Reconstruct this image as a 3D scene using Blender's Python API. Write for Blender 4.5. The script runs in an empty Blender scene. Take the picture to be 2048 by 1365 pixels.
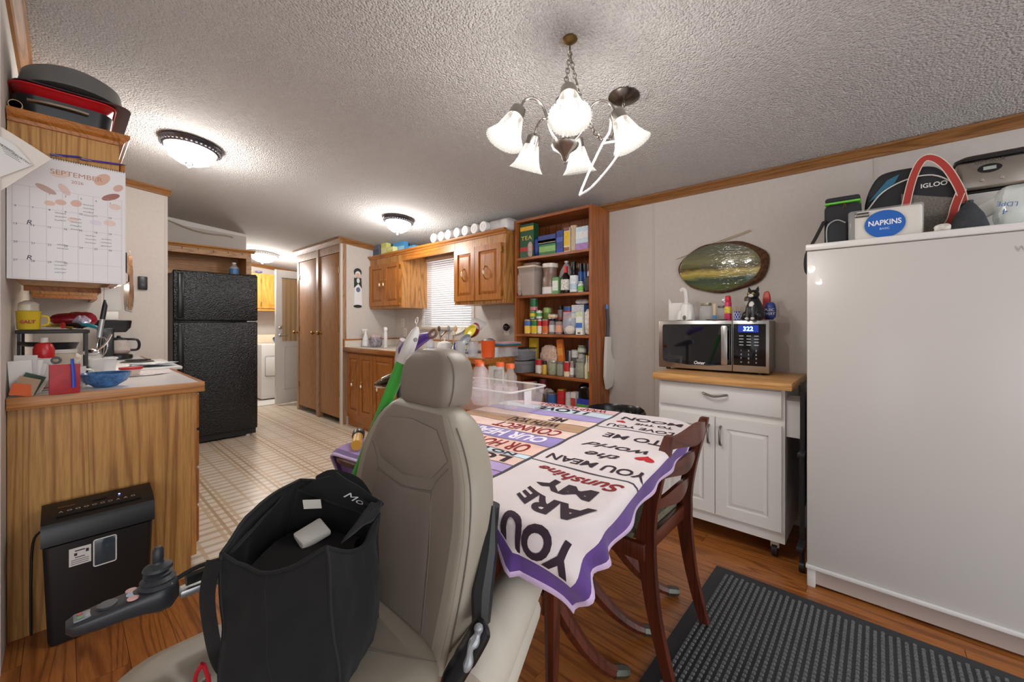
import bpy, bmesh, math, random
from mathutils import Vector, Matrix, Euler, noise as mnoise
random.seed(7)
SC = bpy.context.scene
COL = SC.collection
PI = math.pi

# ---------------------------------------------------------------- camera
# right wall runs along +Y, the end panels run along +X; camera above the origin
F, CX, CY, H = 812.0, 1024.0, 648.0, 1.18
YAW = math.atan2(734, 812)
FW = (math.cos(YAW), math.sin(YAW)); RT = (math.sin(YAW), -math.cos(YAW))
cam = bpy.data.cameras.new('camera'); cam.sensor_width = 36; cam.lens = F / 2048 * 36
cam.shift_y = -(682.5 - CY) / 2048; cam.clip_start = 0.02
camo = bpy.data.objects.new('camera', cam); COL.objects.link(camo)
camo.location = (0, 0, H); camo.rotation_euler = (PI / 2, 0, YAW - PI / 2)
SC.camera = camo

# ---------------------------------------------------------------- light, exposure
w = bpy.data.worlds.new('world'); SC.world = w; w.use_nodes = True
w.node_tree.nodes['Background'].inputs[0].default_value = (0.93, 0.96, 1.0, 1)
w.node_tree.nodes['Background'].inputs[1].default_value = 1.6
SC.view_settings.view_transform = 'Standard'; SC.view_settings.look = 'None'
SC.view_settings.exposure = 0.88; SC.view_settings.gamma = 1; SC.view_settings.use_curve_mapping = False

def ray(u, v):
    return (FW[0]*F + RT[0]*(u-CX), FW[1]*F + RT[1]*(u-CX), CY - v)
def P(u, v, x=None, y=None, z=None):
    d = ray(u, v)
    if x is not None: t = x / d[0]
    elif y is not None: t = y / d[1]
    else: t = (z - H) / d[2]
    return Vector((d[0]*t, d[1]*t, H + d[2]*t))

# ---------------------------------------------------------------- materials
def lin(h):
    h = h.lstrip('#')
    c = [int(h[i:i+2], 16) / 255 for i in (0, 2, 4)]
    return tuple(x/12.92 if x <= .04045 else ((x+.055)/1.055)**2.4 for x in c) + (1,)
def mixc(a, b, t):
    a = lin(a); b = lin(b); return tuple(x+(y-x)*t for x, y in zip(a, b))
MC = {}
def newmat(key):
    m = bpy.data.materials.new(key[:60]); m.use_nodes = True
    MC[key] = m
    nt = m.node_tree
    return m, nt, nt.nodes['Principled BSDF']
def nd(nt, typ, **k):
    n = nt.nodes.new(typ)
    for a, b in k.items(): setattr(n, a, b)
    return n
def coords(nt, scale=(1, 1, 1), kind='Object', rnd=False):
    tc = nd(nt, 'ShaderNodeTexCoord'); mp = nd(nt, 'ShaderNodeMapping')
    nt.links.new(tc.outputs[kind], mp.inputs[0]); mp.inputs['Scale'].default_value = scale
    if rnd:
        oi = nd(nt, 'ShaderNodeObjectInfo'); ml = nd(nt, 'ShaderNodeMath', operation='MULTIPLY')
        nt.links.new(oi.outputs['Random'], ml.inputs[0]); ml.inputs[1].default_value = 37.0
        cb = nd(nt, 'ShaderNodeCombineXYZ')
        for i in range(3): nt.links.new(ml.outputs[0], cb.inputs[i])
        nt.links.new(cb.outputs[0], mp.inputs['Location'])
    return mp.outputs[0]
def ramp(nt, fac, stops):
    r = nd(nt, 'ShaderNodeValToRGB')
    el = r.color_ramp.elements
    while len(el) < len(stops): el.new(0.5)
    for e, (p, c) in zip(el, stops): e.position = p; e.color = c
    nt.links.new(fac, r.inputs[0]); return r.outputs[0]
def bump(nt, b, h, strength=.3, dist=.002):
    n = nd(nt, 'ShaderNodeBump'); n.inputs['Strength'].default_value = strength
    n.inputs['Distance'].default_value = dist
    nt.links.new(h, n.inputs['Height']); nt.links.new(n.outputs[0], b.inputs['Normal'])
def noise(nt, vec, scale=5, detail=4, rough=.55, dist=0):
    n = nd(nt, 'ShaderNodeTexNoise'); nt.links.new(vec, n.inputs['Vector'])
    n.inputs['Scale'].default_value = scale; n.inputs['Detail'].default_value = detail
    n.inputs['Roughness'].default_value = rough; n.inputs['Distortion'].default_value = dist
    return n.outputs[0]
def M(c, rough=.5, metal=0.0, var=0.0, vs=8.0, bmp=0.0, bs=60.0, coat=0.0, bd=.002, sheen=0.0):
    """plain paint / plastic / cloth with a little colour variation and fine relief"""
    key = 'm%s_%g_%g_%g_%g_%g_%g_%g_%g_%g' % (c, rough, metal, var, vs, bmp, bs, coat, bd, sheen)
    if key in MC: return MC[key]
    m, nt, b = newmat(key)
    b.inputs['Base Color'].default_value = lin(c); b.inputs['Roughness'].default_value = rough
    b.inputs['Metallic'].default_value = metal; b.inputs['Coat Weight'].default_value = coat
    b.inputs['Sheen Weight'].default_value = sheen
    if var or bmp:
        vec = coords(nt)
        if var:
            a = lin(c); lo = tuple(x*(1-var) for x in a[:3])+(1,); hi = tuple(min(1, x*(1+var)) for x in a[:3])+(1,)
            nt.links.new(ramp(nt, noise(nt, vec, vs, 5), [(.3, lo), (.7, hi)]), b.inputs['Base Color'])
        if bmp: bump(nt, b, noise(nt, vec, bs, 3), bmp, bd)
    return m
def wood(c1, c2, axis='z', s=14.0, rough=.42, rings=1.0, coat=.12, rnd=False, key='', st=.07):
    k = 'w%s%s%s%g%g%g%s%s%g%g' % (c1, c2, axis, s, rough, rings, rnd, key, st, coat)
    if k in MC: return MC[k]
    m, nt, b = newmat(k)
    sc = {'x': (st, 1, 1), 'y': (1, st, 1), 'z': (1, 1, st)}[axis]
    vec = coords(nt, sc, rnd=rnd)
    n1 = noise(nt, vec, s*.45, 2, .45, .6)
    wv = nd(nt, 'ShaderNodeMath', operation='MULTIPLY'); nt.links.new(n1, wv.inputs[0]); wv.inputs[1].default_value = 95*rings
    sn = nd(nt, 'ShaderNodeMath', operation='SINE'); nt.links.new(wv.outputs[0], sn.inputs[0])
    r1 = ramp(nt, sn.outputs[0], [(0, lin(c1)), (.45, mixc(c1, c2, .12)), (1, mixc(c1, c2, .75))])
    fine = noise(nt, vec, s*14, 2, .6)
    mx = nd(nt, 'ShaderNodeMixRGB', blend_type='MULTIPLY'); mx.inputs[0].default_value = .55
    nt.links.new(r1, mx.inputs[1])
    nt.links.new(ramp(nt, fine, [(.35, (.55, .5, .45, 1)), (.6, (1, 1, 1, 1))]), mx.inputs[2])
    nt.links.new(mx.outputs[0], b.inputs['Base Color'])
    b.inputs['Roughness'].default_value = rough; b.inputs['Coat Weight'].default_value = coat
    b.inputs['Coat Roughness'].default_value = .25
    bump(nt, b, fine, .12, .001)
    return m
def glass(c='#ffffff', rough=.03, alpha=.25, key='g'):
    """thin clear plastic / glass: see-through with a gloss"""
    k = 'g%s%g%g' % (c, rough, alpha)
    if k in MC: return MC[k]
    m, nt, b = newmat(k)
    b.inputs['Base Color'].default_value = lin(c); b.inputs['Roughness'].default_value = rough
    b.inputs['Alpha'].default_value = alpha; b.inputs['Specular IOR Level'].default_value = .8
    return m
def emit(c, s):
    k = 'e%s%g' % (c, s)
    if k in MC: return MC[k]
    m, nt, b = newmat(k)
    b.inputs['Base Color'].default_value = lin(c); b.inputs['Emission Color'].default_value = lin(c)
    b.inputs['Emission Strength'].default_value = s
    return m

# ---------------------------------------------------------------- mesh helpers
class G:
    def __init__(s): s.v = []; s.f = []; s.m = []
    def add(s, v, f, mi=0):
        o = len(s.v); s.v += [tuple(p) for p in v]
        s.f += [tuple(i+o for i in q) for q in f]; s.m += [mi]*len(f)
        return s
    def box(s, x0, x1, y0, y1, z0, z1, mi=0):
        v = [(x, y, z) for z in (z0, z1) for y in (y0, y1) for x in (x0, x1)]
        return s.add(v, [(0, 2, 3, 1), (4, 5, 7, 6), (0, 1, 5, 4), (2, 6, 7, 3), (0, 4, 6, 2), (1, 3, 7, 5)], mi)
    def rbox(s, x0, x1, y0, y1, z0, z1, r=.005, seg=2):
        bm = bmesh.new(); bmesh.ops.create_cube(bm, size=1)
        for v in bm.verts:
            v.co = Vector(((x0+x1)/2+v.co.x*(x1-x0), (y0+y1)/2+v.co.y*(y1-y0), (z0+z1)/2+v.co.z*(z1-z0)))
        bmesh.ops.bevel(bm, geom=list(bm.edges), offset=min(r, .49*min(x1-x0, y1-y0, z1-z0)), segments=seg, affect='EDGES', profile=.5)
        bm.verts.index_update()
        s.add([v.co[:] for v in bm.verts], [[v.index for v in f.verts] for f in bm.faces]); bm.free(); return s
    def lathe(s, prof, c=(0, 0, 0), n=18, axis='z', a0=0, mi=0):
        v = []; f = []
        for r, h in prof:
            for i in range(n):
                a = a0 + 2*PI*i/n; p = (r*math.cos(a), r*math.sin(a), h)
                if axis == 'x': p = (p[2], p[0], p[1])
                elif axis == 'y': p = (p[1], p[2], p[0])
                v.append((p[0]+c[0], p[1]+c[1], p[2]+c[2]))
        for j in range(len(prof)-1):
            for i in range(n):
                k = (i+1) % n; f.append((j*n+i, j*n+k, (j+1)*n+k, (j+1)*n+i))
        if prof[0][0] > 1e-5: f.append(tuple(range(n-1, -1, -1)))
        if prof[-1][0] > 1e-5: f.append(tuple(range((len(prof)-1)*n, len(prof)*n)))
        return s.add(v, f, mi)
    def shell(s, prof, c=(0, 0, 0), n=18, axis='z'):
        """open lathe without caps"""
        g = G().lathe(prof, c, n, axis)
        k = (len(prof)-1)*n
        return s.add(g.v, g.f[:k])
    def cyl(s, c, r, h, axis='z', n=16, r2=None):
        return s.lathe([(r, 0), (r if r2 is None else r2, h)], c, n, axis)
    def sph(s, c, rx, ry=None, rz=None, n=16, m=9):
        ry = rx if ry is None else ry; rz = rx if rz is None else rz
        g = G().lathe([(max(1e-6, math.sin(PI*j/m)), -math.cos(PI*j/m)) for j in range(m+1)], n=n)
        return s.add([(c[0]+x*rx, c[1]+y*ry, c[2]+z*rz) for x, y, z in g.v], g.f)
    def tube(s, pts, r=.005, n=8, closed=False, caps=True, flat=1.0):
        pts = [Vector(p) for p in pts]; N = len(pts)
        rs = r if isinstance(r, (list, tuple)) else [r]*N
        v = []; f = []; up = None
        for i, p in enumerate(pts):
            if closed: t = pts[(i+1) % N]-pts[i-1]
            else: t = pts[min(i+1, N-1)]-pts[max(i-1, 0)]
            t = t.normalized() if t.length > 1e-9 else Vector((0, 0, 1))
            if up is None:
                up = Vector((0, 0, 1)) if abs(t.z) < .9 else Vector((1, 0, 0))
            a = up - t*up.dot(t)
            a = a.normalized() if a.length > 1e-6 else t.orthogonal().normalized()
            up = a; b = t.cross(a)
            for k in range(n):
                q = 2*PI*k/n; o = a*math.cos(q)*rs[i]*flat + b*math.sin(q)*rs[i]
                v.append(p+o)
        for i in range(N if closed else N-1):
            j = (i+1) % N
            for k in range(n):
                l = (k+1) % n; f.append((i*n+k, i*n+l, j*n+l, j*n+k))
        if not closed and caps:
            f.append(tuple(range(n-1, -1, -1))); f.append(tuple(range((N-1)*n, N*n)))
        return s.add(v, f)
    def prism(s, poly, a0, a1, axis='z', mi=0):
        """poly: 2-D points in the other two axes (xy, xz or yz)"""
        def q(p, a):
            return {'z': (p[0], p[1], a), 'y': (p[0], a, p[1]), 'x': (a, p[0], p[1])}[axis]
        n = len(poly); v = [q(p, a0) for p in poly]+[q(p, a1) for p in poly]
        f = [tuple(range(n-1, -1, -1)), tuple(range(n, 2*n))]
        f += [(i, (i+1) % n, n+(i+1) % n, n+i) for i in range(n)]
        return s.add(v, f, mi)
    def loft(s, rings, cap0=True, cap1=True):
        n = len(rings[0]); v = [p for r in rings for p in r]; f = []
        for j in range(len(rings)-1):
            for i in range(n):
                k = (i+1) % n; f.append((j*n+i, j*n+k, (j+1)*n+k, (j+1)*n+i))
        if cap0: f.append(tuple(range(n-1, -1, -1)))
        if cap1: f.append(tuple(range((len(rings)-1)*n, len(rings)*n)))
        return s.add(v, f)
    def grid(s, fn, us, vs, mf=None):
        v = [fn(a, b) for b in vs for a in us]; n = len(us); f = []; mi = []
        for j in range(len(vs)-1):
            for i in range(n-1):
                f.append((j*n+i, j*n+i+1, (j+1)*n+i+1, (j+1)*n+i))
                mi.append(mf((us[i]+us[i+1])/2, (vs[j]+vs[j+1])/2) if mf else 0)
        o = len(s.v); s.v += [tuple(p) for p in v]; s.f += [tuple(i+o for i in q) for q in f]; s.m += mi
        return s
    def xf(s, mat):
        s.v = [tuple(mat @ Vector(p)) for p in s.v]; return s
    def join(s, g, mi=None): return s.add(g.v, g.f) if mi is None else s.add(g.v, g.f, mi)
def TR(loc=(0, 0, 0), rx=0, ry=0, rz=0):
    return Matrix.Translation(loc) @ Euler((rx, ry, rz)).to_matrix().to_4x4()
def lins(a, b, n): return [a+(b-a)*i/(n-1) for i in range(n)]
def rring(x0, x1, y0, y1, r, z=0, k=4):
    """rounded rectangle ring in XY"""
    r = min(r, (x1-x0)/2-1e-5, (y1-y0)/2-1e-5); o = []
    for cx, cy, a in ((x1-r, y1-r, 0), (x0+r, y1-r, 90), (x0+r, y0+r, 180), (x1-r, y0+r, 270)):
        for i in range(k+1):
            t = math.radians(a+90*i/k); o.append((cx+r*math.cos(t), cy+r*math.sin(t), z))
    return o
def catmull(pts, m=5):
    pts = [Vector(p) for p in pts]; o = []
    for i in range(len(pts)-1):
        a = pts[max(i-1, 0)]; b = pts[i]; c = pts[i+1]; d = pts[min(i+2, len(pts)-1)]
        for k in range(m):
            t = k/m
            o.append(.5*((2*b)+(c-a)*t+(2*a-5*b+4*c-d)*t*t+(3*b-a-3*c+d)*t**3))
    o.append(pts[-1]); return o
def crumple(g, amp, sc, seed=0):
    o = []
    for p in g.v:
        q = Vector(p)*sc+Vector((seed*3.1, seed*1.7, seed*.9))
        n = mnoise.noise_vector(q)+.5*mnoise.noise_vector(q*2.3)
        o.append(tuple(Vector(p)+n*amp))
    g.v = o; return g

def obj(name, g, mat, parent=None, smooth=True, ang=35, loc=None, rz=0):
    me = bpy.data.meshes.new(name); me.from_pydata(g.v, [], g.f); 
    mats = mat if isinstance(mat, (list, tuple)) else [mat]
    for m in mats: me.materials.append(m)
    if len(mats) > 1:
        for p, i in zip(me.polygons, g.m): p.material_index = i
    bm = bmesh.new(); bm.from_mesh(me); bmesh.ops.recalc_face_normals(bm, faces=bm.faces); bm.to_mesh(me); bm.free()
    if smooth:
        me.shade_smooth(); me.set_sharp_from_angle(angle=math.radians(ang))
    o = bpy.data.objects.new(name, me); COL.objects.link(o)
    if parent: o.parent = parent
    if loc is not None: o.location = loc
    if rz: o.rotation_euler[2] = rz
    return o
def tag(o, label, cat, group=None):
    o['label'] = label; o['category'] = cat
    if group: o['group'] = group
    return o
def thing(name, label, cat, loc=(0, 0, 0), rz=0, group=None):
    o = bpy.data.objects.new(name, None); COL.objects.link(o); o.location = loc; o.rotation_euler[2] = rz
    o.empty_display_size = .05
    return tag(o, label, cat, group)
def struct(name, g, mat, parent=None, smooth=False):
    o = obj(name, g, mat, parent, smooth)
    if not parent: o['kind'] = 'structure'
    return o
def txt(s, size, width=None, bold=0.0, shear=0.0):
    """text as a flat mesh in XY, centred on the origin; returns G"""
    cu = bpy.data.curves.new('t', 'FONT'); cu.body = s; cu.size = size; cu.align_x = 'CENTER'; cu.align_y = 'CENTER'
    cu.resolution_u = 4; cu.offset = bold; cu.shear = shear
    o = bpy.data.objects.new('t', cu); COL.objects.link(o)
    bpy.context.view_layer.update()
    me = bpy.data.meshes.new_from_object(o.evaluated_get(bpy.context.evaluated_depsgraph_get()))
    g = G().add([v.co[:] for v in me.vertices], [list(p.vertices) for p in me.polygons])
    bpy.data.objects.remove(o); bpy.data.curves.remove(cu); bpy.data.meshes.remove(me)
    if g.v:
        xs = [p[0] for p in g.v]; ys = [p[1] for p in g.v]; cx = (min(xs)+max(xs))/2; cy = (min(ys)+max(ys))/2
        k = width/(max(xs)-min(xs)) if width else 1
        g.v = [((p[0]-cx)*k, p[1]-cy, 0) for p in g.v]
    return g
# orient flat text: facing -X (reading along -Y), facing -Y (reading along +X)
FX = Matrix(((0, 0, -1, 0), (-1, 0, 0, 0), (0, 1, 0, 0), (0, 0, 0, 1)))
FY = Matrix(((1, 0, 0, 0), (0, 0, -1, 0), (0, 1, 0, 0), (0, 0, 0, 1)))
def txt_at(s, size, loc, face='x', width=None, bold=0.0, shear=0.0, rot=0.0):
    return txt(s, size, width, bold, shear).xf(Matrix.Translation(loc) @ (FX if face == 'x' else FY) @ Matrix.Rotation(rot, 4, 'Z'))

# common materials
OAK = wood('#c08848', '#8f5a26', 'z', 12)
OAKX = wood('#c08848', '#8f5a26', 'x', 12)
OAKY = wood('#c08848', '#8f5a26', 'y', 12)
CAB = wood('#b9742f', '#935418', 'z', 14, .38)
CABY = wood('#b9742f', '#935418', 'y', 14, .38)
TRIMY = wood('#9c6a36', '#74481f', 'y', 14, .55, coat=0)
TRIMX = wood('#9c6a36', '#74481f', 'x', 14, .55, coat=0)
PINE = wood('#ad6632', '#84441c', 'z', 9, .4)
PINEY = wood('#ad6632', '#84441c', 'y', 9, .4)
PANTRY = wood('#b98555', '#946337', 'z', 30, .5, 1.2, coat=.0, st=.04)
WALL = M('#cdc6bf', .75, var=.03, vs=40, bmp=.1, bs=250)
BRASS = M('#b08a45', .25, 1.0)
CHROME = M('#d8d8d8', .15, 1.0)
STEEL = M('#b9b8b5', .28, 1.0)
NICKEL = M('#8f8b84', .3, 1.0)
BLK = M('#18181a', .4)
WHT = M('#eceae6', .4)
# ================================================================ THE SETTING
WR = 2.88; WL = -.14
def zc(x): return 2.112 + .1*(WR-x) if x > -.6 else 2.46 - .09*(-.6-x)
# --- floors
struct('floor', G().box(-4.4, 2.98, -3.2, 2.405, -.06, -.004), M('#5a3218', .6))
FLOOR = bpy.data.objects['floor']
PLANK = wood('#b26f36', '#7f451c', 'y', 9, .33, 1.3, .3, rnd=True)
pw, pl = .127, 1.21
mesh_pl = None
i = 0
for k in range(26):
    x0 = -.35 + k*pw
    if x0 > 2.86: break
    yy = -1.9 + (k*.47 % 1.21)
    while yy < 2.40:
        y1 = min(yy+pl, 2.402)
        ya = max(yy, -1.9)
        g = G().box(0.0006, pw-.0006, 0.0008, y1-ya-.0008, -.004, 0)
        obj('plank', g, PLANK, FLOOR, False, loc=(x0, ya, 0))
        yy += pl
obj('plank_field', G().box(-4.4, -.352, -3.2, 2.402, -.004, -.0005), PLANK, FLOOR, False)
# printed sheet vinyl
m, nt, b = newmat('vinyl')
vec = coords(nt)
sep = nd(nt, 'ShaderNodeSeparateXYZ'); nt.links.new(vec, sep.inputs[0])
def stripe(sock, period, width, off=0.0):
    a = nd(nt, 'ShaderNodeMath', operation='ADD'); nt.links.new(sock, a.inputs[0]); a.inputs[1].default_value = 20+off
    d = nd(nt, 'ShaderNodeMath', operation='DIVIDE'); nt.links.new(a.outputs[0], d.inputs[0]); d.inputs[1].default_value = period
    fr = nd(nt, 'ShaderNodeMath', operation='FRACT'); nt.links.new(d.outputs[0], fr.inputs[0])
    c = nd(nt, 'ShaderNodeMath', operation='LESS_THAN'); nt.links.new(fr.outputs[0], c.inputs[0]); c.inputs[1].default_value = width
    return c.outputs[0]
cur = ramp(nt, noise(nt, vec, 9, 4), [(.3, lin('#e4d9c8')), (.7, lin('#efe7da'))])
for sock, per, wd, off, col, fac in ((sep.outputs[1], .078, .34, 0, '#c6ac88', .75), (sep.outputs[0], .117, .16, 0, '#cdb491', .7),
                                     (sep.outputs[0], .351, .05, .03, '#b3926a', .75), (sep.outputs[0], .351, .05, .085, '#b3926a', .75), (sep.outputs[1], .351, .05, .02, '#c3a681', .6)):
    s_ = stripe(sock, per, wd, off)
    mu = nd(nt, 'ShaderNodeMath', operation='MULTIPLY'); nt.links.new(s_, mu.inputs[0]); mu.inputs[1].default_value = fac
    mx = nd(nt, 'ShaderNodeMixRGB'); nt.links.new(mu.outputs[0], mx.inputs[0]); nt.links.new(cur, mx.inputs[1]); mx.inputs[2].default_value = lin(col)
    cur = mx.outputs[0]
nt.links.new(cur, b.inputs['Base Color']); b.inputs['Roughness'].default_value = .3
struct('floor_kitchen', G().box(-.3, 2.98, 2.40, 8.0, -.06, 0), m)
struct('trim_1', G().box(.42, 2.2, 2.385, 2.425, 0, .004), M('#c9a06a', .4))
# --- ceiling with popcorn texture
m, nt, b = newmat('popcorn')
vec = coords(nt)
vo = nd(nt, 'ShaderNodeTexVoronoi'); nt.links.new(vec, vo.inputs['Vector']); vo.inputs['Scale'].default_value = 115
n1 = noise(nt, vec, 150, 3, .6)
ad = nd(nt, 'ShaderNodeMath', operation='SUBTRACT'); nt.links.new(n1, ad.inputs[0]); nt.links.new(vo.outputs['Distance'], ad.inputs[1])
bump(nt, b, ad.outputs[0], 1.0, .018)
b.inputs['Base Color'].default_value = lin('#ece9e6'); b.inputs['Roughness'].default_value = .9
prof = [(x, zc(x)) for x in (3.0, -.6, -4.4)]
struct('ceiling', G().prism(prof + [(x, z+.06) for x, z in reversed(prof)], -3.2, 8.0, 'y'), m)
# --- right wall with the window opening
WY0, WY1, WZ0, WZ1 = 3.17, 4.0, 1.145, 1.93
g = G().box(WR, WR+.1, -3.2, WY0, 0, zc(WR)+.01).box(WR, WR+.1, WY1, 8, 0, zc(WR)+.01)
g.box(WR, WR+.1, WY0, WY1, 0, WZ0).box(WR, WR+.1, WY0, WY1, WZ1, zc(WR)+.01)
wr = struct('wall_right', g, WALL)
for yb in (P(1307, 500, x=WR).y, P(1752, 350, x=WR).y, -1.2, 2.75, 4.3):
    obj('batten', G().box(WR-.003, WR, yb-.009, yb+.009, 0, 2.07), M('#c6c0b9', .7), wr, False)
def crown(name, p0, p1, nx, ny, h=.055, d=.04, mat=TRIMY):
    """moulding: runs from p0 to p1 along the top of a wall, projecting along (nx, ny)"""
    pr = [(0, -h), (d*.25, -h), (d*.35, -h*.75), (d*.8, -h*.3), (d, -h*.22), (d, 0), (0, 0)]
    r = [[(p[0]+nx*a, p[1]+ny*a, p[2]+c) for a, c in pr] for p in (p0, p1)]
    return struct(name, G().loft(r), mat)
crown('trim_2', (WR, -3.2, zc(WR)), (WR, 4.63, zc(WR)), -1, 0)
# window: frame, panes, blind
wn = struct('window_1', G().box(WR-.012, WR+.1, WY0-.045, WY0, WZ0-.03, WZ1+.05).box(WR-.012, WR+.1, WY1, WY1+.045, WZ0-.03, WZ1+.05)
            .box(WR-.012, WR+.1, WY0, WY1, WZ1, WZ1+.05), M('#d8d2c8', .5))
obj('window_sill', G().box(WR-.04, WR+.1, WY0-.06, WY1+.06, WZ0-.03, WZ0-.005), M('#c9b8a2', .5), wn, False)
for k in range(2):
    obj('pane', G().box(WR+.075, WR+.08, WY0, WY1, WZ0+k*.393, WZ0+k*.393+.388), glass('#e8f2ff', .02, .12), wn, False)
obj('headrail', G().box(WR-.03, WR+.01, WY0-.03, WY1+.03, WZ1-.035, WZ1+.0), M('#f2f0ee', .4), wn, False)
sl = None
slm = M('#f4f3f5', .5)
for k in range(30):
    z = WZ0+.02 + k*.0247
    if sl is None:
        g = G().box(-.011, .011, WY0-.03, WY1+.03, -.0008, .0008).xf(TR(ry=math.radians(62)))
        sl = obj('blind_slat', g, slm, wn, False, loc=(WR-.014, 0, z)); 
    else:
        c = sl.copy(); COL.objects.link(c); c.location = (WR-.014, 0, z)
obj('bottom_rail', G().rbox(WR-.028, WR-.004, WY0-.03, WY1+.03, WZ0-.012, WZ0+.008, .004), M('#f2f0ee', .4), wn)
for yy in (WY0+.12, WY1-.12):
    obj('blind_cord', G().tube([(WR-.03, yy, WZ1-.03), (WR-.03, yy, WZ0)], .0012, 5), WHT, wn)
# --- left wall (beside the counter), stub wall beside the refrigerator, alcove wall, laundry shell
struct('wall_left', G().box(WL-.1, WL, 2.18, 8, 0, 2.41), WALL)
crown('trim_3', (WL, 2.18, zc(WL)-.004), (WL, 4.58, zc(WL)-.004), 1, 0, .06, .045)
def slopewall(name, x0, x1, y0, y1, z0=0.0):
    return struct(name, G().prism([(x0, z0), (x1, z0), (x1, zc(x1)+.01), (x0, zc(x0)+.01)], y0, y1, 'y'), WALL)
SY = 4.58
ws = slopewall('wall_stub', WL, .605, SY, SY+.09)
obj('batten', G().box(.59, .61, SY-.003, SY, 0, zc(.6)), M('#c6c0b9', .7), ws, False)
crown('trim_4', (WL, SY, zc(WL)), (.63, SY, zc(.63)), 0, -1, mat=TRIMX)
wa = slopewall('wall_alcove', .5, 1.48, 5.65, 5.74)
obj('top_strip', G().prism([(.62, zc(.62)-.07), (1.475, zc(1.475)-.03), (1.475, zc(1.475)), (.62, zc(.62))], 5.64, 5.65, 'y'), M('#e9e6e0', .7), wa, False)
slopewall('wall_laundry', -.2, WR, 7.72, 7.8)
crown('trim_5', (.6, 7.72, zc(.6)), (WR, 7.72, zc(WR)), 0, -1, mat=TRIMX)
# far living room wall behind the camera, with the window whose blinds mirror in the microwave
g = G().box(-4.4, -4.3, -3.2, -.3, 0, 2.2).box(-4.4, -4.3, 1.1, 2.6, 0, 2.2).box(-4.4, -4.3, -.3, 1.1, 1.98, 2.2)
struct('wall_back', g, WALL)
struct('wall_living', G().box(-4.4, WL-.1, 2.3, 2.4, 0, 2.2), WALL)
wb = struct('window_2', G().box(-4.4, -4.3, -.34, -.3, 0, 2.0).box(-4.4, -4.3, 1.1, 1.14, 0, 2.0).box(-4.4, -4.3, .38, .42, 0, 1.98), WHT)
for k in range(13):
    yb = -.27+k*.108
    obj('blind_slat', G().box(-.001, .001, -.044, .044, .03, 1.95).xf(TR(rz=math.radians(35))), M('#e6ebf2', .5), wb, False, loc=(-4.25, yb, 0))
# --- pantry closet: side wall, front frame, two tall doors
PX, PY0, PY1 = 2.17, 4.637, 5.96
pt = zc(PX)
struct('wall_pantry', G().prism([(PX+.061, 0), (WR, 0), (WR, zc(WR)+.005), (PX+.061, zc(PX+.061)+.005)], PY0, PY0+.06, 'y')
       .box(PX+.061, WR, PY1-.05, PY1, 0, zc(WR)), WALL)
fr = struct('trim_6', G().box(PX, PX+.06, PY0, PY0+.05, 0, pt).box(PX, PX+.06, PY1-.05, PY1, 0, pt).box(PX-.008, PX+.06, 5.255, 5.315, 0, pt)
            .box(PX, PX+.06, PY0+.05, PY1-.05, pt-.16, pt), wood('#b08a68', '#8d6644', 'z', 16))
crown('trim_7', (PX, PY0-.03, pt), (PX, PY1+.02, pt), -1, 0, .07, .05)
crown('trim_8', (PX-.01, PY0, pt), (WR, PY0, zc(WR)), 0, -1, .06, .04, TRIMX)
struct('trim_9', G().box(PX-.012, PX+.012, PY0-.012, PY0+.02, 0, pt-.07), M('#cfc6ba', .6))
def knob(par, x, y, z, s=1.0):
    obj('knob', G().lathe([(.022*s, 0), (.022*s, -.004), (.008*s, -.008), (.008*s, -.028), (.02*s, -.036), (.024*s, -.05), (.016*s, -.062), (0, -.064)], (x, y, z), 14, 'x'), BRASS, par)
for n, (ya, yb, ky) in enumerate(((4.695, 5.25, 5.20), (5.32, 5.905, 5.37))):
    d = struct('door_%d' % (n+1), G().rbox(PX+.006, PX+.03, ya, yb, .07, pt-.165, .003), PANTRY, smooth=True)
    d['kind'] = 'structure'
    knob(d, PX+.006, ky, 1.06)
    hy = ya+.006 if n == 0 else yb-.006
    for hz in (.32, 1.08, 1.78): obj('hinge', G().box(PX-.002, PX+.008, hy-.008, hy+.008, hz, hz+.07), BRASS, d, False)
knob(fr, PX-.0, PY1-.012, 1.06)
# open exterior door by the laundry, with curtain
dr = struct('door_3', G().rbox(0, .5, -.02, .02, .02, 1.96, .003), M('#dcd8d6', .4), smooth=True)
dr.location = (2.05, 6.44, 0); dr.rotation_euler[2] = math.radians(9)
for z0, z1 in ((.22, .85),):
    g = G()
    for a, bq, c, e in ((.12, .4, z0, z0+.012), (.12, .4, z1-.012, z1), (.12, .132, z0, z1), (.388, .4, z0, z1)): g.box(a, bq, -.025, -.02, c, e)
    obj('moulding', g, M('#cfcac8', .4), dr, False)
obj('door_glass', G().box(.1, .42, -.023, -.02, 1.0, 1.85), M('#aeb9c4', .15), dr, False)
def curt(a, bq): return (a, -.034+.008*math.sin(a*95), bq)
obj('curtain', G().grid(curt, lins(.085, .47, 40), lins(.93, 1.84, 3)), M('#b59872', .8), dr)
obj('curtain_rod', G().tube([(.07, -.036, 1.845), (.48, -.036, 1.845)], .005), NICKEL, dr)
for hz in (1.02, 1.13):
    obj('lock_rose', G().lathe([(.03, -.02), (.03, -.028), (.018, -.036), (0, -.037)], (.055, 0, hz), 16, 'y'), CHROME, dr)
obj('door_handle', G().tube([(.055, -.03, 1.02), (.055, -.055, 1.02), (.07, -.06, 1.018), (.15, -.058, 1.012)], [.009, .009, .009, .006]), CHROME, dr)

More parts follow.
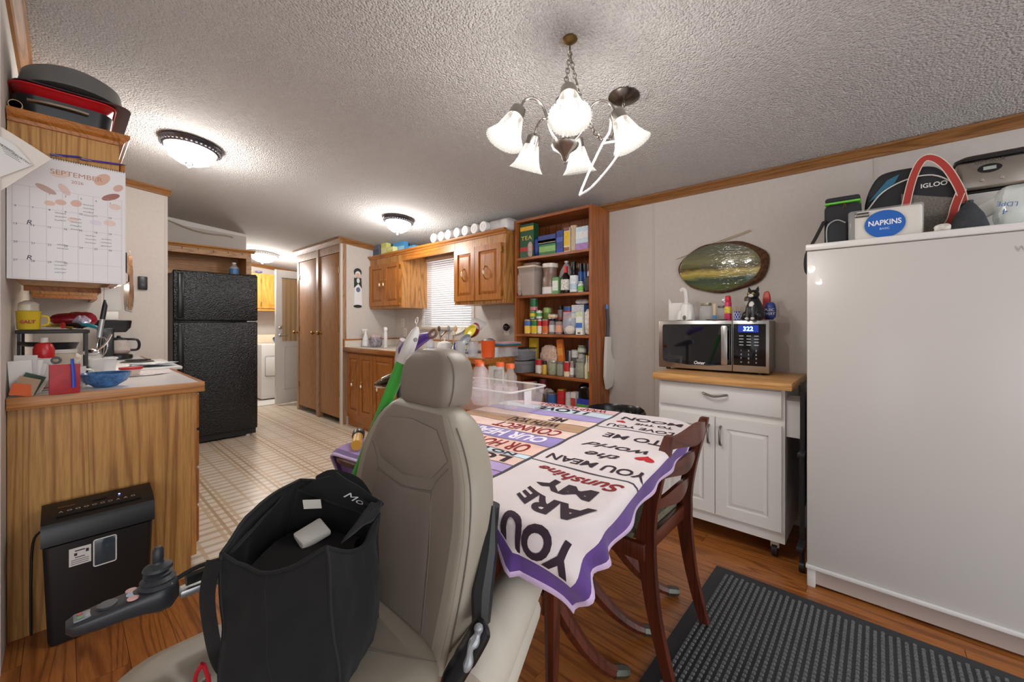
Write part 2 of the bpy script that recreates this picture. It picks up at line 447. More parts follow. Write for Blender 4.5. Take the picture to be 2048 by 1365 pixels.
# ================================================================ cabinet parts
CER = M('#efe2c4', .25, coat=.5)
def pull(par, x, y, z, s=1.0, name='handle'):
    h = obj(name, G().tube(catmull([(x, y, z-.055*s), (x-.012*s, y, z-.045*s), (x-.027*s, y, z-.02*s), (x-.028*s, y, z+.02*s), (x-.012*s, y, z+.045*s), (x, y, z+.055*s)], 3), .004*s, 7)
            .sph((x-.004*s, y, z-.055*s), .007*s, n=8, m=5).sph((x-.004*s, y, z+.055*s), .007*s, n=8, m=5), BRASS, par)
    obj('grip', G().lathe([(.004*s, -.018*s), (.008*s, -.012*s), (.009*s, 0), (.008*s, .012*s), (.004*s, .018*s)], (x-.028*s, y, z), 10), CER, h)
    return h
def rdoor(par, x, y0, y1, z0, z1, fw=.05, handle=None, hinge=None, mat=CAB, matr=CABY, hz=None):
    """raised-panel door, facing -X, its back on the plane x"""
    d = obj('door', G().box(x-.019, x, y0, y0+fw, z0, z1).box(x-.019, x, y1-fw, y1, z0, z1)
            .box(x-.0188, x, y0+fw, y1-fw, z0, z0+fw).box(x-.0188, x, y0+fw, y1-fw, z1-fw, z1)
            .box(x-.006, x, y0+fw, y1-fw, z0+fw, z1-fw), mat, par, False)
    a = fw+.006; c = fw+.03
    r0 = [(x-.006, y0+a, z0+a), (x-.006, y1-a, z0+a), (x-.006, y1-a, z1-a), (x-.006, y0+a, z1-a)]
    r1 = [(x-.017, y0+c, z0+c), (x-.017, y1-c, z0+c), (x-.017, y1-c, z1-c), (x-.017, y0+c, z1-c)]
    obj('panel', G().loft([r0, r1]), mat, d, False)
    if handle is not None: pull(d, x-.019, handle, (z0+z1)/2 if hz is None else hz)
    if hinge is not None:
        for hh in (z0+.06, z1-.06): obj('hinge', G().box(x-.021, x-.004, hinge-.006, hinge+.006, hh-.025, hh+.025), BRASS, d, False)
    return d
# --- upper kitchen cabinets: two units joined by a moulded valance over the window
UX = 2.53; UT, UB = 1.955, 1.36
yL1 = 4.633; yL0 = P(804.4, 616, x=UX).y; yR1 = P(909.5, 610, x=UX).y; yR0 = P(1012, 606, x=UX).y
def upper(name, label, y0, y1, doors):
    t = thing(name, label, 'cabinet', (0, 0, 0))
    obj('body', G().box(UX, WR-.003, y0, y1, UB, UT), OAK, t, False)
    for (a, bq, h, hg) in doors: rdoor(t, UX-.001, a, bq, UB+.03, UT-.075, .05, h, hg)
    return t
mid = (yL0+.03+yL1-.02)/2
upper('wall_cabinet', 'oak wall cabinet with two doors between bonnet-lady plaque and window', yL0, yL1,
      [(yL0+.03, mid-.003, mid-.045+.01, yL0+.026), (mid+.003, yL1-.02, mid+.05, None)])
y_a, y_b = yR0+.045, yR1-.012; mid = (y_a+y_b)/2+.02
upper('wall_cabinet', 'oak wall cabinet with two doors between window and pine bookcase', yR0, yR1,
      [(y_a, mid-.003, (y_a+mid)/2+.02, y_a-.006), (mid+.003, y_b, (mid+y_b)/2, None)])
v = thing('valance', 'long oak valance with moulded top spanning both wall cabinets', 'valance')
obj('board', G().box(UX-.002, UX+.016, yR1+.002, yL0-.002, UT-.075, UT), CABY, v, False)
pr = [(0, 0), (-.012, .0), (-.016, .012), (-.03, .022), (-.034, .03), (-.034, .042), (0, .042)]
obj('moulding', G().loft([[(UX+a, y, UT+c) for a, c in pr] for y in (yR0-.01, yL1)]), CABY, v, False)
obj('top_board', G().box(UX+.001, WR-.003, yR0, yL1, UT+.001, UT+.03), OAKY, v, False)
# --- sink base cabinets
BX = 2.235
by0, by1 = 2.335, 4.63; be0 = 2.275
t = thing('base_cabinet', 'oak base cabinet run with raised-panel doors under the sink counter', 'cabinet')
obj('body', G().prism([(BX, be0), (2.53, be0), (2.53, by0), (WR-.003, by0), (WR-.003, by1), (BX, by1)], .1, .862, 'z'), CAB, t, False)
obj('toe_kick', G().box(BX+.012, 2.52, be0+.01, by1-.01, 0, .1), CABY, t, False)
ed = [P(u, 770, x=BX).y for u in (697.5, 721.5, 749, 788)]
for i in range(3):
    hy = [ed[1]+.07, ed[1]-.07, ed[2]-.07][i]
    hy = (ed[i]+ed[i+1])/2 - (0.02 if i == 0 else -.06)
    rdoor(t, BX-.001, ed[i+1]+.006, ed[i]-.006, .15, .835, .05, hy, None)
ys = [ed[3]-.03-.42*k for k in range(4)]
for k in range(3): rdoor(t, BX-.001, max(ys[k+1]+.006, be0+.05), ys[k]-.006, .15, .835, .05, None, None)
# the free end panel of beaded boards
obj('end_panel', G().box(BX+.005, 2.528, be0-.009, be0-.001, .1, .86), wood('#b98a4d', '#8a5d2b', 'z', 30), t, False)
t = thing('countertop', 'pale laminate sink countertop with oak front edge', 'countertop')
obj('slab', G().prism([(2.2, 2.27), (2.53, 2.27), (2.53, 2.34), (WR-.003, 2.34), (WR-.003, 4.634), (2.2, 4.634)], .868, .905, 'z'), M('#d9d2c6', .35, var=.06, vs=60), t, False)
obj('front_edge', G().rbox(2.185, 2.2, 2.255, 4.634, .862, .91, .004).rbox(2.2, 2.53, 2.255, 2.27, .862, .91, .004), CABY, t)
obj('backsplash', G().box(WR-.022, WR-.003, 2.345, 4.62, .906, .985).box(2.2, WR-.023, 4.615, 4.634, .906, .985), M('#d9d2c6', .4), t, False)
obj('splash_cap', G().box(WR-.026, WR-.003, 2.345, 4.63, .985, 1.0).box(2.19, WR-.024, 4.61, 4.634, .985, 1.0).box(2.186, 2.2, 4.61, 4.634, .91, .985), CABY, t, False)
sk = thing('sink', 'grey double sink set into the countertop below the window', 'sink', (2.52, 3.3, .906))
obj('rim', G().box(-.22, .22, -.4, .4, 0, .006), STEEL, sk, False)
for s in (-1, 1): obj('basin', G().rbox(-.18, .18, s*.2-.17, s*.2+.17, .0062, .0075, .0005), M('#8d8f90', .3, .8), sk)
fc = thing('faucet', 'chrome kitchen faucet arching behind the sink', 'faucet', (2.74, 3.3, .913))
obj('base', G().lathe([(.03, 0), (.03, .01), (.016, .03), (.014, .06)], n=14), CHROME, fc)
obj('spout', G().tube(catmull([(0, 0, .05), (0, 0, .16), (-.03, 0, .2), (-.1, 0, .19), (-.17, 0, .13)], 5), .01), CHROME, fc)
obj('lever', G().tube([(0, 0, .06), (.0, -.06, .09)], [.008, .005]), CHROME, fc)
# outlets
for n, (u, v_, lb) in enumerate(((806.5, 646, 'white light switch plate above the sink counter'), (811, 665, 'white outlet plate just below the switch by the sink'), (1014, 659, 'white outlet plate beside the bookcase'))):
    p = P(u, v_, x=WR)
    o = thing('outlet_plate', lb, 'outlet', (WR-.004, p.y, p.z-.055))
    obj('plate', G().rbox(-.004, .003, -.036, .036, 0, .11, .003), M('#e6e1d8', .4), o)
    for k in (.035, .075): obj('socket', G().rbox(-.0055, -.004, -.013, .013, k-.014, k+.014, .0007), M('#cfc9bf', .4), o)
p = P(1013, 655, x=WR-.045)
o = thing('air_freshener', 'round black plug-in air freshener on the outlet', 'air freshener', (WR-.05, p.y, p.z-.03))
obj('body', G().sph((0, 0, .03), .03, .034, .036), M('#1b1b1e', .25), o)
obj('plug', G().cyl((.02, 0, .03), .014, .02, 'x'), BLK, o)

# ================================================================ left counter side
t = thing('base_cabinet', 'oak counter cabinet whose grained end panel stands behind the shredder', 'cabinet')
EP = wood('#c4924f', '#935f28', 'z', 11, .5, .9, coat=.05, st=.045)
obj('end_panel', G().box(WL+.002, .402, 2.386, 2.4, 0, .864), EP, t, False)
obj('corner_post', G().box(.402, .422, 2.384, 2.41, .095, .864), OAK, t, False)
obj('body', G().box(WL+.004, .42, 2.402, 3.178, .1, .864), OAK, t, False)
for k in range(4):
    z0 = .13+k*.182
    d = obj('drawer_front', G().rbox(.421, .441, 2.43, 3.15, z0, z0+.172, .006, 1), CAB, t)
    obj('drawer_pull', G().tube([(.441, 2.74, z0+.09), (.465, 2.76, z0+.09), (.465, 2.82, z0+.09), (.441, 2.84, z0+.09)], .004), BRASS, d)
t = thing('countertop', 'white laminate counter with oak edge holding the bowl and papers', 'countertop')
for a, c in ((2.35, 3.178), (3.95, 4.578)): obj('slab', G().box(WL+.002, .428, a, c, .868, .908), M('#e6e4e3', .3), t, False)
ew = wood('#bf8448', '#8f5626', 'x', 8)
obj('front_edge', G().rbox(WL+.002, .445, 2.335, 2.35, .864, .91, .003), ew, t)
for a, c in ((2.35, 3.178), (3.95, 4.578)): obj('side_edge', G().rbox(.4285, .445, a, c, .864, .91, .003), CABY, t)
t = thing('base_cabinet', 'oak base cabinet between the range and the stub wall', 'cabinet')
obj('body', G().box(WL+.004, .42, 3.952, 4.576, .1, .864), OAK, t, False)
obj('door', G().rbox(.421, .441, 3.98, 4.55, .14, .84, .006, 1), CAB, t)
t = thing('range', 'white cooking range with cluttered cooktop beyond the blue bowl', 'range', (WL+.01, 3.182, 0))
obj('body', G().rbox(0, .6, 0, .765, .02, .9, .006), M('#e2e0dd', .35), t)
obj('cooktop', G().rbox(0, .625, 0, .765, .9, .92, .006), M('#e9e8e6', .25), t)
for a, bq, r in ((.2, .2, .09), (.2, .56, .075), (.47, .2, .075), (.47, .56, .09)):
    gr = obj('burner', G().lathe([(r, .92), (r*.9, .926), (r*.3, .922), (0, .922)], (a, bq, 0), 18), M('#8a8c90', .3, .9), t)
    obj('coil', G().tube([(a+r*.75*(1-k/44)*math.cos(k*.6), bq+r*.75*(1-k/44)*math.sin(k*.6), .932) for k in range(36)], .004, 6), M('#2a2c30', .4), gr)
obj('oven_door', G().rbox(.601, .625, .03, .735, .16, .8, .008), M('#1b1b1d', .2), t)
obj('oven_handle', G().tube([(.625, .1, .77), (.655, .1, .77), (.655, .66, .77), (.625, .66, .77)], .008), CHROME, t)
# wall cabinet with the calendar on its end
CY2 = 2.365; CXR = .158
t = thing('wall_cabinet', 'oak wall cabinet with moulded top carrying the calendar on its end', 'cabinet')
obj('body', G().box(WL+.003, CXR, CY2, 3.16, 1.37, 1.925), EP, t, False)
obj('bottom_frame', G().box(WL+.01, CXR, CY2, CY2+.025, 1.345, 1.369).box(WL+.01, CXR, 3.13, 3.16, 1.345, 1.369).box(CXR-.025, CXR, CY2+.026, 3.129, 1.345, 1.369), CABY, t, False)
pr = [(0, 0), (.012, .0), (.016, .012), (.028, .022), (.032, .03), (.032, .044), (0, .044)]
obj('moulding', G().loft([[(x, CY2-a, 1.925+c) for a, c in pr] for x in (WL+.003, CXR+.0)]).loft([[(CXR+a, y, 1.925+c) for a, c in pr] for y in (CY2-.03, 3.16)]), CABY, t, False)
obj('top_board', G().box(WL+.003, CXR, CY2, 3.16, 1.926, 1.955), OAKY, t, False)
for k in range(2):
    d = obj('door', G().rbox(CXR+.001, CXR+.02, CY2+.02+k*.38, CY2+.385+k*.38, 1.39, 1.86, .005, 1), CAB, t)
    obj('handle', G().tube([(CXR+.02, CY2+.33+k*.1, 1.45), (CXR+.04, CY2+.33+k*.1, 1.46), (CXR+.04, CY2+.33+k*.1, 1.53), (CXR+.02, CY2+.33+k*.1, 1.54)], .004), BRASS, d)
t = thing('wall_cabinet', 'shorter oak wall cabinet above the range hood', 'cabinet')
obj('body', G().box(WL+.003, CXR, 3.165, 3.95, 1.56, 1.925), OAK, t, False)
obj('door', G().rbox(CXR+.001, CXR+.02, 3.19, 3.92, 1.58, 1.88, .005, 1), CAB, t)
t = thing('range_hood', 'white range hood with its small lamp lit under the wall cabinets', 'range hood')
obj('hood', G().prism([(WL+.003, 1.42), (CXR+.09, 1.42), (CXR+.09, 1.46), (CXR, 1.555), (WL+.003, 1.555)], 3.167, 3.948, 'y'), WHT, t, False)
obj('lamp', G().rbox(CXR-.02, CXR+.06, 3.48, 3.62, 1.405, 1.419, .003), emit('#fff3df', 14), t)
t = thing('wall_cabinet', 'oak wall cabinet next to the stub wall', 'cabinet')
obj('body', G().box(WL+.003, CXR, 3.955, 4.577, 1.37, 1.925), OAK, t, False)
obj('bottom_frame', G().box(WL+.01, CXR, 3.955, 3.985, 1.345, 1.369).box(CXR-.025, CXR, 3.986, 4.57, 1.345, 1.369), CABY, t, False)
obj('door', G().rbox(CXR+.001, CXR+.02, 3.98, 4.55, 1.39, 1.86, .005, 1), CAB, t)

# ================================================================ refrigerator and its surround
m, nt, b = newmat('fridge_black')
vec = coords(nt); b.inputs['Base Color'].default_value = lin('#0f1012'); b.inputs['Roughness'].default_value = .27
bump(nt, b, noise(nt, vec, 75, 1), 1.0, .006); FRB = m
t = thing('refrigerator', 'black textured top-freezer refrigerator beside the stub wall', 'refrigerator', (.69, 4.9, 0))
obj('body', G().rbox(.005, .695, .06, .73, .03, 1.675, .006), M('#0f1011', .35), t)
zs = P(420, 643, y=4.9).z
d = obj('fridge_door', G().rbox(0, .70, 0, .055, .075, zs-.006, .012, 3), FRB, t)
obj('handle', G().rbox(.03, .075, -.045, -.018, .62, zs-.03, .01, 2).box(.035, .07, -.019, .001, .62, .66).box(.035, .07, -.019, .001, zs-.07, zs-.03), M('#0c0c0d', .3), d)
d = obj('freezer_door', G().rbox(0, .70, 0, .055, zs+.006, 1.69, .012, 3), FRB, t)
obj('handle', G().rbox(.03, .075, -.045, -.018, zs+.03, 1.66, .01, 2).box(.035, .07, -.019, .001, zs+.03, zs+.07).box(.035, .07, -.019, .001, 1.6, 1.64), M('#0c0c0d', .3), d)
obj('hinge', G().box(.60, .69, -.004, .05, zs-.006, zs+.005), CHROME, t, False)
obj('hinge', G().box(.61, .69, .01, .06, 1.69, 1.70), BLK, t, False)
obj('base_grille', G().box(.01, .69, .03, .06, .02, .07), M('#101010', .5), t, False)
for k in (.06, .62): obj('foot', G().cyl((k, .05, 0), .02, .03), M('#c9c9c9', .4), t)
t = thing('shelf_cabinet', 'open oak shelf cabinet above the black refrigerator', 'cabinet', (.612, 5.2, 0))
SW = .80
obj('face_frame', G().box(0, SW, 0, .02, 1.9, 1.96).box(SW-.05, SW, 0, .02, 1.69, 1.9).box(0, SW-.051, 0, .02, 1.68, 1.72), wood('#c09468', '#976a3d', 'x', 14), t, False)
obj('back_panel', G().box(0, SW, .43, .445, 1.68, 1.96), OAKX, t, False)
obj('side_panel', G().box(SW-.02, SW, .021, .43, 1.0, 1.96), OAK, t, False)
obj('top', G().box(0, SW, .021, .43, 1.945, 1.96).box(0, SW-.021, .021, .43, 1.69, 1.7), OAKX, t, False)
pr = [(0, 0), (.012, .0), (.016, .01), (.03, .018), (.034, .024), (.034, .034), (0, .034)]
obj('moulding', G().loft([[(x, -a, 1.96+c) for a, c in pr] for x in (0, SW+.03)]), OAKX, t, False)
for k in range(6): obj('hook', G().tube([(.06+k*.13, -.002, 1.955), (.06+k*.13, -.014, 1.95), (.06+k*.13, -.014, 1.935)], .002, 5), BRASS, t)
t = thing('plastic_jug', 'clear plastic jug with blue label on the refrigerator shelf', 'jug', (1.27, 5.29, 1.702))
obj('bottle', G().shell([(.04, 0), (.045, .01), (.045, .04), (.04, .05), (.045, .06), (.044, .1), (.02, .125), (.018, .14)], n=16), glass('#e8f0f8', .05, .3), t)
obj('label', G().shell([(.046, .03), (.046, .085)], n=16), M('#4d7fb5', .4), t)
obj('cap', G().cyl((0, 0, .14), .02, .012), WHT, t)
pts = [P(u, v_+13, y=5.625) for u, v_ in ((333, 427), (352, 434), (385, 447), (420, 455), (450, 458), (466, 462))]
tag(obj('cable', G().tube(catmull(pts, 4), .008), M('#b5a78f', .6)), 'beige cable running along wall above the refrigerator', 'cable')
# laundry
t = thing('dryer', 'white dryer seen through the doorway', 'dryer', (2.035, 7.0, 0))
obj('body', G().rbox(0, .68, 0, .66, .02, .86, .01), M('#eceae6', .3), t)
g = G().rbox(.05, .6, -.006, 0, .38, .66, .002)
obj('door', g, M('#f3f2f0', .3), t)
obj('door_seam', G().tube([(p[0], -.007, p[1]) for p in [(q[0], q[1]) for q in rring(.05, .6, .36, .68, .03)]], .0025, 5, True), M('#5c5c5c', .5), t)
obj('console', G().rbox(0, .68, .52, .66, .861, 1.0, .01), M('#e9d9bd', .4), t)
obj('dial', G().cyl((.34, .518, .93), .03, -.02, 'y'), CHROME, t)
tag(obj('laundry_ball', crumple(G().sph((2.29, 7.1, .915), .055, .05, .045), .008, 20), M('#5f87c9', .4, var=.5, vs=25)), 'small blue mottled bundle on top of the dryer', 'bundle')
tag(obj('laundry_mat', G().rbox(1.5, 2.3, 6.55, 6.98, .001, .01, .004), M('#e8e6e2', .8)), 'pale mat on floor in front of the dryer', 'mat')
LC = wood('#d99b3e', '#c07f28', 'z', 10)
t = thing('laundry_cabinet', 'yellow oak wall cabinet above the dryer', 'cabinet', (1.7, 7.38, 0))
obj('body', G().box(0, 1.1, 0, .33, 1.39, 1.99), LC, t, False)
for k in range(2):
    d = obj('door', G().box(.02+k*.42, .42+k*.42, -.02, -.001, 1.43, 1.96), LC, t, False)
    obj('panel', G().box(.08+k*.42, .36+k*.42, -.025, -.0205, 1.49, 1.9), LC, d, False)
    for hz in (1.5, 1.87): obj('hinge', G().box(.01+k*.42, .025+k*.42, -.028, -.021, hz-.03, hz+.03), BRASS, d, False)
for k, (xx, c, lb, r) in enumerate(((1.78, '#c7b9b4', 'crumpled pale bag on top of laundry cabinet', .07), (1.98, '#e8d49a', 'small cream packet on top of laundry cabinet', .04), (2.13, '#7f7ba8', 'small purple packet on top of laundry cabinet', .035))):
    tag(obj('packet', crumple(G().sph((xx, 7.45, 2.0+r*.55), r*1.5, r, r*.55), .01, 25, k), M(c, .5)), lb, 'packet')
# ================================================================ LAMPS
def point(name, loc, power, r=.03, c=(1, .97, .94)):
    l = bpy.data.lights.new(name, 'POINT'); l.energy = power; l.shadow_soft_size = r; l.color = c
    return l
BOWL = emit('#fff8ee', 4.5)
IRON = M('#5c5a60', .35, .9, var=.3, vs=60)
def dome_light(name, label, x, y, r, power, iron=IRON):
    z = zc(x)
    t = thing(name, label, 'ceiling light', (x, y, z-.001))
    t.rotation_euler = (0, math.atan(.1), 0)
    obj('rim', G().lathe([(r*.98, 0), (r, -.012), (r*.94, -.03), (r*.84, -.042), (r*.8, -.04), (r*.8, 0)], n=40), iron, t)
    g = G()
    for k in range(40):
        a = 2*PI*k/40; g.sph((r*.93*math.cos(a), r*.93*math.sin(a), -.031), r*.05, r*.05, .006, 6, 4)
    rp = obj('rope_edge', g, M('#7d7b80', .4, .8), t); rp['kind'] = 'stuff'
    obj('glass_bowl', G().lathe([(r*.82, -.038), (r*.78, -.065), (r*.64, -.1), (r*.38, -.125), (0, -.134)], n=32), BOWL, t)
    obj('finial', G().lathe([(.024, -.131), (.018, -.14), (.01, -.144), (.013, -.153), (0, -.16)], n=12), iron, t)
    l = bpy.data.objects.new('lamp_light', point(name, None, power, r*.5)); COL.objects.link(l); l.parent = t; l.location = (0, 0, -.22)
    return t
dome_light('ceiling_light', 'domed flush ceiling light with dark roped rim above the left counter', .56, 3.3, .168, 10)
dome_light('ceiling_light', 'domed flush ceiling light with dark roped rim above the sink side', 2.15, 3.4, .145, 10)
dome_light('ceiling_light', 'plain white dome light in the laundry beyond the refrigerator', 1.95, 6.62, .2, 24, M('#d9d5cf', .4))
# chandelier
CHX, CHY = 1.262, .872
CPT = P(1131, 330, x=CHX)
CZ = CPT.z   # tip of finial
hook = P(1140, 88, x=1.30)
ch = thing('chandelier', 'brushed nickel chandelier with five ribbed glass bell shades', 'chandelier', (CHX, CHY, 0))
BN = M('#a9a59e', .25, 1.0)
SHADE = None
m, nt, b = newmat('ribbed_glass')
vec = coords(nt)
b.inputs['Base Color'].default_value = (.075, .072, .066, 1); b.inputs['Roughness'].default_value = .12
b.inputs['Alpha'].default_value = .5; b.inputs['Emission Color'].default_value = (1, .95, .87, 1); b.inputs['Emission Strength'].default_value = .35
SHADE = m
obj('column', G().lathe([(0, 0), (.006, .006), (.004, .012), (.012, .022), (.018, .04), (.045, .06), (.052, .075), (.04, .085), (.018, .092), (.012, .1), (.02, .13), (.013, .18), (.016, .205),
                         (.012, .225), (.034, .235), (.036, .245), (.01, .255), (.008, .275), (0, .277)], (0, 0, CZ), 20), BN, ch)
obj('loop', G().tube([(.012*math.cos(a), 0, CZ+.285+.012*math.sin(a)) for a in lins(0, 2*PI, 13)[:-1]], .0025, 6, True), BN, ch)
RR = .185
spots = [(1043, 245), (1165, 235), (1250, 285), (1072, 308), (1168, 312)]
for k, (u, v_) in enumerate(spots):
    # each shade sits on the ring where the photo shows it
    best = None
    for q in range(360):
        a = math.radians(q); x = CHX+RR*math.cos(a); y = CHY+RR*math.sin(a)
        dx = x*FW[0]+y*FW[1]; uu = CX+F*(x*RT[0]+y*RT[1])/dx; vv = CY-F*(CZ+.12-H)/dx
        e = abs(uu-u)+.8*abs(vv-v_)
        if best is None or e < best[0]: best = (e, a)
    a = [math.radians(x) for x in (152, 218, 300, 78, 20)][k]
    a = best[1] if False else a
    ca, sa = math.cos(a), math.sin(a)
    pr = [(.03, .085), (.06, .12), (.09, .2), (.125, .225), (.16, .215), (RR-.005, .185)]
    arm = obj('arm', G().tube(catmull([(ca*r, sa*r, CZ+h) for r, h in pr], 5), .005, 8), BN, ch)
    tilt = math.radians(24)
    mt = TR((ca*RR, sa*RR, CZ+.178)) @ Matrix.Rotation(a, 4, 'Z') @ Matrix.Rotation(-tilt, 4, 'Y')
    obj('socket_cup', G().lathe([(0, .012), (.012, .01), (.026, 0), (.028, -.014), (.028, -.034), (.024, -.036)], n=18).xf(mt), BN, arm)
    n = 72
    prs = [(.026, -.03), (.031, -.045), (.038, -.07), (.045, -.095), (.054, -.115), (.066, -.132), (.07, -.136)]
    vv = []; ff = []
    for (r, h) in prs:
        for i in range(n):
            rr = r*(1+(.035 if i % 2 else -.035)); t_ = 2*PI*i/n; vv.append((rr*math.cos(t_), rr*math.sin(t_), h))
    for j in range(len(prs)-1):
        for i in range(n): ff.append((j*n+i, j*n+(i+1) % n, (j+1)*n+(i+1) % n, (j+1)*n+i))
    obj('shade', G().add(vv, ff).xf(mt), SHADE, ch, True, 15)
    obj('bulb', G().lathe([(.012, -.034), (.014, -.05), (.024, -.072), (.027, -.088), (.02, -.106), (0, -.114)], n=14).xf(mt), emit('#fff3e0', 14), ch)
    l = bpy.data.objects.new('bulb_light', point('bulb', None, 7.5, .03)); COL.objects.link(l); l.parent = ch
    l.location = (mt @ Vector((0, 0, -.1)))
def chain(name, label, pts, par=None, r=.0022, lk=.024, mat=None):
    """oval links along a polyline"""
    pts = [Vector(p) for p in pts]; segs = []
    tot = 0; out = []
    pos = 0.0; i = 0; acc = 0
    samples = []
    for a, b_ in zip(pts, pts[1:]):
        L = (b_-a).length; n = max(1, int(L/.002))
        for k in range(n): samples.append(a.lerp(b_, k/n))
    samples.append(pts[-1])
    d = 0; nxt = 0; links = []
    for a, b_ in zip(samples, samples[1:]):
        d += (b_-a).length
        if d >= nxt: links.append((a, (b_-a).normalized())); nxt += lk*.8
    for k, (c, t_) in enumerate(links):
        s1 = t_.orthogonal().normalized(); s2 = t_.cross(s1)
        s = s1 if k % 2 else s2
        loop = [c + t_*math.cos(q)*lk*.55 + s*math.sin(q)*lk*.3 for q in lins(0, 2*PI, 11)[:-1]]
        obj('link', G().tube(loop, r, 5, True), mat or BN, par)
BRZ = M('#7a6238', .4, .9)
hk = thing('ceiling_hook', 'small round bronze swag hook on the ceiling', 'hook', (hook.x, hook.y, zc(hook.x)))
obj('cap', G().lathe([(.028, 0), (.028, -.006), (.018, -.014), (.006, -.018), (0, -.018)], n=18), BRZ, hk)
obj('hook', G().tube(catmull([(0, 0, -.015), (0, 0, -.05), (.012, 0, -.062), (.012, 0, -.05)], 4), .003, 6), BRZ, hk)
hz = zc(hook.x)-.06
c1 = thing('lamp_chain', 'short nickel chain from bronze hook down to the chandelier', 'chain', (hook.x, hook.y, hz))
dl = Vector((CHX-hook.x, CHY-hook.y, CZ+.29-hz))
chain('a', '', [(0, 0, 0), dl], c1)
cn = P(1247, 200, x=1.72)
cnp = Vector((1.73, .87, zc(1.73)))
c2 = thing('swag_chain', 'loose nickel chain sagging from bronze hook to the canopy', 'chain', (hook.x, hook.y, hz))
e = Vector((cnp.x-hook.x, cnp.y-hook.y, cnp.z-.06-hz))
sag = [Vector((e.x*t_, e.y*t_, e.z*t_-.9*t_*(1-t_)*(1+.0*t_))) for t_ in lins(0, 1, 18)]
chain('b', '', sag, c2)
obj('cord', G().tube(catmull([s + Vector((0, .006*math.sin(i*2.2), .006)) for i, s in enumerate(sag)], 3), .0025, 6), M('#b9b2a4', .5), c2)
lp = [Vector((.03, 0, -.1)), Vector((.05, -.01, -.15)), Vector((.085, -.015, -.175)), Vector((.1, -.01, -.16)), Vector((.075, 0, -.14)), Vector((.04, 0, -.11))]
obj('cord_loop', G().tube(catmull(lp+[lp[0]], 4), .0025, 6), M('#a59a80', .5), c2)
t = thing('canopy', 'brushed nickel ceiling canopy disc where the chain ends', 'canopy', tuple(cnp)); t.rotation_euler = (0, math.atan(.1), 0)
obj('dish', G().lathe([(.07, -.001), (.07, -.006), (.045, -.022), (.012, -.03), (0, -.031)], n=28), M('#77736e', .25, 1.0), t)
obj('loop', G().tube([(.01*math.cos(a), 0, -.042+.012*math.sin(a)) for a in lins(0, 2*PI, 11)[:-1]], .0025, 6, True), BN, t)
pts = [P(u, v_, x=x_) for u, v_, x_ in ((1222, 236, 1.36), (1219, 262, 1.36), (1205, 287, 1.35), (1182, 335, 1.33), (1161, 385, 1.31), (1163, 388, 1.31), (1186, 372, 1.32), (1222, 330, 1.34), (1238, 302, 1.35), (1236, 284, 1.35), (1206, 287, 1.35))]
tag(obj('wire_hanger', G().tube(catmull(pts, 4), .0045, 7), M('#eeebe6', .4)), 'white bent plastic hanger dangling from the chandelier', 'hanger')

# ================================================================ RIGHT SIDE FURNITURE
# pine bookcase
KX = 2.61; k_y0 = P(1183, 600, x=KX).y; k_y1 = P(1029, 600, x=KX).y; k_top = P(1183, 408, x=KX).z
bc = thing('bookcase', 'tall orange pine bookcase full of groceries', 'bookcase', (0, 0, 0))
obj('side', G().box(KX, WR-.005, k_y0, k_y0+.022, 0, k_top), PINE, bc, False)
obj('side', G().box(KX, WR-.005, k_y1-.022, k_y1, 0, k_top), PINE, bc, False)
obj('top', G().box(KX, WR-.005, k_y0+.022, k_y1-.022, k_top-.022, k_top), PINEY, bc, False)
obj('back', G().box(WR-.012, WR-.005, k_y0+.022, k_y1-.022, 0, k_top-.022), wood('#96562c', '#733a18', 'z', 9, .5), bc, False)
SH = []
for va, vb in ((517, 497), (592, 584), (668, 671), (745, 761), (822, 856)):
    z = (P(1031, va, x=KX).z + P(1183, vb, x=KX).z)/2
    SH.append(z)
    obj('shelf', G().box(KX+.002, WR-.012, k_y0+.022, k_y1-.022, z-.02, z), PINEY, bc, False)
obj('base_board', G().box(KX+.004, KX+.02, k_y0+.022, k_y1-.022, 0, .08), PINEY, bc, False)
# kitchen cart
QX = 2.385; cy1 = P(1318, 800, x=QX).y; cy0 = P(1570, 900, x=QX).y; ct = .894
CW = M('#e4e2de', .4)
t = thing('kitchen_cart', 'white kitchen cart with butcher block top under the microwave', 'cart')
obj('top', G().rbox(2.33, WR-.02, P(1583.6, 770, x=2.33).y, P(1305, 749, x=2.33).y, ct-.037, ct, .003), wood('#d9a566', '#bf8545', 'y', 9), t)
obj('body', G().box(QX, WR-.04, cy0, cy1, .09, ct-.038), CW, t, False)
zd = [P(1450, v_, x=QX).z for v_ in (796, 814, 1040)]
dz0 = .098+.05; 
dw = obj('drawer', G().rbox(QX-.018, QX-.001, cy0+.012, cy1-.012, .715, .845, .003), CW, t)
ym = (cy0+cy1)/2
obj('handle', G().tube(catmull([(QX-.018, ym-.06, .80), (QX-.04, ym-.05, .80), (QX-.046, ym, .79), (QX-.04, ym+.05, .80), (QX-.018, ym+.06, .80)], 4), [.006]*17), NICKEL, dw)
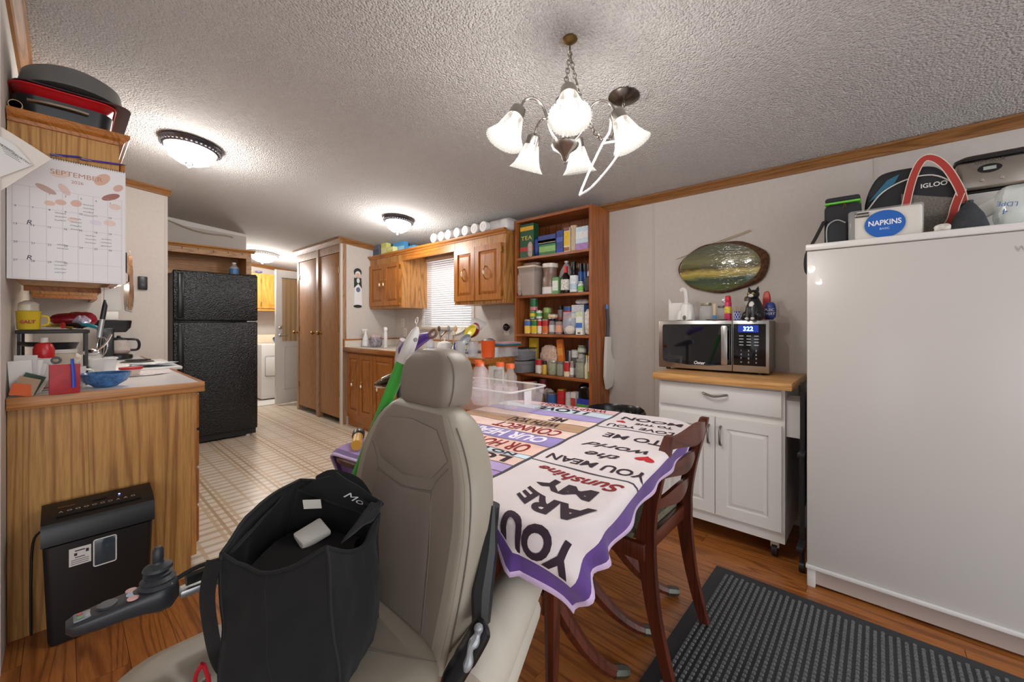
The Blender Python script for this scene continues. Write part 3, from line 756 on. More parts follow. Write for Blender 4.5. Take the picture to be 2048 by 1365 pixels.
for a, b_, hy in ((cy0+.012, ym-.002, ym-.03), (ym+.002, cy1-.012, ym+.03)):
    d = obj('door', G().box(QX-.018, QX-.001, a, a+.055, .15, .675).box(QX-.018, QX-.001, b_-.055, b_, .15, .675).box(QX-.0178, QX-.001, a+.055, b_-.055, .15, .205).box(QX-.0178, QX-.001, a+.055, b_-.055, .62, .675).box(QX-.008, QX-.001, a+.055, b_-.055, .205, .62), CW, t, False)
    r0 = [(QX-.008, a+.06, .21), (QX-.008, b_-.06, .21), (QX-.008, b_-.06, .615), (QX-.008, a+.06, .615)]
    r1 = [(QX-.015, a+.08, .23), (QX-.015, b_-.08, .23), (QX-.015, b_-.08, .595), (QX-.015, a+.08, .595)]
    obj('panel', G().loft([r0, r1]), CW, d, False)
    obj('handle', G().tube(catmull([(QX-.018, hy, .53), (QX-.04, hy, .54), (QX-.045, hy, .58), (QX-.04, hy, .62), (QX-.018, hy, .63)], 4), .006), NICKEL, d)
obj('towel_bar', G().rbox(2.50, 2.53, cy1, cy1+.055, .78, .82, .012), CW, t)
obj('side_rack', G().prism([(QX+.02, .62), (QX+.02, .8), (QX+.1, .815), (QX+.2, .74), (WR-.1, .73), (WR-.1, .62)], cy0-.06, cy0-.002, 'y'), CW, t, False)
for cxx, cyy in ((QX+.05, cy0+.05), (QX+.05, cy1-.05), (WR-.1, cy0+.05), (WR-.1, cy1-.05)):
    c = obj('caster', G().cyl((cxx, cyy-.012, .03), .03, .024, 'y', 16), M('#1d1d1e', .5), t)
    obj('fork', G().box(cxx-.012, cxx+.012, cyy-.018, cyy+.018, .045, .089), M('#d5cfc2', .4), c, False)
# microwave
mw = thing('microwave', 'stainless microwave with black glass door on the kitchen cart', 'microwave', (2.575, .745, ct), math.radians(3.2))
MWW, MWH, MWD = .30, .305, .28
obj('body', G().rbox(.012, MWD, -MWW, MWW, .012, MWH, .006), M('#8d8a86', .35, .8), mw)
for a in (.03, MWD-.03):
    for b_ in (-.25, .25): obj('foot', G().cyl((a, b_, 0), .014, .013, n=10), BLK, mw)
spl = -.12
obj('fascia', G().rbox(-.004, .012, -MWW, spl-.001, .012, MWH, .004), STEEL, mw)
d = obj('door', G().rbox(-.006, .012, spl+.001, MWW, .012, MWH, .004), STEEL, mw)
poly = [(spl+.003, .05), (0, .038), (.12, .036), (.25, .048), (.27, .055), (.275, .07), (.275, .27), (.27, .282), (spl+.003, .285)]
obj('window', G().prism(poly, -.0075, -.005, 'x'), M('#0a0c12', .06, coat=1.0), d, False)
obj('handle', G().rbox(-.045, -.03, spl+.018, spl+.052, .05, .275, .006).rbox(-.031, -.005, spl+.022, spl+.048, .055, .08, .004).rbox(-.031, -.005, spl+.022, spl+.048, .245, .27, .004), STEEL, d)
obj('lettering', txt_at('Oster', .026, (-.0082, .055, .052), shear=.2, bold=.0006), M('#e8e8e8', .4), d, False)
cp = obj('control_panel', G().rbox(-.0065, -.0035, -.285, spl-.006, .05, .285, .001), M('#0b0c11', .12), mw)
obj('display', txt_at('322', .034, (-.0072, -.2, .258), bold=.0005), emit('#8fd4ff', 4.0), cp, False)
obj('display_window', G().box(-.0068, -.0066, -.25, -.15, .238, .278), emit('#0b2a88', .5), cp, False)
g = G()
for r in range(4):
    for c in range(3): g.join(txt_at([['1', '2', '3'], ['4', '5', '6'], ['7', '8', '9'], ['o', '0', 'o']][r][c], .015, (-.0068, -.165-.037*c, .135-.022*r)))
for r in range(4):
    for c in range(3): g.box(-.0069, -.0066, -.155-.037*c-.022, -.155-.037*c, .215-.017*r, .219-.017*r)
g2 = obj('keypad', g, M('#d5d8dd', .4), cp, False); g2['kind'] = 'stuff'
# white upright freezer
fz = thing('freezer', 'large white upright freezer with items piled on top', 'freezer', (2.245, -.5, 0))
FW_ = .741; FT = 1.535
obj('body', G().rbox(.02, .6, 0, FW_, .085, FT-.028, .004), M('#dedad6', .35), fz)
obj('door', G().rbox(0, .02, 0, FW_, .1, FT-.03, .004), M('#d2cec9', .3, coat=.2), fz)
obj('door_lip', G().rbox(-.008, .018, -.004, FW_+.004, .083, .1, .004), M('#e6e4e2', .3), fz)
obj('top', G().rbox(-.012, .6, -.004, FW_+.004, FT-.028, FT, .006), M('#e6e4e0', .3), fz)
obj('kick_panel', G().box(.02, .04, .03, FW_-.03, .012, .083), M('#b9aca4', .5), fz, False)
for b_ in (FW_-.03, 0): obj('corner_foot', G().rbox(.004, .03, b_, b_+.03, 0, .083, .003), M('#dedcd9', .4), fz)
for b_ in (.04, FW_-.04): obj('foot', G().cyl((.55, b_, 0), .02, .085, n=10), BLK, fz)
obj('lettering', txt_at('W', .03, (-.0012, P(2043, 497, x=2.244).y+.5, P(2043, 497, x=2.244).z)), M('#b5b2ae', .4), fz, False)
# black folding thing between cart and freezer
t = thing('folding_stand', 'black metal folding stand squeezed between cart and freezer', 'stand', (2.36, .272, 0))
obj('post', G().tube([(0, 0, .02), (.02, 0, .9)], .01), M('#232326', .45), t)
obj('post', G().tube([(.25, 0, .02), (.27, 0, .9)], .01), M('#232326', .45), t)
obj('arm', G().rbox(-.06, .03, -.012, .012, .555, .575, .004), M('#2b2c30', .4), t)
obj('arm', G().rbox(-.09, .03, -.012, .012, .13, .15, .004), M('#2b2c30', .4), t)
obj('panel', G().box(.03, .24, -.008, .008, .3, .85), M('#2a1f1c', .6), t, False)
obj('wheel', G().cyl((.0, -.01, .025), .025, .02, 'y'), BLK, t)
# trash can with black liner
tp = (2.35, 1.24)
t = thing('trash_can', 'round trash can with black plastic liner behind the table', 'trash can', (*tp, 0))
obj('bin', G().lathe([(.13, 0), (.135, .01), (.17, .6), (.165, .6), (.13, .02), (0, .02)], n=24), M('#55524e', .5), t)
obj('liner', crumple(G().shell([(.174, .42), (.178, .55), (.182, .625), (.175, .64), (.165, .62), (.16, .5)], n=36), .006, 30), M('#121214', .25), t)
# floor mat
MX1 = 2.13; MX0 = 1.2; MY1 = .585; MY0 = -.75
t = thing('door_mat', 'charcoal ribbed floor mat in front of the white freezer', 'mat', (0, 0, 0))
obj('border', G().rbox(MX0, MX1, MY0, MY1, .0006, .007, .003), M('#33363b', .7), t)
g = G(); sp = .0215
nx = int((MX1-MX0-.05)/sp); ny = int((MY1-MY0-.05)/sp)
for i in range(nx):
    for j in range(ny):
        x = MX0+.03+i*sp+(sp/2 if j % 2 else 0); y = MY0+.03+j*sp; h = .0125
        a = .0075
        g.add([(x-a, y-a*.8, .006), (x+a, y-a*.8, .006), (x+a, y+a*.8, .006), (x-a, y+a*.8, .006), (x-a*.6, y-a*.5, h), (x+a*.6, y-a*.5, h), (x+a*.6, y+a*.5, h), (x-a*.6, y+a*.5, h)],
              [(4, 5, 6, 7), (0, 1, 5, 4), (1, 2, 6, 5), (2, 3, 7, 6), (3, 0, 4, 7)])
o = obj('carpet_nubs', g, M('#6d6e70', .95, var=.55, vs=300), t); o['kind'] = 'stuff'

# ================================================================ TABLE, BLANKET, CHAIR
TX0, TX1, TY0, TY1, TZ = .625, 1.755, .508, 1.43, .757
MAH = wood('#5f2a18', '#3a150b', 'z', 9, .35, 1, .3)
MAHX = wood('#5f2a18', '#3a150b', 'x', 9, .35, 1, .3)
TC = Vector((1.15, .93, 0)); TROT = Matrix.Translation(TC) @ Matrix.Rotation(math.radians(7), 4, 'Z') @ Matrix.Translation(-TC); TINV = TROT.inverted()
tb = thing('dining_table', 'dark mahogany table with curved legs under the lettered blanket', 'table', (0, 0, 0))
def crad(s): return .13 if s < 1.15 else .12
def tring(a, z):
    o = []
    for cx_, cy_, q, r in ((TX1-.12, TY1-.12, 0, .12), (TX0+.13, TY1-.13, 90, .13), (TX0+.13, TY0+.13, 180, .13), (TX1-.12, TY0+.12, 270, .12)):
        for i in range(9):
            t_ = math.radians(q+90*i/8); o.append((cx_+(r-a)*math.cos(t_), cy_+(r-a)*math.sin(t_), z))
    return o
obj('table_top', G().loft([tring(a, z) for a, z in ((.012, TZ-.024), (0, TZ-.018), (0, TZ-.005), (.006, TZ))]).xf(TROT), MAHX, tb)
obj('apron', G().box(TX0+.15, TX1-.12, TY0+.18, TY1-.22, TZ-.1, TZ-.025).xf(TROT), MAHX, tb, False)
def saber(p0, p1, name='leg'):
    """curved pedestal leg with a brass shoe, from p0 (high) to foot p1"""
    p0 = Vector(p0); p1 = Vector(p1); d = p1-p0
    pts = []
    for t_ in lins(0, 1, 12):
        x = p0.x+d.x*t_; y = p0.y+d.y*t_
        z = p1.z+.022+(p0.z-p1.z-.022)*(1-t_)**1.7
        pts.append((x, y, z))
    l = obj(name, G().tube(pts, [.03-.012*t_ for t_ in lins(0, 1, 12)], 8), MAH, tb)
    a = Vector(pts[-2]); b_ = Vector(pts[-1]); dd = (b_-a).normalized()
    obj('foot_cap', G().tube([b_-dd*.035, b_, b_+dd*.02], [.021, .021, .017], 8), M('#57584f', .35, .7), l)
for a, b_ in (((1.02, .77, .36), (1.25, .634, 0)), ((1.24, .86, .36), (1.49, .635, 0)), ((1.52, .87, .36), (1.775, .66, 0)), ((1.02, 1.12, .36), (1.22, 1.27, 0)), ((1.52, 1.02, .36), (1.775, 1.24, 0))):
    saber(a, b_)
for cx_ in (1.02, 1.5):
    obj('pedestal', G().lathe([(.05, .3), (.055, .36), (.035, .42), (.05, .5), (.03, .6), (.045, .66)], (cx_, .945, 0), 16), MAH, tb)
obj('cross_bar', G().rbox(1.0, 1.54, .91, .98, .31, .35, .006).rbox(1.0, 1.04, .75, 1.14, .33, .37, .006), MAHX, tb)
obj('front_leg', G().tube([(.965, .715, 0), (.955, .705, .35), (.95, .7, .66)], [.016, .024, .026], 8), MAH, tb)
# --- blanket
BZ = TZ+.006
def cloth(s, t_, off=0.0):
    fs = min(1, max(0, (1.0-s)/.5)); ft = min(1, max(0, (.64-t_)/.22))
    q_ = min(1, max(0, (t_-.62)/.17)); q_ = q_*q_*(3-2*q_)
    s, t_ = s + fs*(.14*q_ + 1.4*max(0, .62-t_)**2), t_ - .06*ft*ft*fs
    CR = crad(s)
    qx = min(max(s, TX0+CR), TX1-CR); qy = min(max(t_, TY0+CR), TY1-CR)
    vx, vy = s-qx, t_-qy; L = math.hypot(vx, vy); d = L-CR
    wv = .0016*math.sin(s*31+t_*9)*math.sin(t_*27-s*7)
    if d <= 0 or L < 1e-6: return Vector((s, t_, BZ+off+wv))
    nx_, ny_ = vx/L, vy/L; ex, ey = qx+nx_*CR, qy+ny_*CR
    rb = .022; arc = rb*PI/2
    if d < arc:
        th = d/rb; r = (rb+off)*math.sin(th); z = BZ-rb+(rb+off)*math.cos(th)
    else:
        dd = d-arc; lean = .04
        tang = s*1.0 + t_*1.0 + math.atan2(ny_, nx_)*.25
        rip = .14*dd*math.sin(tang*30)
        r = rb+off+dd*lean+rip; z = BZ-rb-dd*.985
    return Vector((ex+nx_*r, ey+ny_*r, z+wv*.5))
SX0, SX1, SY0_, SY1_ = .49, TX1+.08, .43, TY1+.19
def zx(u, v_): return (TINV @ P(u, v_, z=BZ)).x
rows = [zx(1003, 968), zx(1037, 950), zx(1071, 930.6), zx(1088, 921), zx(1122, 900), zx(1145, 883), zx(1174, 869.5), zx(1192, 858.5), zx(1216, 850), zx(1236, 842), zx(1250, 834), zx(1262, 828)]
DV = .825  # divider between the two columns
cols = ['#a986c9', '#b7a0d6', '#f3cdbf', '#cfe3ee', '#f2c4b4', '#8f7fc6', '#f3cfc2', '#b98d63', '#f4d3c4', '#a391d3', '#cfe3ef', '#f2c5c9', '#b06a6c']
MATS = [M('#e2d8d9', .9, var=.05, vs=6, sheen=.3, bmp=.3, bs=180), M('#5b3a86', .85, var=.25, vs=14, sheen=.3, bmp=.3, bs=180), M('#2c2438', .9, sheen=.2), M('#d9bfe6', .9, var=.1, vs=12, sheen=.3, bmp=.4, bs=120)]
MATS += [M(c, .88, var=.16, vs=9, sheen=.3, bmp=.3, bs=180) for c in cols]
hem = .012; bord = .05
LINES_R = [.943, 1.455]
def cmat(s, t_):
    if s < SX0+hem or s > SX1-hem or t_ < SY0_+hem or t_ > SY1_-hem: return 3
    if s < SX0+bord or s > SX1-bord or t_ < SY0_+bord or t_ > SY1_-bord: return 1
    if abs(t_-DV) < .0065: return 2
    if t_ < DV:
        for l in LINES_R:
            if abs(s-l) < .0055: return 2
        return 0
    for r in rows:
        if abs(s-r) < .003: return 2
    k = sum(1 for r in rows if s > r)
    return 4+k
def cuts(lo, hi, step, extra):
    a = set(round(lo+(hi-lo)*i/int((hi-lo)/step), 5) for i in range(int((hi-lo)/step)+1))
    e = set(round(x, 5) for x in extra)
    a = {x for x in a if all(abs(x-y) > .004 for y in e)}
    return sorted(a | e)
ex_s = [SX0, SX1, SX0+hem, SX1-hem, SX0+bord, SX1-bord]
for r in rows: ex_s += [r-.003, r+.003]
for l in LINES_R: ex_s += [l-.0055, l+.0055]
S_ = cuts(SX0, SX1, .014, [x for x in ex_s if SX0 <= x <= SX1])
T_ = cuts(SY0_, SY1_, .014, [SY0_, SY1_, SY0_+hem, SY1_-hem, SY0_+bord, SY1_-bord, DV-.0065, DV+.0065])
bl = thing('blanket', 'plush purple and white lettered blanket spread over the dining table', 'blanket', (0, 0, 0))
o = obj('cloth', G().grid(lambda a, b_: TROT @ cloth(a, b_), S_, T_, cmat), MATS, bl, True, 80)
sm = o.modifiers.new('thick', 'SOLIDIFY'); sm.thickness = .005; sm.offset = -1
def on_cloth(name, g, mat, cutstep=.02, off=.0012):
    """lay flat lettering on the blanket surface, finely cut so that it follows the folds"""
    bm = bmesh.new(); vs = [bm.verts.new(p) for p in g.v]
    for f in g.f:
        try: bm.faces.new([vs[i] for i in f])
        except ValueError: pass
    for ax in (0, 1):
        lo = min(v.co[ax] for v in bm.verts); hi = max(v.co[ax] for v in bm.verts)
        c = math.ceil(lo/cutstep)*cutstep
        while c < hi:
            co = [0, 0, 0]; co[ax] = c; no = [0, 0, 0]; no[ax] = 1
            bmesh.ops.bisect_plane(bm, geom=list(bm.verts)+list(bm.edges)+list(bm.faces), plane_co=co, plane_no=no)
            c += cutstep
    bm.verts.index_update()
    r = G().add([TROT @ cloth(v.co.x, v.co.y, off) for v in bm.verts], [[v.index for v in f.verts] for f in bm.faces]); bm.free()
    return obj(name, r, mat, bl, False)
INK = M('#33222f', .9); RED = M('#8d1f22', .9); WHI = M('#f2ecfa', .9); BRT = M('#c4202c', .9)
def say(s, x, ya, yb, h, mat=INK, bold=.003, shear=0.0, cs=.03):
    """text reading along +Y, its top towards -X (upside down for the camera)"""
    g = txt(s, h*1.38, abs(yb-ya), bold, shear)
    # local (tx, ty): reading along +Y, letter tops towards -X
    g.v = [(x-p[1], (ya+yb)/2+p[0], 0) for p in g.v]
    on_cloth('lettering', g, mat, cs)
say('YOU', .583, .495, .675, .07, INK, .0045, 0, .008)
say('ARE', .70, .52, .71, .07, INK, .004, 0, .01)
say('MY', .805, .55, .71, .062, INK, .004)
say('Sunshine', .88, .51, .765, .05, RED, .0015, .35)
say('YOU MEAN', 1.01, .48, .79, .052, INK, .0015, 0, .015)
say('the', 1.105, .60, .71, .05, INK, .001, .35); say('world', 1.205, .54, .76, .055, INK, .001, .35)
say('TO ME', 1.345, .53, .74, .06, INK, .0015)
say('I LOVE YOU', 1.50, .5, .79, .04, INK, .001); say('TO THE', 1.575, .55, .70, .028, INK, .001); say('MOON', 1.645, .53, .78, .05, INK, .002)
def heart(x, y, s):
    g = G(); pts = []
    for k in range(24):
        a = 2*PI*k/24; pts.append((x-s*(13*math.cos(a)-5*math.cos(2*a)-2*math.cos(3*a)-math.cos(4*a))/16, y+s*math.sin(a)**3, 0))
    g.add(pts, [tuple(range(24))]); on_cloth('heart', g, BRT)
heart(1.15, .53, .03); heart(1.575, .76, .02)
rowtext = [(2, 'LOVE', INK, .07, .3, .003), (3, 'NO MATTER', INK, .8, .34, .0015), (4, 'OR HOW NEAR', RED, .7, .42, .002), (5, 'OUR HEARTS', WHI, .8, .42, .004), (6, 'CONNECT', RED, .7, .3, .002), (7, 'WITH YOU', INK, .7, .24, .002), (8, 'ME', INK, .6, .07, .002), (10, 'I LOVE', INK, .8, .27, .003), (11, 'WRAP YOURSELF', RED, .7, .36, .001)]
say('LOVE', (rows[1]+rows[2])/2, .87, 1.13, (rows[2]-rows[1])*.75, INK, .003)
for k, s, mt_, fr_, wd, bo in rowtext[1:]:
    a, b_ = rows[k-1], rows[k]
    y0 = .88+(.08 if k == 8 else 0)+(.06 if k in (7, 10) else 0)
    say(s, (a+b_)/2, y0, y0+wd, (b_-a)*.7, mt_, bo)
# --- vintage chair pushed to the table
cx0, cx1 = 1.325, 1.68
chr_ = thing('dining_chair', 'worn mahogany ladder-back chair with tweed seat tucked under the blanket', 'chair', (0, 0, 0))
def stile(x):
    pts = [(x, .505, .815), (x, .52, .76), (x, .55, .65), (x, .572, .54), (x, .585, .45), (x, .575, .33), (x, .555, .2), (x, .525, .08), (x, .505, .013)]
    w_ = [.014, .019, .021, .023, .032, .026, .021, .018, .016]
    rings = []
    P_ = catmull(pts, 3); W_ = [w_[0]]
    W_ = [w_[min(int(i/3), 8)]*(1-(i % 3)/3)+w_[min(int(i/3)+1, 8)]*((i % 3)/3) for i in range(len(P_))]
    for p, ww in zip(P_, W_):
        rings.append([(p.x-.012, p.y-ww, p.z), (p.x+.012, p.y-ww, p.z), (p.x+.012, p.y+ww, p.z), (p.x-.012, p.y+ww, p.z)])
    return G().loft(rings)
for x in (cx0, cx1): obj('back_leg', stile(x), MAH, chr_, True, 50)
def slat(y, z, h, name):
    us = lins(cx0+.01, cx1-.01, 15); n = len(us)
    v_ = []; f = []
    for x in us:
        q = (x-cx0)/(cx1-cx0); bow = -.028*math.sin(PI*q); wave = .012*math.cos(2*PI*q*1.0)+.008*math.sin(PI*q)
        up_ = z+h/2-wave*1.2+.01; lo_ = z-h/2+wave*.9
        for a, c in ((-.007, lo_), (.007, lo_), (.007, up_), (-.007, up_)): v_.append((x, y+bow+a, c))
    rings = [v_[i*4:i*4+4] for i in range(n)]
    return obj(name, G().loft(rings), MAHX, chr_, True, 40)
slat(.508, .785, .055, 'top_rail'); slat(.545, .672, .045, 'back_slat'); slat(.57, .562, .045, 'back_slat')
obj('rear_rail', G().rbox(cx0+.012, cx1-.012, .577, .597, .40, .455, .004), MAHX, chr_)
sx0, sx1 = cx0-.02, cx1+.02
obj('seat', G().loft([rring(sx0+.012-a, sx1-.012+a, .6-a*.5, 1.0+a, .05, z) for a, z in ((-.01, .435), (0, .44), (0, .455), (-.02, .468), (-.08, .474))]), M('#77705c', .95, var=.35, vs=120, bmp=.5, bs=200), chr_)
obj('side_rail', G().rbox(sx0-.012, sx0+.012, .58, 1.01, .385, .442, .004), MAH, chr_)
obj('side_rail', G().rbox(sx1-.012, sx1+.012, .58, 1.01, .385, .442, .004), MAH, chr_)
obj('front_rail', G().rbox(sx0, sx1, .99, 1.012, .385, .442, .004), MAHX, chr_)
for x in (sx0+.01, sx1-.01): obj('front_leg', G().tube([(x, .99, .4), (x, 1.0, .2), (x, 1.01, .0)], [.021, .018, .014], 8), MAH, chr_)
# --- storage bin of empty bottles on the table
t = thing('storage_bin', 'clear plastic bin of empty bottles on the blanket', 'bin', (1.42, 1.42, BZ+.003), math.radians(3))
bx, by, bh = .165, .27, .115
bx, by = .14, .235
fr_ = glass('#f4eef2', .12, .2)
obj('tub', G().loft([rring(-bx+a, bx-a, -by+a, by-a, .03, z) for a, z in ((.02, .003), (.012, .01), (.0, bh))], cap1=False), fr_, t)
obj('rim', G().tube(rring(-bx-.003, bx+.003, -by-.003, by+.003, .03, bh), .004, 6, True), glass('#ffffff', .2, .45), t)
obj('sticker', G().box(-.052, .0, -by+.004-.013, -by+.004-.011, .05, .11), M('#e4dfe3', .5), t, False)
BT = [(.034, 0), (.037, .008), (.037, .05), (.033, .06), (.037, .07), (.037, .1), (.028, .12), (.033, .135), (.033, .15), (.016, .178), (.016, .19)]
bots = [(974, 752, '#e5642c'), (1001, 752, '#e87a35'), (1025, 752, '#ea6a35'), (935, 765, '#ea6a35'), (990, 760, '#dd5a30')]
for k, (bxx, byy, lb) in enumerate(((-.02, .06, 'clear bottle with orange cap nearest the headrest in the bin'), (.03, -.03, 'clear bottle with orange cap in the middle of the bin'), (.0, -.12, 'clear bottle with orange cap nearest the bin corner'), (.05, .14, 'clear bottle with orange cap at the far end of the bin'))):
    bo = thing('plastic_bottle', lb, 'bottle', tuple(Matrix.Translation((1.42, 1.42, BZ+.016)) @ Matrix.Rotation(math.radians(3), 4, 'Z') @ Vector((bxx, byy, 0))), 0, 'empty bottles in the bin')
    obj('bottle', G().shell([(0.001, 0)]+BT, n=18), glass('#fbf8f8', .05, .16), bo)
    obj('cap', G().cyl((0, 0, .19), .021, .02, n=18), M('#e8642f', .35), bo)
    obj('label', G().shell([(.0375, .072), (.0375, .098)], n=18), glass('#f5e6e9', .3, .35), bo)
tag(obj('plastic_bag', crumple(G().lathe([(.0, 0), (.05, .01), (.06, .06), (.045, .1), (.018, .17), (.004, .2)], (1.36, 1.42, BZ+.02), 16), .012, 18), glass('#f1e4e8', .2, .25)), 'pink-tinted clear bag bunched in the bottle bin', 'bag')
p = P(716, 876, z=BZ+.02)
t = thing('flashlight', 'short black and yellow flashlight lying on the blanket', 'flashlight', (p.x, p.y, BZ+.002), math.radians(60))
obj('barrel', G().cyl((0, 0, .02), .017, -.1, 'x', 14), M('#e0a93a', .4), t)
obj('head', G().lathe([(.018, 0), (.021, .006), (.021, .05), (.018, .055)], (0, 0, .021), 16, 'x'), M('#1d1a1c', .35), t)
# ================================================================ POWER WHEELCHAIR
wc = thing('power_wheelchair', 'taupe vinyl captain-seat power wheelchair in the foreground', 'wheelchair', (0, 0, 0))
TAU = M('#857a6f', .42, var=.08, vs=5, bmp=.12, bs=350, bd=.0008)
TAU2 = M('#7b7066', .45, var=.08, vs=5, bmp=.12, bs=350, bd=.0008)
TAUL = M('#a09889', .4, var=.06, vs=5, bmp=.12, bs=350, bd=.0008)
STI = M('#6c665d', .6)
YC = .825
SZ = .545
def bx_(z): return .487 + (z-SZ)*.17           # front plane of the backrest (reclined)
# half width of the backrest by height
HW = [(.50, .205), (.56, .215), (.66, .228), (.76, .232), (.84, .222), (.90, .196), (.95, .158), (.98, .122), (.995, .09)]
def hw(z):
    for (a, p), (b_, q) in zip(HW, HW[1:]):
        if z <= b_: return p+(q-p)*(z-a)/(b_-a)
    return HW[-1][1]
rings = []
zs_ = [.50, .53, .58, .64, .70, .76, .81, .85, .885, .915, .94, .96, .975, .987]
for i, z in enumerate(zs_):
    w_ = hw(z); dep = .088 if z < .95 else .088-(z-.95)*.6
    sh = 0 if z < .95 else (z-.95)*.35
    rings.append(rring(bx_(z)+sh, bx_(z)+dep, YC-w_, YC+w_, .026, z, 5))
w_ = hw(.992); rings.append(rring(bx_(.995)+.03, bx_(.995)+.05, YC-w_*.85, YC+w_*.85, .01, .994, 5))
bk = obj('backrest', G().loft(rings), TAUL, wc, True, 60)
ol = [(bx_(z)-.0006+(0 if z < .95 else (z-.95)*.35), YC+s*(hw(z)-.014), z) for s, zz in ((1, zs_[1:]), (-1, zs_[:0:-1])) for z in zz]
fl = []
for z in zs_[1:-1]:
    sh = 0 if z < .95 else (z-.95)*.35
    fl.append([(bx_(z)+sh-(.0008 if abs(q) < .99 else -.004), YC+q*(hw(z)-(.012)), z) for q in lins(-1, 1, 13)])
g_ = G()
g_.v = [p for r_ in fl for p in r_]; g_.f = [(j*13+i, j*13+i+1, (j+1)*13+i+1, (j+1)*13+i) for j in range(len(fl)-1) for i in range(12)]; g_.m = [0]*len(g_.f)
obj('front_cover', g_, TAU, bk, True, 60)
# sewn centre panel and bolster seams
def fp(y, z, o=.0): return (bx_(z)-o, y, z)
def panel(pts, mat, name, bulge=.006):
    n = len(pts); c = Vector((0, 0, 0))
    for p in pts: c += Vector(p)/n
    inner = [tuple(Vector(p).lerp(c, .12)+Vector((-bulge, 0, -.0))) for p in pts]; pts = [tuple(Vector(p)+Vector((-.001, 0, 0))) for p in pts]
    return obj(name, G().loft([pts, inner], cap0=False), mat, bk, True, 60)
low = [(YC-.135, .55), (YC+.135, .55), (YC+.125, .70), (YC+.11, .815), (YC, .80), (YC-.11, .815), (YC-.125, .70)]
panel([fp(y, z, .0012) for y, z in low], TAU2, 'centre_panel')
upp = [(YC-.105, .845), (YC, .828), (YC+.105, .845), (YC+.15, .89), (YC+.1, .945), (YC, .955), (YC-.1, .945), (YC-.15, .89)]
panel([fp(y, z, .0012) for y, z in upp], TAU, 'upper_panel', .005)
def seam(pts, par=bk, r=.0012): obj('stitching', G().tube(catmull(pts, 4), r, 5), STI, par)
for s in (-1, 1):
    seam([fp(YC+s*.137, .55, .001), fp(YC+s*.128, .70, .001), fp(YC+s*.112, .818, .001), fp(YC+s*.155, .875, .001)])
    seam([(bx_(z)+.012, YC+s*(hw(z)-.002), z) for z in (.52, .6, .7, .8, .87, .92, .955)], bk, .0016)
seam([fp(YC+.112, .82, .001), fp(YC, .805, .001), fp(YC-.112, .82, .001)])
# black rear shell and mesh back
rings = []
for z in (.47, .55, .65, .72, .78):
    w_ = hw(z)-.02; rings.append(rring(bx_(z)+.09, bx_(z)+.125, YC-w_, YC+w_, .02, z, 4))
obj('rear_shell', G().loft(rings), M('#1a1a1c', .5, bmp=.4, bs=120), wc)
# headrest
hr = []
hx = .575
for t_, k in ((-1, .82), (-.93, .92), (-.7, .985), (-.3, 1), (.2, .98), (.55, .9), (.8, .75), (.93, .55), (1, .3)):
    z = 1.052+.066*t_; wdt = .104*k; dd = .046*(k**.6); cxh = hx+.046+t_*.006
    hr.append(rring(cxh-dd, cxh+dd, YC-.01-wdt, YC-.01+wdt, .03, z, 5))
h_ = obj('headrest', G().loft(hr), TAU, wc, True, 70)
seam([(hx+.018-abs(t_)*.004+t_*.006, YC-.01-.104*k-.0004, 1.052+.066*t_) for t_, k in ((-.9, .93), (-.6, .985), (-.2, 1), (.25, .975), (.55, .9), (.8, .75))], h_, .0014)
for s in (-1, 1): obj('headrest_post', G().tube([(hx+.05, YC+s*.04, .97), (hx+.052, YC+s*.04, 1.0)], .006), CHROME, wc)
# seat cushion
rings = []
for a, z in ((.03, .44), (.012, .455), (0, .48), (0, .515), (.014, .537), (.04, .546), (.1, .549)):
    rings.append(rring(.03+a, .51-a*.2, YC-.225+a, YC+.235-a, .09, z, 6))
st = obj('seat', G().loft(rings), TAUL, wc, True, 60)
seam([(.12, YC-.2, .545), (.2, YC-.1, .551), (.25, YC+.05, .551), (.2, YC+.18, .548)], st)
seam([(.47, YC-.21, .5465), (.4, YC-.1, .551), (.36, YC, .551)], st)
# base shroud, wheels
obj('base_shroud', G().loft([rring(.05+a, .62-a, YC-.2+a, YC+.2-a, .08, z, 5) for a, z in ((.02, .09), (0, .14), (0, .3), (.06, .36), (.1, .43))]), M('#232426', .4), wc)
for x, r in ((.12, .12), (.5, .15)):
    for s in (-1, 1):
        wl = obj('wheel', G().lathe([(r*.6, -.03), (r*.92, -.03), (r, -.015), (r, .015), (r*.92, .03), (r*.6, .03)], (x, YC+s*.26, r), 24, 'y'), M('#37373a', .7), wc)
        obj('hub', G().cyl((x, YC+s*.26-.02, r), r*.58, .04, 'y', 18), M('#8c8d90', .4), wl)
# armrest on the camera side folded up: hinge bracket with recline lever, cream pad running back
yb_ = .548
bp = [P(u, v_, y=yb_) for u, v_ in ((893, 1400), (905, 1360), (925, 1325), (946, 1290), (960, 1262), (961, 1240))]
br = obj('recline_bracket', G().tube(catmull(bp, 4), [.022]*9+[.024]*8+[.022, .018, .012, .008], 10, flat=.6), M('#141518', .3), wc)
lv = [P(u, v_, y=yb_-.017) for u, v_ in ((930, 1345), (938, 1322), (941, 1298), (950, 1282), (957, 1262), (956, 1250))]
obj('lever', G().tube(catmull(lv, 4), [.004, .006, .008, .0085, .008, .007, .006, .0055, .006, .0075, .009, .0095, .009, .008, .006, .006, .0075, .0085, .008, .006, .003], 9), M('#9ba0a3', .3, .3), br)
obj('side_bar', G().tube([P(962, 1245, y=.575), P(965, 1180, y=.585), P(978, 1100, y=.59), P(986, 1012, y=.6)], [.018, .022, .018, .006], 8), M('#17181a', .45), wc)
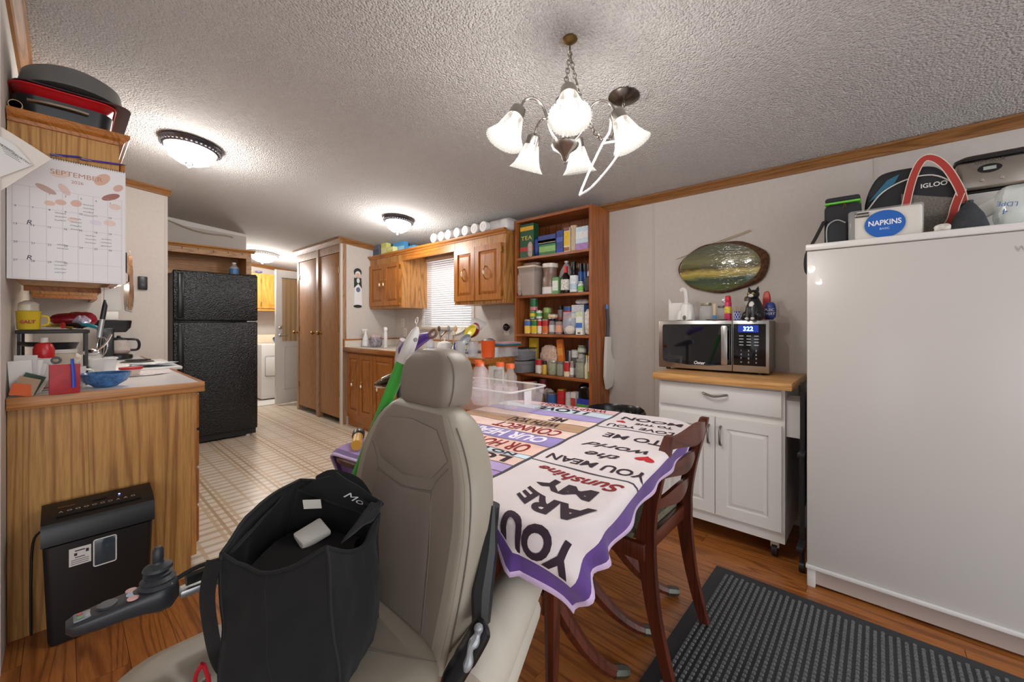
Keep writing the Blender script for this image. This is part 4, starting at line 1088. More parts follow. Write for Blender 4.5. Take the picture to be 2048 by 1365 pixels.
# cream skirt cushion that hangs behind the seat
def sect(c, wx, wy, z): return [(c[0]+wx*math.cos(q)*(abs(math.cos(q))**-.3 if abs(math.cos(q)) > .05 else 1), c[1]+wy*math.sin(q), z) for q in lins(0, 2*PI, 21)[:-1]]
def roll(p0, p1, r0, r1, name, mat):
    p0 = Vector(p0); p1 = Vector(p1)
    obj(name, G().tube([p0.lerp(p1, k) for k in (0, .03, .1, .5, .9, .97, 1)], [r0*.6, r0*.9, r0, (r0+r1)/2, r1, r1*.9, r1*.6], 14), mat, wc)
SKR = M('#c3bcae', .65, var=.06, vs=8, bmp=.3, bs=60)
roll((.50, .565, .50), (.745, .62, .60), .062, .05, 'arm_pad', SKR)
roll((.52, .585, .41), (.755, .64, .515), .06, .05, 'hip_skirt', SKR)
# far armrest with joystick controller
jy = 1.05; jz = .655
obj('arm_bracket', G().rbox(.16, .5, jy+.0, jy+.03, jz-.035, jz-.02, .003), M('#a7a9ab', .3, .9), wc)
obj('arm_tube', G().tube([(.17, jy+.01, jz-.004), (.48, jy+.02, jz-.0)], .012), M('#141416', .3), wc)
obj('cable', G().tube(catmull([(.15, jy-.005, jz+.012), (.19, jy, jz+.02), (.26, jy, jz+.016), (.36, jy+.01, jz)], 4), .0045), M('#141416', .4), wc)
secs = []
for x, w2, z0, z1 in ((.003, .012, -.014, .002), (.012, .022, -.022, .004), (.04, .026, -.026, .008), (.08, .027, -.027, .012), (.105, .03, -.03, .016), (.125, .034, -.036, .022), (.143, .032, -.034, .024), (.155, .02, -.022, .014)):
    secs.append([(x, jy+w2*math.cos(a)*(1 if math.sin(a) < 0 else .96), jz+((z1 if math.sin(a) > 0 else -z0)*(abs(math.sin(a))**.55)*(1 if math.sin(a) > 0 else -1))) for a in lins(0, 2*PI, 21)[:-1]])
jc = obj('joystick_pod', G().loft(secs), M('#2a2c30', .38), wc, True, 60)
obj('gaiter', G().lathe([(.03, 0), (.026, .006), (.028, .01), (.021, .016), (.023, .021), (.016, .026), (.024, .03), (.022, .035), (.01, .04), (.009, .044)], (.125, jy-.002, jz+.016), 20), M('#2e3135', .5), jc)
obj('stick', G().lathe([(.008, 0), (.0095, .01), (.0088, .024), (.005, .03), (0, .031)], (.125, jy-.002, jz+.058), 14), M('#2b2e33', .45), jc)
obj('dial', G().lathe([(.016, 0), (.014, .003), (0, .003)], (.055, jy, jz+.0085), 18), M('#23262a', .4), jc)
obj('keys', G().rbox(.012, .034, jy-.014, jy+.014, jz+.0035, jz+.0072, .002), M('#70757c', .4), jc)
for k, c in enumerate(('#d9a39b', '#a9c4e0', '#e0a79f')):
    obj('button', G().lathe([(.0085, 0), (.0085, .002), (0, .0022)], (.088, jy+.016-.016*k, jz+.0112), 14), M(c, .4), jc)
for k, c in enumerate(('#b8474b', '#5d9a5a')): obj('key_mark', G().cyl((.02, jy+.006-.012*k, jz+.0073), .004, .0008, n=10), M(c, .4), jc)

# ================================================================ BLACK TOTE on the seat
tt = thing('tote_bag', 'large black canvas tote bag standing on the wheelchair seat', 'tote bag', (0, 0, 0))
CAN = M('#0d0d0e', .9, var=.35, vs=30, bmp=.5, bs=600, bd=.0006, sheen=.05)
def V3(u, v_, y): return P(u, v_, y=y)
# corners of the bag in plan: front-left, front-right, back-right, back-left (bottom and rim)
b0 = [(.175, .80), (.305, .665), (.455, .80), (.30, 1.0)]
r0 = [(.195, .83, .80), (.335, .655, .79), (.475, .80, .80), (.335, .975, .83)]
r0 = [(.185, .86, .775), (.30, .70, .80), (.44, .77, .785), (.35, .95, .835)]
def ringxy(cs, z, bulge, n=10):
    o = []
    for i in range(4):
        a = Vector(cs[i]); b_ = Vector(cs[(i+1) % 4]); d = b_-a; nrm = Vector((d.y, -d.x)).normalized()
        for k in range(n):
            t_ = k/n; p = a.lerp(b_, t_)+nrm*bulge*math.sin(PI*t_); o.append((p.x, p.y, z))
    return o
rings = []
zs2 = lins(0, 1, 20)
rim = [Vector(p) for p in r0]
for t_ in zs2:
    rg = []
    cs = []
    for i in range(4):
        a = Vector((*b0[i], SZ+.006)); b_ = rim[i]; cs.append(a.lerp(b_, t_))
    for i in range(4):
        a = cs[i]; b_ = cs[(i+1) % 4]; d = b_-a; nrm = Vector((d.y, -d.x, 0)).normalized()
        for k in range(12):
            q = k/12; sag = -.035*t_**3*math.sin(PI*q)*(1 if i in (0, 1) else -.5)
            p = a.lerp(b_, q)+nrm*(.022*math.sin(PI*q)*math.sin(PI*(t_*.8+.1)))+Vector((0, 0, sag))
            fold = .011*mnoise.noise(Vector((p.x*14, p.y*14, p.z*9)))+.007*mnoise.noise(Vector((p.x*34, p.y*34, p.z*16)))
            rg.append(tuple(p+nrm*fold))
    rings.append(rg)
bag = obj('bag_body', G().loft(rings, cap1=False), CAN, tt, True, 70)
sm = bag.modifiers.new('thick', 'SOLIDIFY'); sm.thickness = .003; sm.offset = 0
obj('rim_binding', G().tube(rings[-1], .0035, 6, True), M('#151516', .8), tt)
for i in range(4): obj('corner_seam', G().tube([rg[i*12] for rg in rings], .0035, 6), M('#171718', .8), tt)
for i in (0, 1): obj('centre_seam', G().tube([rg[i*12+6] for rg in rings], .0018, 5), M('#171718', .8), tt)
# flaps folded over the rim
def flap(a, b_, c, d, name, seed):
    a, b_, c, d = [Vector(x) for x in (a, b_, c, d)]
    def fn(s, t_):
        p = a.lerp(b_, s).lerp(d.lerp(c, s), t_)
        return p + Vector((0, 0, 1))*.006*mnoise.noise(Vector((s*3+seed, t_*3, seed)))
    o = obj(name, G().grid(fn, lins(0, 1, 10), lins(0, 1, 8)), CAN, tt, True, 70)
    m_ = o.modifiers.new('thick', 'SOLIDIFY'); m_.thickness = .003
    return o
flap((.345, .955, .815), (.44, .80, .77), (.455, .775, .80), (.395, .865, .862), 'back_flap', 1)
flap((.44, .775, .782), (.335, .72, .785), (.40, .735, .83), (.44, .76, .815), 'side_flap', 5)
flap((.195, .855, .772), (.345, .955, .83), (.325, .975, .80), (.18, .875, .74), 'front_flap', 3)
def arc(p0, p1, mid, n=14): return catmull([p0, Vector(p0).lerp(Vector(mid), .6), mid, Vector(p1).lerp(Vector(mid), .6), p1], 4)
def flatstrap(pts, wdir, wd=.014):
    pts = catmull(pts, 4); wv_ = Vector(wdir).normalized()*wd
    g_ = G().loft([[p-wv_, p+wv_, p+wv_+Vector((0, -.002, .001)), p-wv_+Vector((0, -.002, .001))] for p in pts]); return obj('strap', g_, CAN, tt, True, 60)
flatstrap([(.178, .865, .765), (.165, .85, .72), (.168, .84, .66), (.178, .838, .60), (.19, .83, .57)], (.5, -.6, .0))
flatstrap([(.37, .915, .835), (.40, .90, .845), (.435, .85, .83), (.445, .81, .80)], (.3, .5, .6), .012)
obj('care_tag', G().box(-.018, .018, -.0006, .0006, -.011, .011).xf(TR((.352, .885, .80), rx=.3, rz=math.radians(-42))), M('#d9d4c8', .7), tt, False)
a_, b_, c_, d_ = [Vector(q) for q in ((.345, .955, .815), (.44, .80, .77), (.455, .775, .80), (.395, .865, .862))]
g = txt('Mobi', .42, .5)
g.v = [tuple(a_.lerp(b_, .72+p[0]*.9).lerp(d_.lerp(c_, .72+p[0]*.9), .55+p[1]*.9)+Vector((-.004, -.004, .001))) for p in g.v]
obj('lettering', g, M('#dedede', .6), tt, False)
obj('stuffing', crumple(G().loft([ringxy([(.21, .83), (.31, .72), (.42, .81), (.33, .94)], z, .01) for z in (SZ+.02, .7, .733)]), .006, 20), M('#101011', .9), tt)
tag(obj('paper_bundle', crumple(G().rbox(-.03, .03, -.022, .022, -.006, .006, .005, 2).xf(TR((.345, .87, .745), rx=.3, ry=-.2)), .008, 30), M('#e9e7df', .9)), 'white paper bundle inside the black tote', 'paper')
kk = thing('key_bunch', 'bunch of keys on a red clip hanging from the black tote', 'keys', (.152, .815, .553))
obj('clip', G().tube(catmull([(0, 0, .075), (-.008, .006, .055), (-.006, .008, .03), (.004, .002, .022), (.008, -.004, .04), (.002, 0, .072)], 4), .0035, 6), M('#b3202a', .35, .3), kk)
for k in range(4):
    a = k*.5-.7
    obj('key', G().rbox(-.003, .003, -.001, .001, -.035, .0, .0008).cyl((0, -.0012, .006), .008, .0024, 'y', 10).xf(TR((.002*k, -.004+.004*k, .032), ry=a*.5, rz=a)), M('#a9a49a', .3, 1.0), kk)

# ================================================================ PAPER SHREDDER
shx0, shx1 = -.052, .252; sy0, sy1 = 2.215, 2.372
t = thing('paper_shredder', 'black paper shredder standing against the oak end panel', 'shredder', (0, 0, 0))
SHB = M('#121213', .42)
obj('bin', G().loft([rring(shx0+a, shx1-a, sy0+a, sy1-.004, .02, z, 4) for a, z in ((.016, .004), (.014, .02), (.002, .37))]), SHB, t)
hd = obj('head', G().loft([[(x, y, z) for y, z in ((sy0, .375), (sy0, .43), (sy0+.012, .452), (sy0+.05, .472), (sy1-.012, .488), (sy1-.004, .478), (sy1-.004, .375))] for x in (shx0-.002, shx0+.012, shx1-.012, shx1+.002)]), M('#1a1b1d', .35), t, True, 30)
obj('slot', G().box(shx0+.035, shx1-.035, -.004, .004, 0, .002).xf(TR((0, sy0+.036, .467), rx=.45)), M('#0a0a0a', .6), hd, False)
def on_top(g, y): return g.xf(TR((.1, y, .4725+(y-sy0-.05)*.19+.0016), rx=.19))
g = G()
for k in range(10): g.join(txt('O' if k not in (0, 7, 8) else 'A', .017).xf(TR((-.105+k*.022, 0, 0))))
obj('symbols', on_top(g, sy0+.056), M('#c9c9c9', .5), hd, False)['kind'] = 'stuff'
obj('switch', on_top(G().rbox(-.02, .02, -.006, .006, 0, .004, .002), sy0+.095), M('#101011', .4), hd)
obj('status_light', on_top(G().cyl((.055, 0, 0), .003, .001, n=8), sy0+.095), emit('#6a8cff', 5), hd)
obj('lettering', on_top(txt('bonsaii', .016).xf(TR((-.09, 0, 0))), sy0+.092), M('#a0673c', .5), hd, False)
yw = sy0+.0025
obj('sticker', G().box(.015, .072, yw-.0012, yw+.001, .28, .345), M('#d8d5d0', .5), t, False)
g = G().box(.03, .056, yw-.0016, yw-.0013, .332, .336).box(.03, .056, yw-.0016, yw-.0013, .308, .311).box(.028, .036, yw-.0016, yw-.0013, .316, .326).box(.058, .066, yw-.0016, yw-.0013, .322, .334)
for k in range(3): g.box(.02, .066, yw-.0016, yw-.0013, .286+k*.007, .288+k*.007)
obj('sticker_print', g, M('#2b2b2b', .6), t, False)
obj('viewing_window', G().rbox(.079, .14, yw-.002, yw+.002, .255, .355, .002), M('#39424a', .12), t)
o = obj('window_frame', G().tube([(p[0], yw-.002, p[1]) for p in rring(.079, .14, .255, .355, .006)], .0022, 6, True), glass('#ffffff', .1, .7), t)
obj('power_cord', G().tube(catmull([(-.057, 2.33, .40), (-.075, 2.34, .36), (-.08, 2.35, .2), (-.08, 2.36, .01)], 4), .004), BLK, t)

# ================================================================ GREEN BROOM HANDLE and purple tool
pa = Vector((.50, 1.178, .45)); 
top = Vector((.655, .948, 1.165)); lowp = P(705, 970, x=.548)
d = (lowp-top); 
bot = top + d*((top.z-.01)/(-d.z))
t = thing('broom', 'green broom handle with white tip leaning behind the wheelchair', 'broom', tuple(bot))
L = top-bot
def at_(k): return L*k
obj('handle', G().tube([at_(0.06), at_(.3), at_(.6), at_(.8), at_(.925)], [.0125, .0125, .013, .016, .0185], 14), M('#3fae3a', .28), t)
obj('grip', G().tube([at_(.92), at_(.95), at_(.975), at_(.995), at_(1.005)], [.0188, .0185, .0165, .011, .004], 14), M('#e2ddd6', .35), t)
obj('hang_hole', G().cyl((0, 0, 0), .006, .036, 'y', 10).xf(TR(tuple(at_(.975)-Vector((0, .018, 0))))), M('#8d8a86', .5), t)
obj('brush', G().rbox(-.05, .05, -.13, .13, 0, .05, .01), M('#3f9a3b', .5), t)
t = thing('handheld_vacuum', 'purple-handled handheld vacuum with glossy black nose behind the headrest', 'vacuum', (0, 0, 0))
def V(u, v_, x): return P(u, v_, x=x)
xs = .78
obj('nose', G().tube([V(749, 772, xs), V(756, 770, xs), V(775, 764, xs+.01), V(800, 757, xs+.02), V(818, 752, xs+.02)], [.002, .016, .03, .034, .028], 14, flat=.8), M('#0e0e10', .08, coat=1.0), t)
obj('neck', G().tube([V(797, 745, xs+.02), V(797, 720, xs+.02), V(800, 695, xs+.02), V(806, 680, xs+.02)], [.013, .014, .013, .012], 10), glass('#e8dcd8', .1, .6), t)
obj('body', G().tube(catmull([V(806, 705, xs+.03), V(822, 690, xs+.03), V(840, 680, xs+.03), V(858, 672, xs+.03)], 4), [.02, .024, .025, .026, .026, .025, .024, .022, .02, .018, .016, .013, .011], 12), M('#5f3f9a', .25), t)
cc = V(866, 668, xs+.03)
obj('hang_ring', G().tube([cc+Vector((0, .02*math.cos(a), .012*math.sin(a)+.006*math.cos(a)*-1)) for a in lins(0, 2*PI, 15)[:-1]], .005, 7, True), M('#8a6d5c', .4), t)
obj('stand_tube', G().tube([V(800, 757, xs+.02), V(800, 860, xs+.02), Vector((V(800, 860, xs+.02).x, V(800, 860, xs+.02).y, BZ+.004))], .012), M('#1a1a1d', .4), t)
# ================================================================ GROCERIES and small things: generic builders
PAP = .45
def span(u0, u1, v, x):
    """y range and z seen at columns u0..u1, row v on the plane x"""
    a = P(u0, v, x=x); b_ = P(u1, v, x=x)
    return min(a.y, b_.y), max(a.y, b_.y), (a.z+b_.z)/2
def carton(name, label, u0, u1, vt, x, z0, c, bands=(), text=None, tc='#ffffff', dep=.05, top=None, cat='box', group=None, ts=None, tz=.6):
    y0, y1, zt = span(u0, u1, vt, x); h = max(.015, zt-z0-.0015); w_ = y1-y0
    t = thing(name, label, cat, (x, (y0+y1)/2, z0+.0012), 0, group)
    obj('carton', G().rbox(0, dep, -w_/2, w_/2, 0, h, .0015, 1), M(c, PAP, var=.06, vs=30), t)
    for (a, b_, bc_) in bands:
        obj('print_band', G().box(-.0007, .0002, -w_/2+.001, w_/2-.001, h*a, h*b_), M(bc_, PAP, var=.2, vs=60), t, False)
    if top: obj('flap', G().box(.002, dep-.002, -w_/2+.002, w_/2-.002, h, h+.001), M(top, PAP), t, False)
    if text: obj('lettering', txt_at(text, ts or h*.25, (-.0016, 0, h*tz), width=w_*.8), M(tc, .5), t, False)
    return t
def can(name, label, u0, u1, vt, x, z0, c, lid='#b9b9b6', band=None, text=None, tc='#ffffff', cat='can', group='cans on the shelves', ztop=None):
    y0, y1, zt = span(u0, u1, vt, x); r = (y1-y0)/2; h = max(.015, (zt-z0 if ztop is None else ztop)-.0015)
    t = thing(name, label, cat, (x+r, (y0+y1)/2, z0+.0012), 0, group)
    obj('body', G().lathe([(r*.96, 0), (r, .003), (r*.97, .006), (r*.97, h-.006), (r, h-.003), (r*.96, h), (r*.9, h-.002), (0, h-.002)], n=18), M(lid, .3, .8), t)
    obj('paper_label', G().shell([(r*.985, .007), (r*.985, h-.007)], n=18), M(c, .4, var=.15, vs=50), t)
    if band: obj('print_band', G().shell([(r*.992, h*band[0]), (r*.992, h*band[1])], n=18), M(band[2], .4, var=.25, vs=60), t)
    if text: obj('lettering', bend(txt(text, h*.22, r*1.3), r*.999, h*.62), M(tc, .5), t, False)
    return t
def bend(g, r, z):
    """wrap flat lettering round a cylinder, facing -X"""
    g.v = [(-r*math.cos(p[0]/r), -r*math.sin(p[0]/r), z+p[1]) for p in g.v]; return g
def jar(name, label, u0, u1, vt, x, z0, cont, lid='#8b8b88', paper=None, cat='jar', group='jars on the shelves', fill=.82):
    y0, y1, zt = span(u0, u1, vt, x); r = (y1-y0)/2; h = max(.02, zt-z0-.0015)
    t = thing(name, label, cat, (x+r, (y0+y1)/2, z0+.0012), 0, group)
    obj('contents', G().lathe([(r*.9, .003), (r*.93, h*.08), (r*.93, h*(fill-.12)), (r*.8, h*fill), (0, h*fill)], n=18), M(cont, .5, var=.5, vs=90, bmp=.4, bs=90), t)
    obj('glass', G().shell([(r*.9, 0), (r, h*.06), (r, h*.72), (r*.82, h*.84), (r*.82, h*.87)], n=18), glass('#ffffff', .04, .22), t)
    obj('lid', G().lathe([(r*.86, h*.86), (r*.88, h*.87), (r*.88, h*.99), (r*.84, h), (0, h)], n=18), M(lid, .35, .4), t)
    if paper: obj('paper_label', G().shell([(r*1.01, h*.15), (r*1.01, h*.6)], n=18), M(paper, .45, var=.2, vs=60), t)
    return t
def bottle(name, label, u0, u1, vt, x, z0, prof, parts, cat='bottle', group=None):
    """prof: (radius fraction, height fraction); parts: (name, i0, i1, colour/material)"""
    y0, y1, zt = span(u0, u1, vt, x); r = (y1-y0)/2; h = zt-z0-.0015
    t = thing(name, label, cat, (x+r, (y0+y1)/2, z0+.0012), 0, group)
    for nm, i0, i1, c in parts:
        pr_ = [(max(a*r, .00001), b_*h) for a, b_ in prof[i0:i1+1]]
        obj(nm, G().lathe(pr_, n=16), M(c, .3) if isinstance(c, str) else c, t)
    return t
def sack(name, label, u0, u1, vt, x, z0, c, dep=.08, seed=0, cat='bag', amp=.14, rough=.4, mat=None, group=None, n=14):
    y0, y1, zt = span(u0, u1, vt, x); h = zt-z0-.002; w_ = y1-y0
    g = G().sph((0, 0, 0), 1, 1, 1, 22, n)
    g.v = [((abs(p[0])**.6)*(1 if p[0] > 0 else -1), (abs(p[1])**.6)*(1 if p[1] > 0 else -1), (abs(p[2])**.7)*(1 if p[2] > 0 else -1)) for p in g.v]
    crumple(g, amp, 3.2, seed)
    mx_ = [max(abs(p[i]) for p in g.v) for i in range(3)]; lo = min(p[2] for p in g.v); hi = max(p[2] for p in g.v)
    g.v = [(p[0]/mx_[0]*dep/2+dep/2, p[1]/mx_[1]*w_/2, (p[2]-lo)/(hi-lo)*h) for p in g.v]
    o = obj(name, g, mat or M(c, rough, var=.35, vs=35), None, True, 40, loc=(x, (y0+y1)/2, z0+.0015))
    return tag(o, label, cat, group)
GB = [(.9, 0), (1, .03), (1, .52), (.42, .72), (.38, .8), (.38, .92), (.44, .92), (.44, 1), (0, 1)]
z1, z2, z3, z4, z5 = SH
xa, xb = KX+.03, KX+.125
# ---- top shelf
c_ = carton('tea_box', 'tall green tea box with yellow band on the top shelf', 1040, 1067, 448, xa, z1, '#1f5a38', [(.8, .92, '#f0b62a'), (.2, .32, '#c8323a'), (.0, .2, '#3a6b4d')], 'TEA', '#e8e06a', .07, ts=.05, tz=.58)
obj('size_print', txt_at('FAMILY SIZE', .012, (-.0018, 0, .158*1.0), width=.07), M('#a3261e', .5), c_, False)
sack('coffee_pack', 'slumped royal blue packet beside the green tea box', 1066, 1077, 474, xa, z1, '#1e3f9a', .06, 1)
cg = carton('snack_carton', 'green carton on top shelf under a blue carton', 1078, 1111, 488, xa, z1, '#2f7d45', [(.3, .8, '#8fbf6a')], None, dep=.09)
y0, y1, zt = span(1077, 1111, 488, xa)
carton('snack_carton', 'navy patterned carton stacked on the green carton', 1076, 1111, 470, xa, zt+.002, '#26408f', [(.15, .8, '#2d3f86'), (.1, .45, '#d7b93a')], None, dep=.09)
carton('cracker_box', 'narrow dark blue box standing on top shelf', 1112.5, 1126, 461, xa, z1, '#2c3c86', [(.0, .2, '#2445b5'), (.5, .7, '#4a61b5')], None, dep=.07)
carton('cereal_box', 'white box with yellow face and brown top on the top shelf', 1127.5, 1139, 455, xa, z1, '#f0e6d2', [(.25, .84, '#f2c21f'), (.86, 1, '#8a5a56'), (.05, .2, '#b06a35')], None, dep=.07)
bottle('foam_cup_stack', 'tan stack of foam cups on the top shelf', 1140, 1150, 451, xa, z1, [(.85, 0), (1, .1), (.95, .9), (1.2, .96), (1.2, 1), (0, 1)], [('cups', 0, 5, '#cfb595')], 'cups')
c_ = carton('detergent_box', 'pale blue and violet carton at the right end of the top shelf', 1151, 1176, 453, xa, z1, '#cfe6f2', [(0, .3, '#b48bc8'), (.5, .8, '#eaf6fb')], None, dep=.1)
sack('paper_wrapper', 'crumpled white and red wrapper hanging off top shelf edge', 1054, 1063, 483, KX+.003, z1, '#c9b0a4', .024, 4)
# ---- second shelf
t = thing('storage_canister', 'tapered clear canister of brown grain on second shelf', 'canister', (xa+.05, P(1057, 560, x=xa).y, z2+.001))
y0, y1, zt = span(1041, 1075, 533, xa); w_ = (y1-y0)/2; h = zt-z2
obj('contents', G().loft([rring(-w_*k, w_*k, -w_*k, w_*k, .012, z, 3) for k, z in ((.68, .004), (.88, h*.8))]), M('#a48d80', .7, var=.3, vs=60), t)
obj('tub', G().loft([rring(-w_*k, w_*k, -w_*k, w_*k, .014, z, 3) for k, z in ((.72, .001), (.96, h*.94))], cap1=False), glass('#e9ded6', .15, .35), t)
obj('lid', G().loft([rring(-w_*k, w_*k, -w_*k, w_*k, .016, z, 3) for k, z in ((1.02, h*.94), (1.02, h))]), M('#e0cdb0', .4), t)
o = sack('snack_bag', 'crumpled brown snack bag on top of the grain canister', 1042, 1076, 524, xa+.01, zt+.002, '#8f7a72', .07, 7)
sack('snack_bag', 'crumpled tan bag spilling at left end of second shelf', 1033, 1041, 545, KX+.004, z2, '#b3a294', .03, 9)
t = bottle('powder_canister', 'white powder canister with cream lid on second shelf', 1078, 1104, 526, xa, z2, [(.95, 0), (1, .03), (1, .5), (.85, .62), (.85, .72), (.9, .86), (1.0, .86), (1.0, .99), (0, 1)], [('jar', 0, 5, '#8c7266'), ('lid', 6, 8, '#e9e2d6')], 'canister')
r_ = (span(1078, 1104, 526, xa)[1]-span(1078, 1104, 526, xa)[0])/2
obj('paper_label', G().shell([(r_*1.02, .006), (r_*1.02, .062)], n=18), M('#ece8e4', .45), t)
t = bottle('milk_jug', 'empty translucent milk jug behind the red-capped bottle', 1112, 1137, 521, xb-.03, z2, [(.9, 0), (1, .03), (1, .55), (.85, .7), (.35, .9), (.22, .92), (.22, .96), (.3, .96), (.3, 1), (0, 1)], [('jug', 0, 6, glass('#dfe3e6', .3, .55)), ('cap', 7, 9, '#e6e3de')], 'jug')
carton('seasoning_box', 'small green and white box on second shelf', 1104.5, 1116, 555, xa, z2, '#6fa365', [(.2, .8, '#e6eee0')], None, dep=.04)
bottle('sauce_bottle', 'dark sauce bottle with red cap on second shelf', 1117.5, 1134, 531, xa, z2, [(.9, 0), (1, .03), (1, .12), (1.03, .12), (1.03, .5), (1, .5), (.9, .6), (.42, .72), (.4, .75), (.46, .75), (.4, .98), (0, 1)],
       [('bottle', 0, 2, '#1d0f0c'), ('paper_label', 3, 4, M('#e8e2cf', .5, var=.5, vs=80)), ('neck', 5, 8, '#1d0f0c'), ('cap', 9, 11, '#c9212a')])
SP = [(.95, 0), (1, .03), (1, .62), (.8, .72), (.9, .72), (.9, .98), (0, 1)]
for k, (a, b_, vt, c, cap, lb) in enumerate(((1139, 1149, 522, '#26211f', '#141414', 'black-capped spice shaker at back of second shelf'), (1153, 1163, 526, '#3f6fb0', '#17181a', 'blue spice jar with white shoulder on second shelf'), (1165, 1171, 526, '#2f5fa8', '#17181a', 'blue spice jar with black cap second from right'), (1173, 1179, 526, '#c7d3e4', '#17181a', 'pale spice jar with black cap at right end of second shelf'))):
    bottle('spice_jar', lb, a, b_, vt, xb-.02, z2, SP, [('jar', 0, 3, c), ('cap', 4, 6, cap)], 'spice jar', 'spice jars on the second shelf')
can('coffee_tin', 'white tin with black lid and pale blue label on second shelf', 1136, 1151, 549, xa, z2, '#e3e9ee', '#1a1b1d', (.2, .5, '#b9cfe2'), None, cat='tin', group=None)
jar('small_jar', 'small jar with bright green and blue label on second shelf', 1153.5, 1163.5, 563, xa, z2, '#cfe0d8', '#cfd8da', '#7bc94b', group=None)
sack('net_bag', 'dark mottled netted bag at right end of second shelf', 1165, 1181, 551, xa, z2, '#4c4b49', .08, 12, rough=.7)
# ---- third shelf: stacked cans
rowc = [(1045, 1058, '#f2c94a', '#4a6fb5', 'can with blue and white band over yellow at left of third shelf'), (1059.5, 1071.5, '#e3c21f', '#2e7d3a', 'yellow and green can second from left on third shelf'), (1073, 1080.5, '#e9e5dc', '#c9232c', 'slim white can with red spot on third shelf'), (1081.5, 1093.5, '#d96a2b', '#b8232a', 'orange and red sauce can on third shelf')]
vt_ = 639
tops = []
for a, b_, c, bd, lb in rowc:
    can('food_can', lb, a, b_, vt_, xa, z3, c, band=(.55, .9, bd))
zc_ = span(1045, 1058, vt_, xa)[2]
c2_ = [(1056.5, 1067.5, 622, '#4b9a4a', '#e8c93a', 'green vegetable can stacked under the tallest can on third shelf'), (1069.5, 1079.5, 621, '#e4ead9', '#4f9a52', 'pale can with green picture stacked on third shelf')]
for a, b_, vt, c, bd, lb in c2_: can('food_can', lb, a, b_, vt, xa, zc_+.001, c, band=(.3, .7, bd))
zt2 = span(1056.5, 1067.5, 622, xa)[2]
can('food_can', 'dark green can crowning the tallest stack on third shelf', 1056.5, 1069, 597, xa, zt2+.002, '#1f6b3c', band=(.0, .3, '#d3838f'))
can('food_can', 'lime green can on the back row of third shelf', 1082, 1096, 615, xb-.01, z3, '#a9c06a', band=(.5, .8, '#7c9a3e'))
can('meat_tin', 'flat orange tin lying across two cans on third shelf', 1092, 1108, 628, xa, zc_+.001, '#d98a4a', band=(.4, .8, '#e8d9c0'), cat='tin')
jar('jam_jar', 'nearly black jar with pale label on third shelf', 1095.5, 1106, 638, xa, z3, '#1c1717', '#22252a', '#c9ced2')
jar('salsa_jar', 'brown sauce jar with orange label on third shelf', 1107.5, 1120, 639, xa, z3, '#7a3320', '#33302e', '#e0a07e')
jar('sauce_jar', 'dark red jar on back row of third shelf', 1112, 1122, 612, xb, z3, '#4d2320', '#1d1d20', '#c4553a')
can('drink_can', 'blue and red can on back row of third shelf', 1123, 1140, 613, xb, z3, '#3a69b0', band=(.55, .85, '#b22a3a'))
t_ = carton('pasta_box', 'blue patterned box lying at back of third shelf', 1143, 1168, 610, xb, z3, '#5d8fd0', [(.55, 1, '#e6ecf5')], None, dep=.07)
zb_ = span(1143, 1168, 610, xb)[2]
sack('flour_bag', 'folded white paper bag on the blue box of third shelf', 1147, 1176, 598, xb+.005, zb_+.002, '#ece7e2', .06, 15)
t = thing('zip_bag', 'clear zip bag of white powder on third shelf', 'bag', (xa, P(1136, 650, x=xa).y, z3+.003))
y0, y1, zt = span(1121, 1150, 625, xa); h = zt-z3
obj('powder', crumple(G().sph((.03, 0, h*.2), .028, .045, h*.19), .004, 30), M('#e9e0d0', .9), t)
obj('bag', crumple(G().loft([rring(.03-d_, .03+d_, -w2, w2, .01, z, 3) for d_, w2, z in ((.02, .04, .001), (.03, .05, h*.2), (.028, .055, h*.5), (.015, .062, h*.8), (.003, .066, h))], cap1=False), .004, 30), glass('#ffffff', .15, .25), t)
obj('zip_strip', G().tube([(.03, -.066, h), (.03, 0, h*.93), (.03, .066, h*.82)], .003, 6), M('#4a7fd0', .4), t)
c_ = carton('rice_box', 'white and pale green box with barcode on third shelf', 1151.5, 1164.5, 624, xa, z3, '#eef2e6', [(.8, 1, '#cfe3b5'), (.3, .52, '#4a78c4')], None, dep=.05)
obj('barcode', G().join(G().box(-.0012, 0, -.012, .012, .012, .013)), BLK, c_, False)
g = G()
for k in range(7): g.box(-.0013, -.0003, -.012+k*.0038, -.0102+k*.0038, .006, .02)
obj('barcode_bars', g, BLK, c_, False)['kind'] = 'stuff'
sack('paper_packet', 'upright white packet in right corner of third shelf', 1167.5, 1181, 618, xa, z3, '#e6e1dc', .05, 18, amp=.06)
# ---- fourth shelf
t = thing('drawer_box', 'clear stacked drawer box with dark contents jutting from the fourth shelf', 'box', (KX-.07, P(1033, 710, x=KX-.07).y, z4+.001))
for k in range(2):
    obj('drawer', G().rbox(0, .2, -.058, .058, .004+k*.105, .1+k*.105, .006), glass('#dfe3ea', .08, .3), t)
    obj('contents', crumple(G().rbox(.02, .18, -.045, .045, .008+k*.105, .07+k*.105, .012, 2), .008, 20, k), M(('#3a2a26', '#20222c')[k], .6, var=.6, vs=25), t)
obj('label', G().box(-.0015, 0, -.005, .05, .15, .19), M('#5c1a1a', .4), t, False)
obj('lid', G().rbox(-.003, .203, -.062, .062, .207, .213, .003), M('#23262c', .3), t)
sack('chip_bag', 'slumped cream bag with red print on fourth shelf', 1078, 1114, 690, xb-.02, z4, '#d9b9a6', .05, 22)
t = carton('spaghetti_box', 'leaning orange and red spaghetti box on fourth shelf', 1119, 1130, 679, xb-.02, z4, '#e07a2c', [(0, .35, '#c8322e'), (.55, .75, '#f2a24a')], None, dep=.03); t.rotation_euler[0] = math.radians(-7)
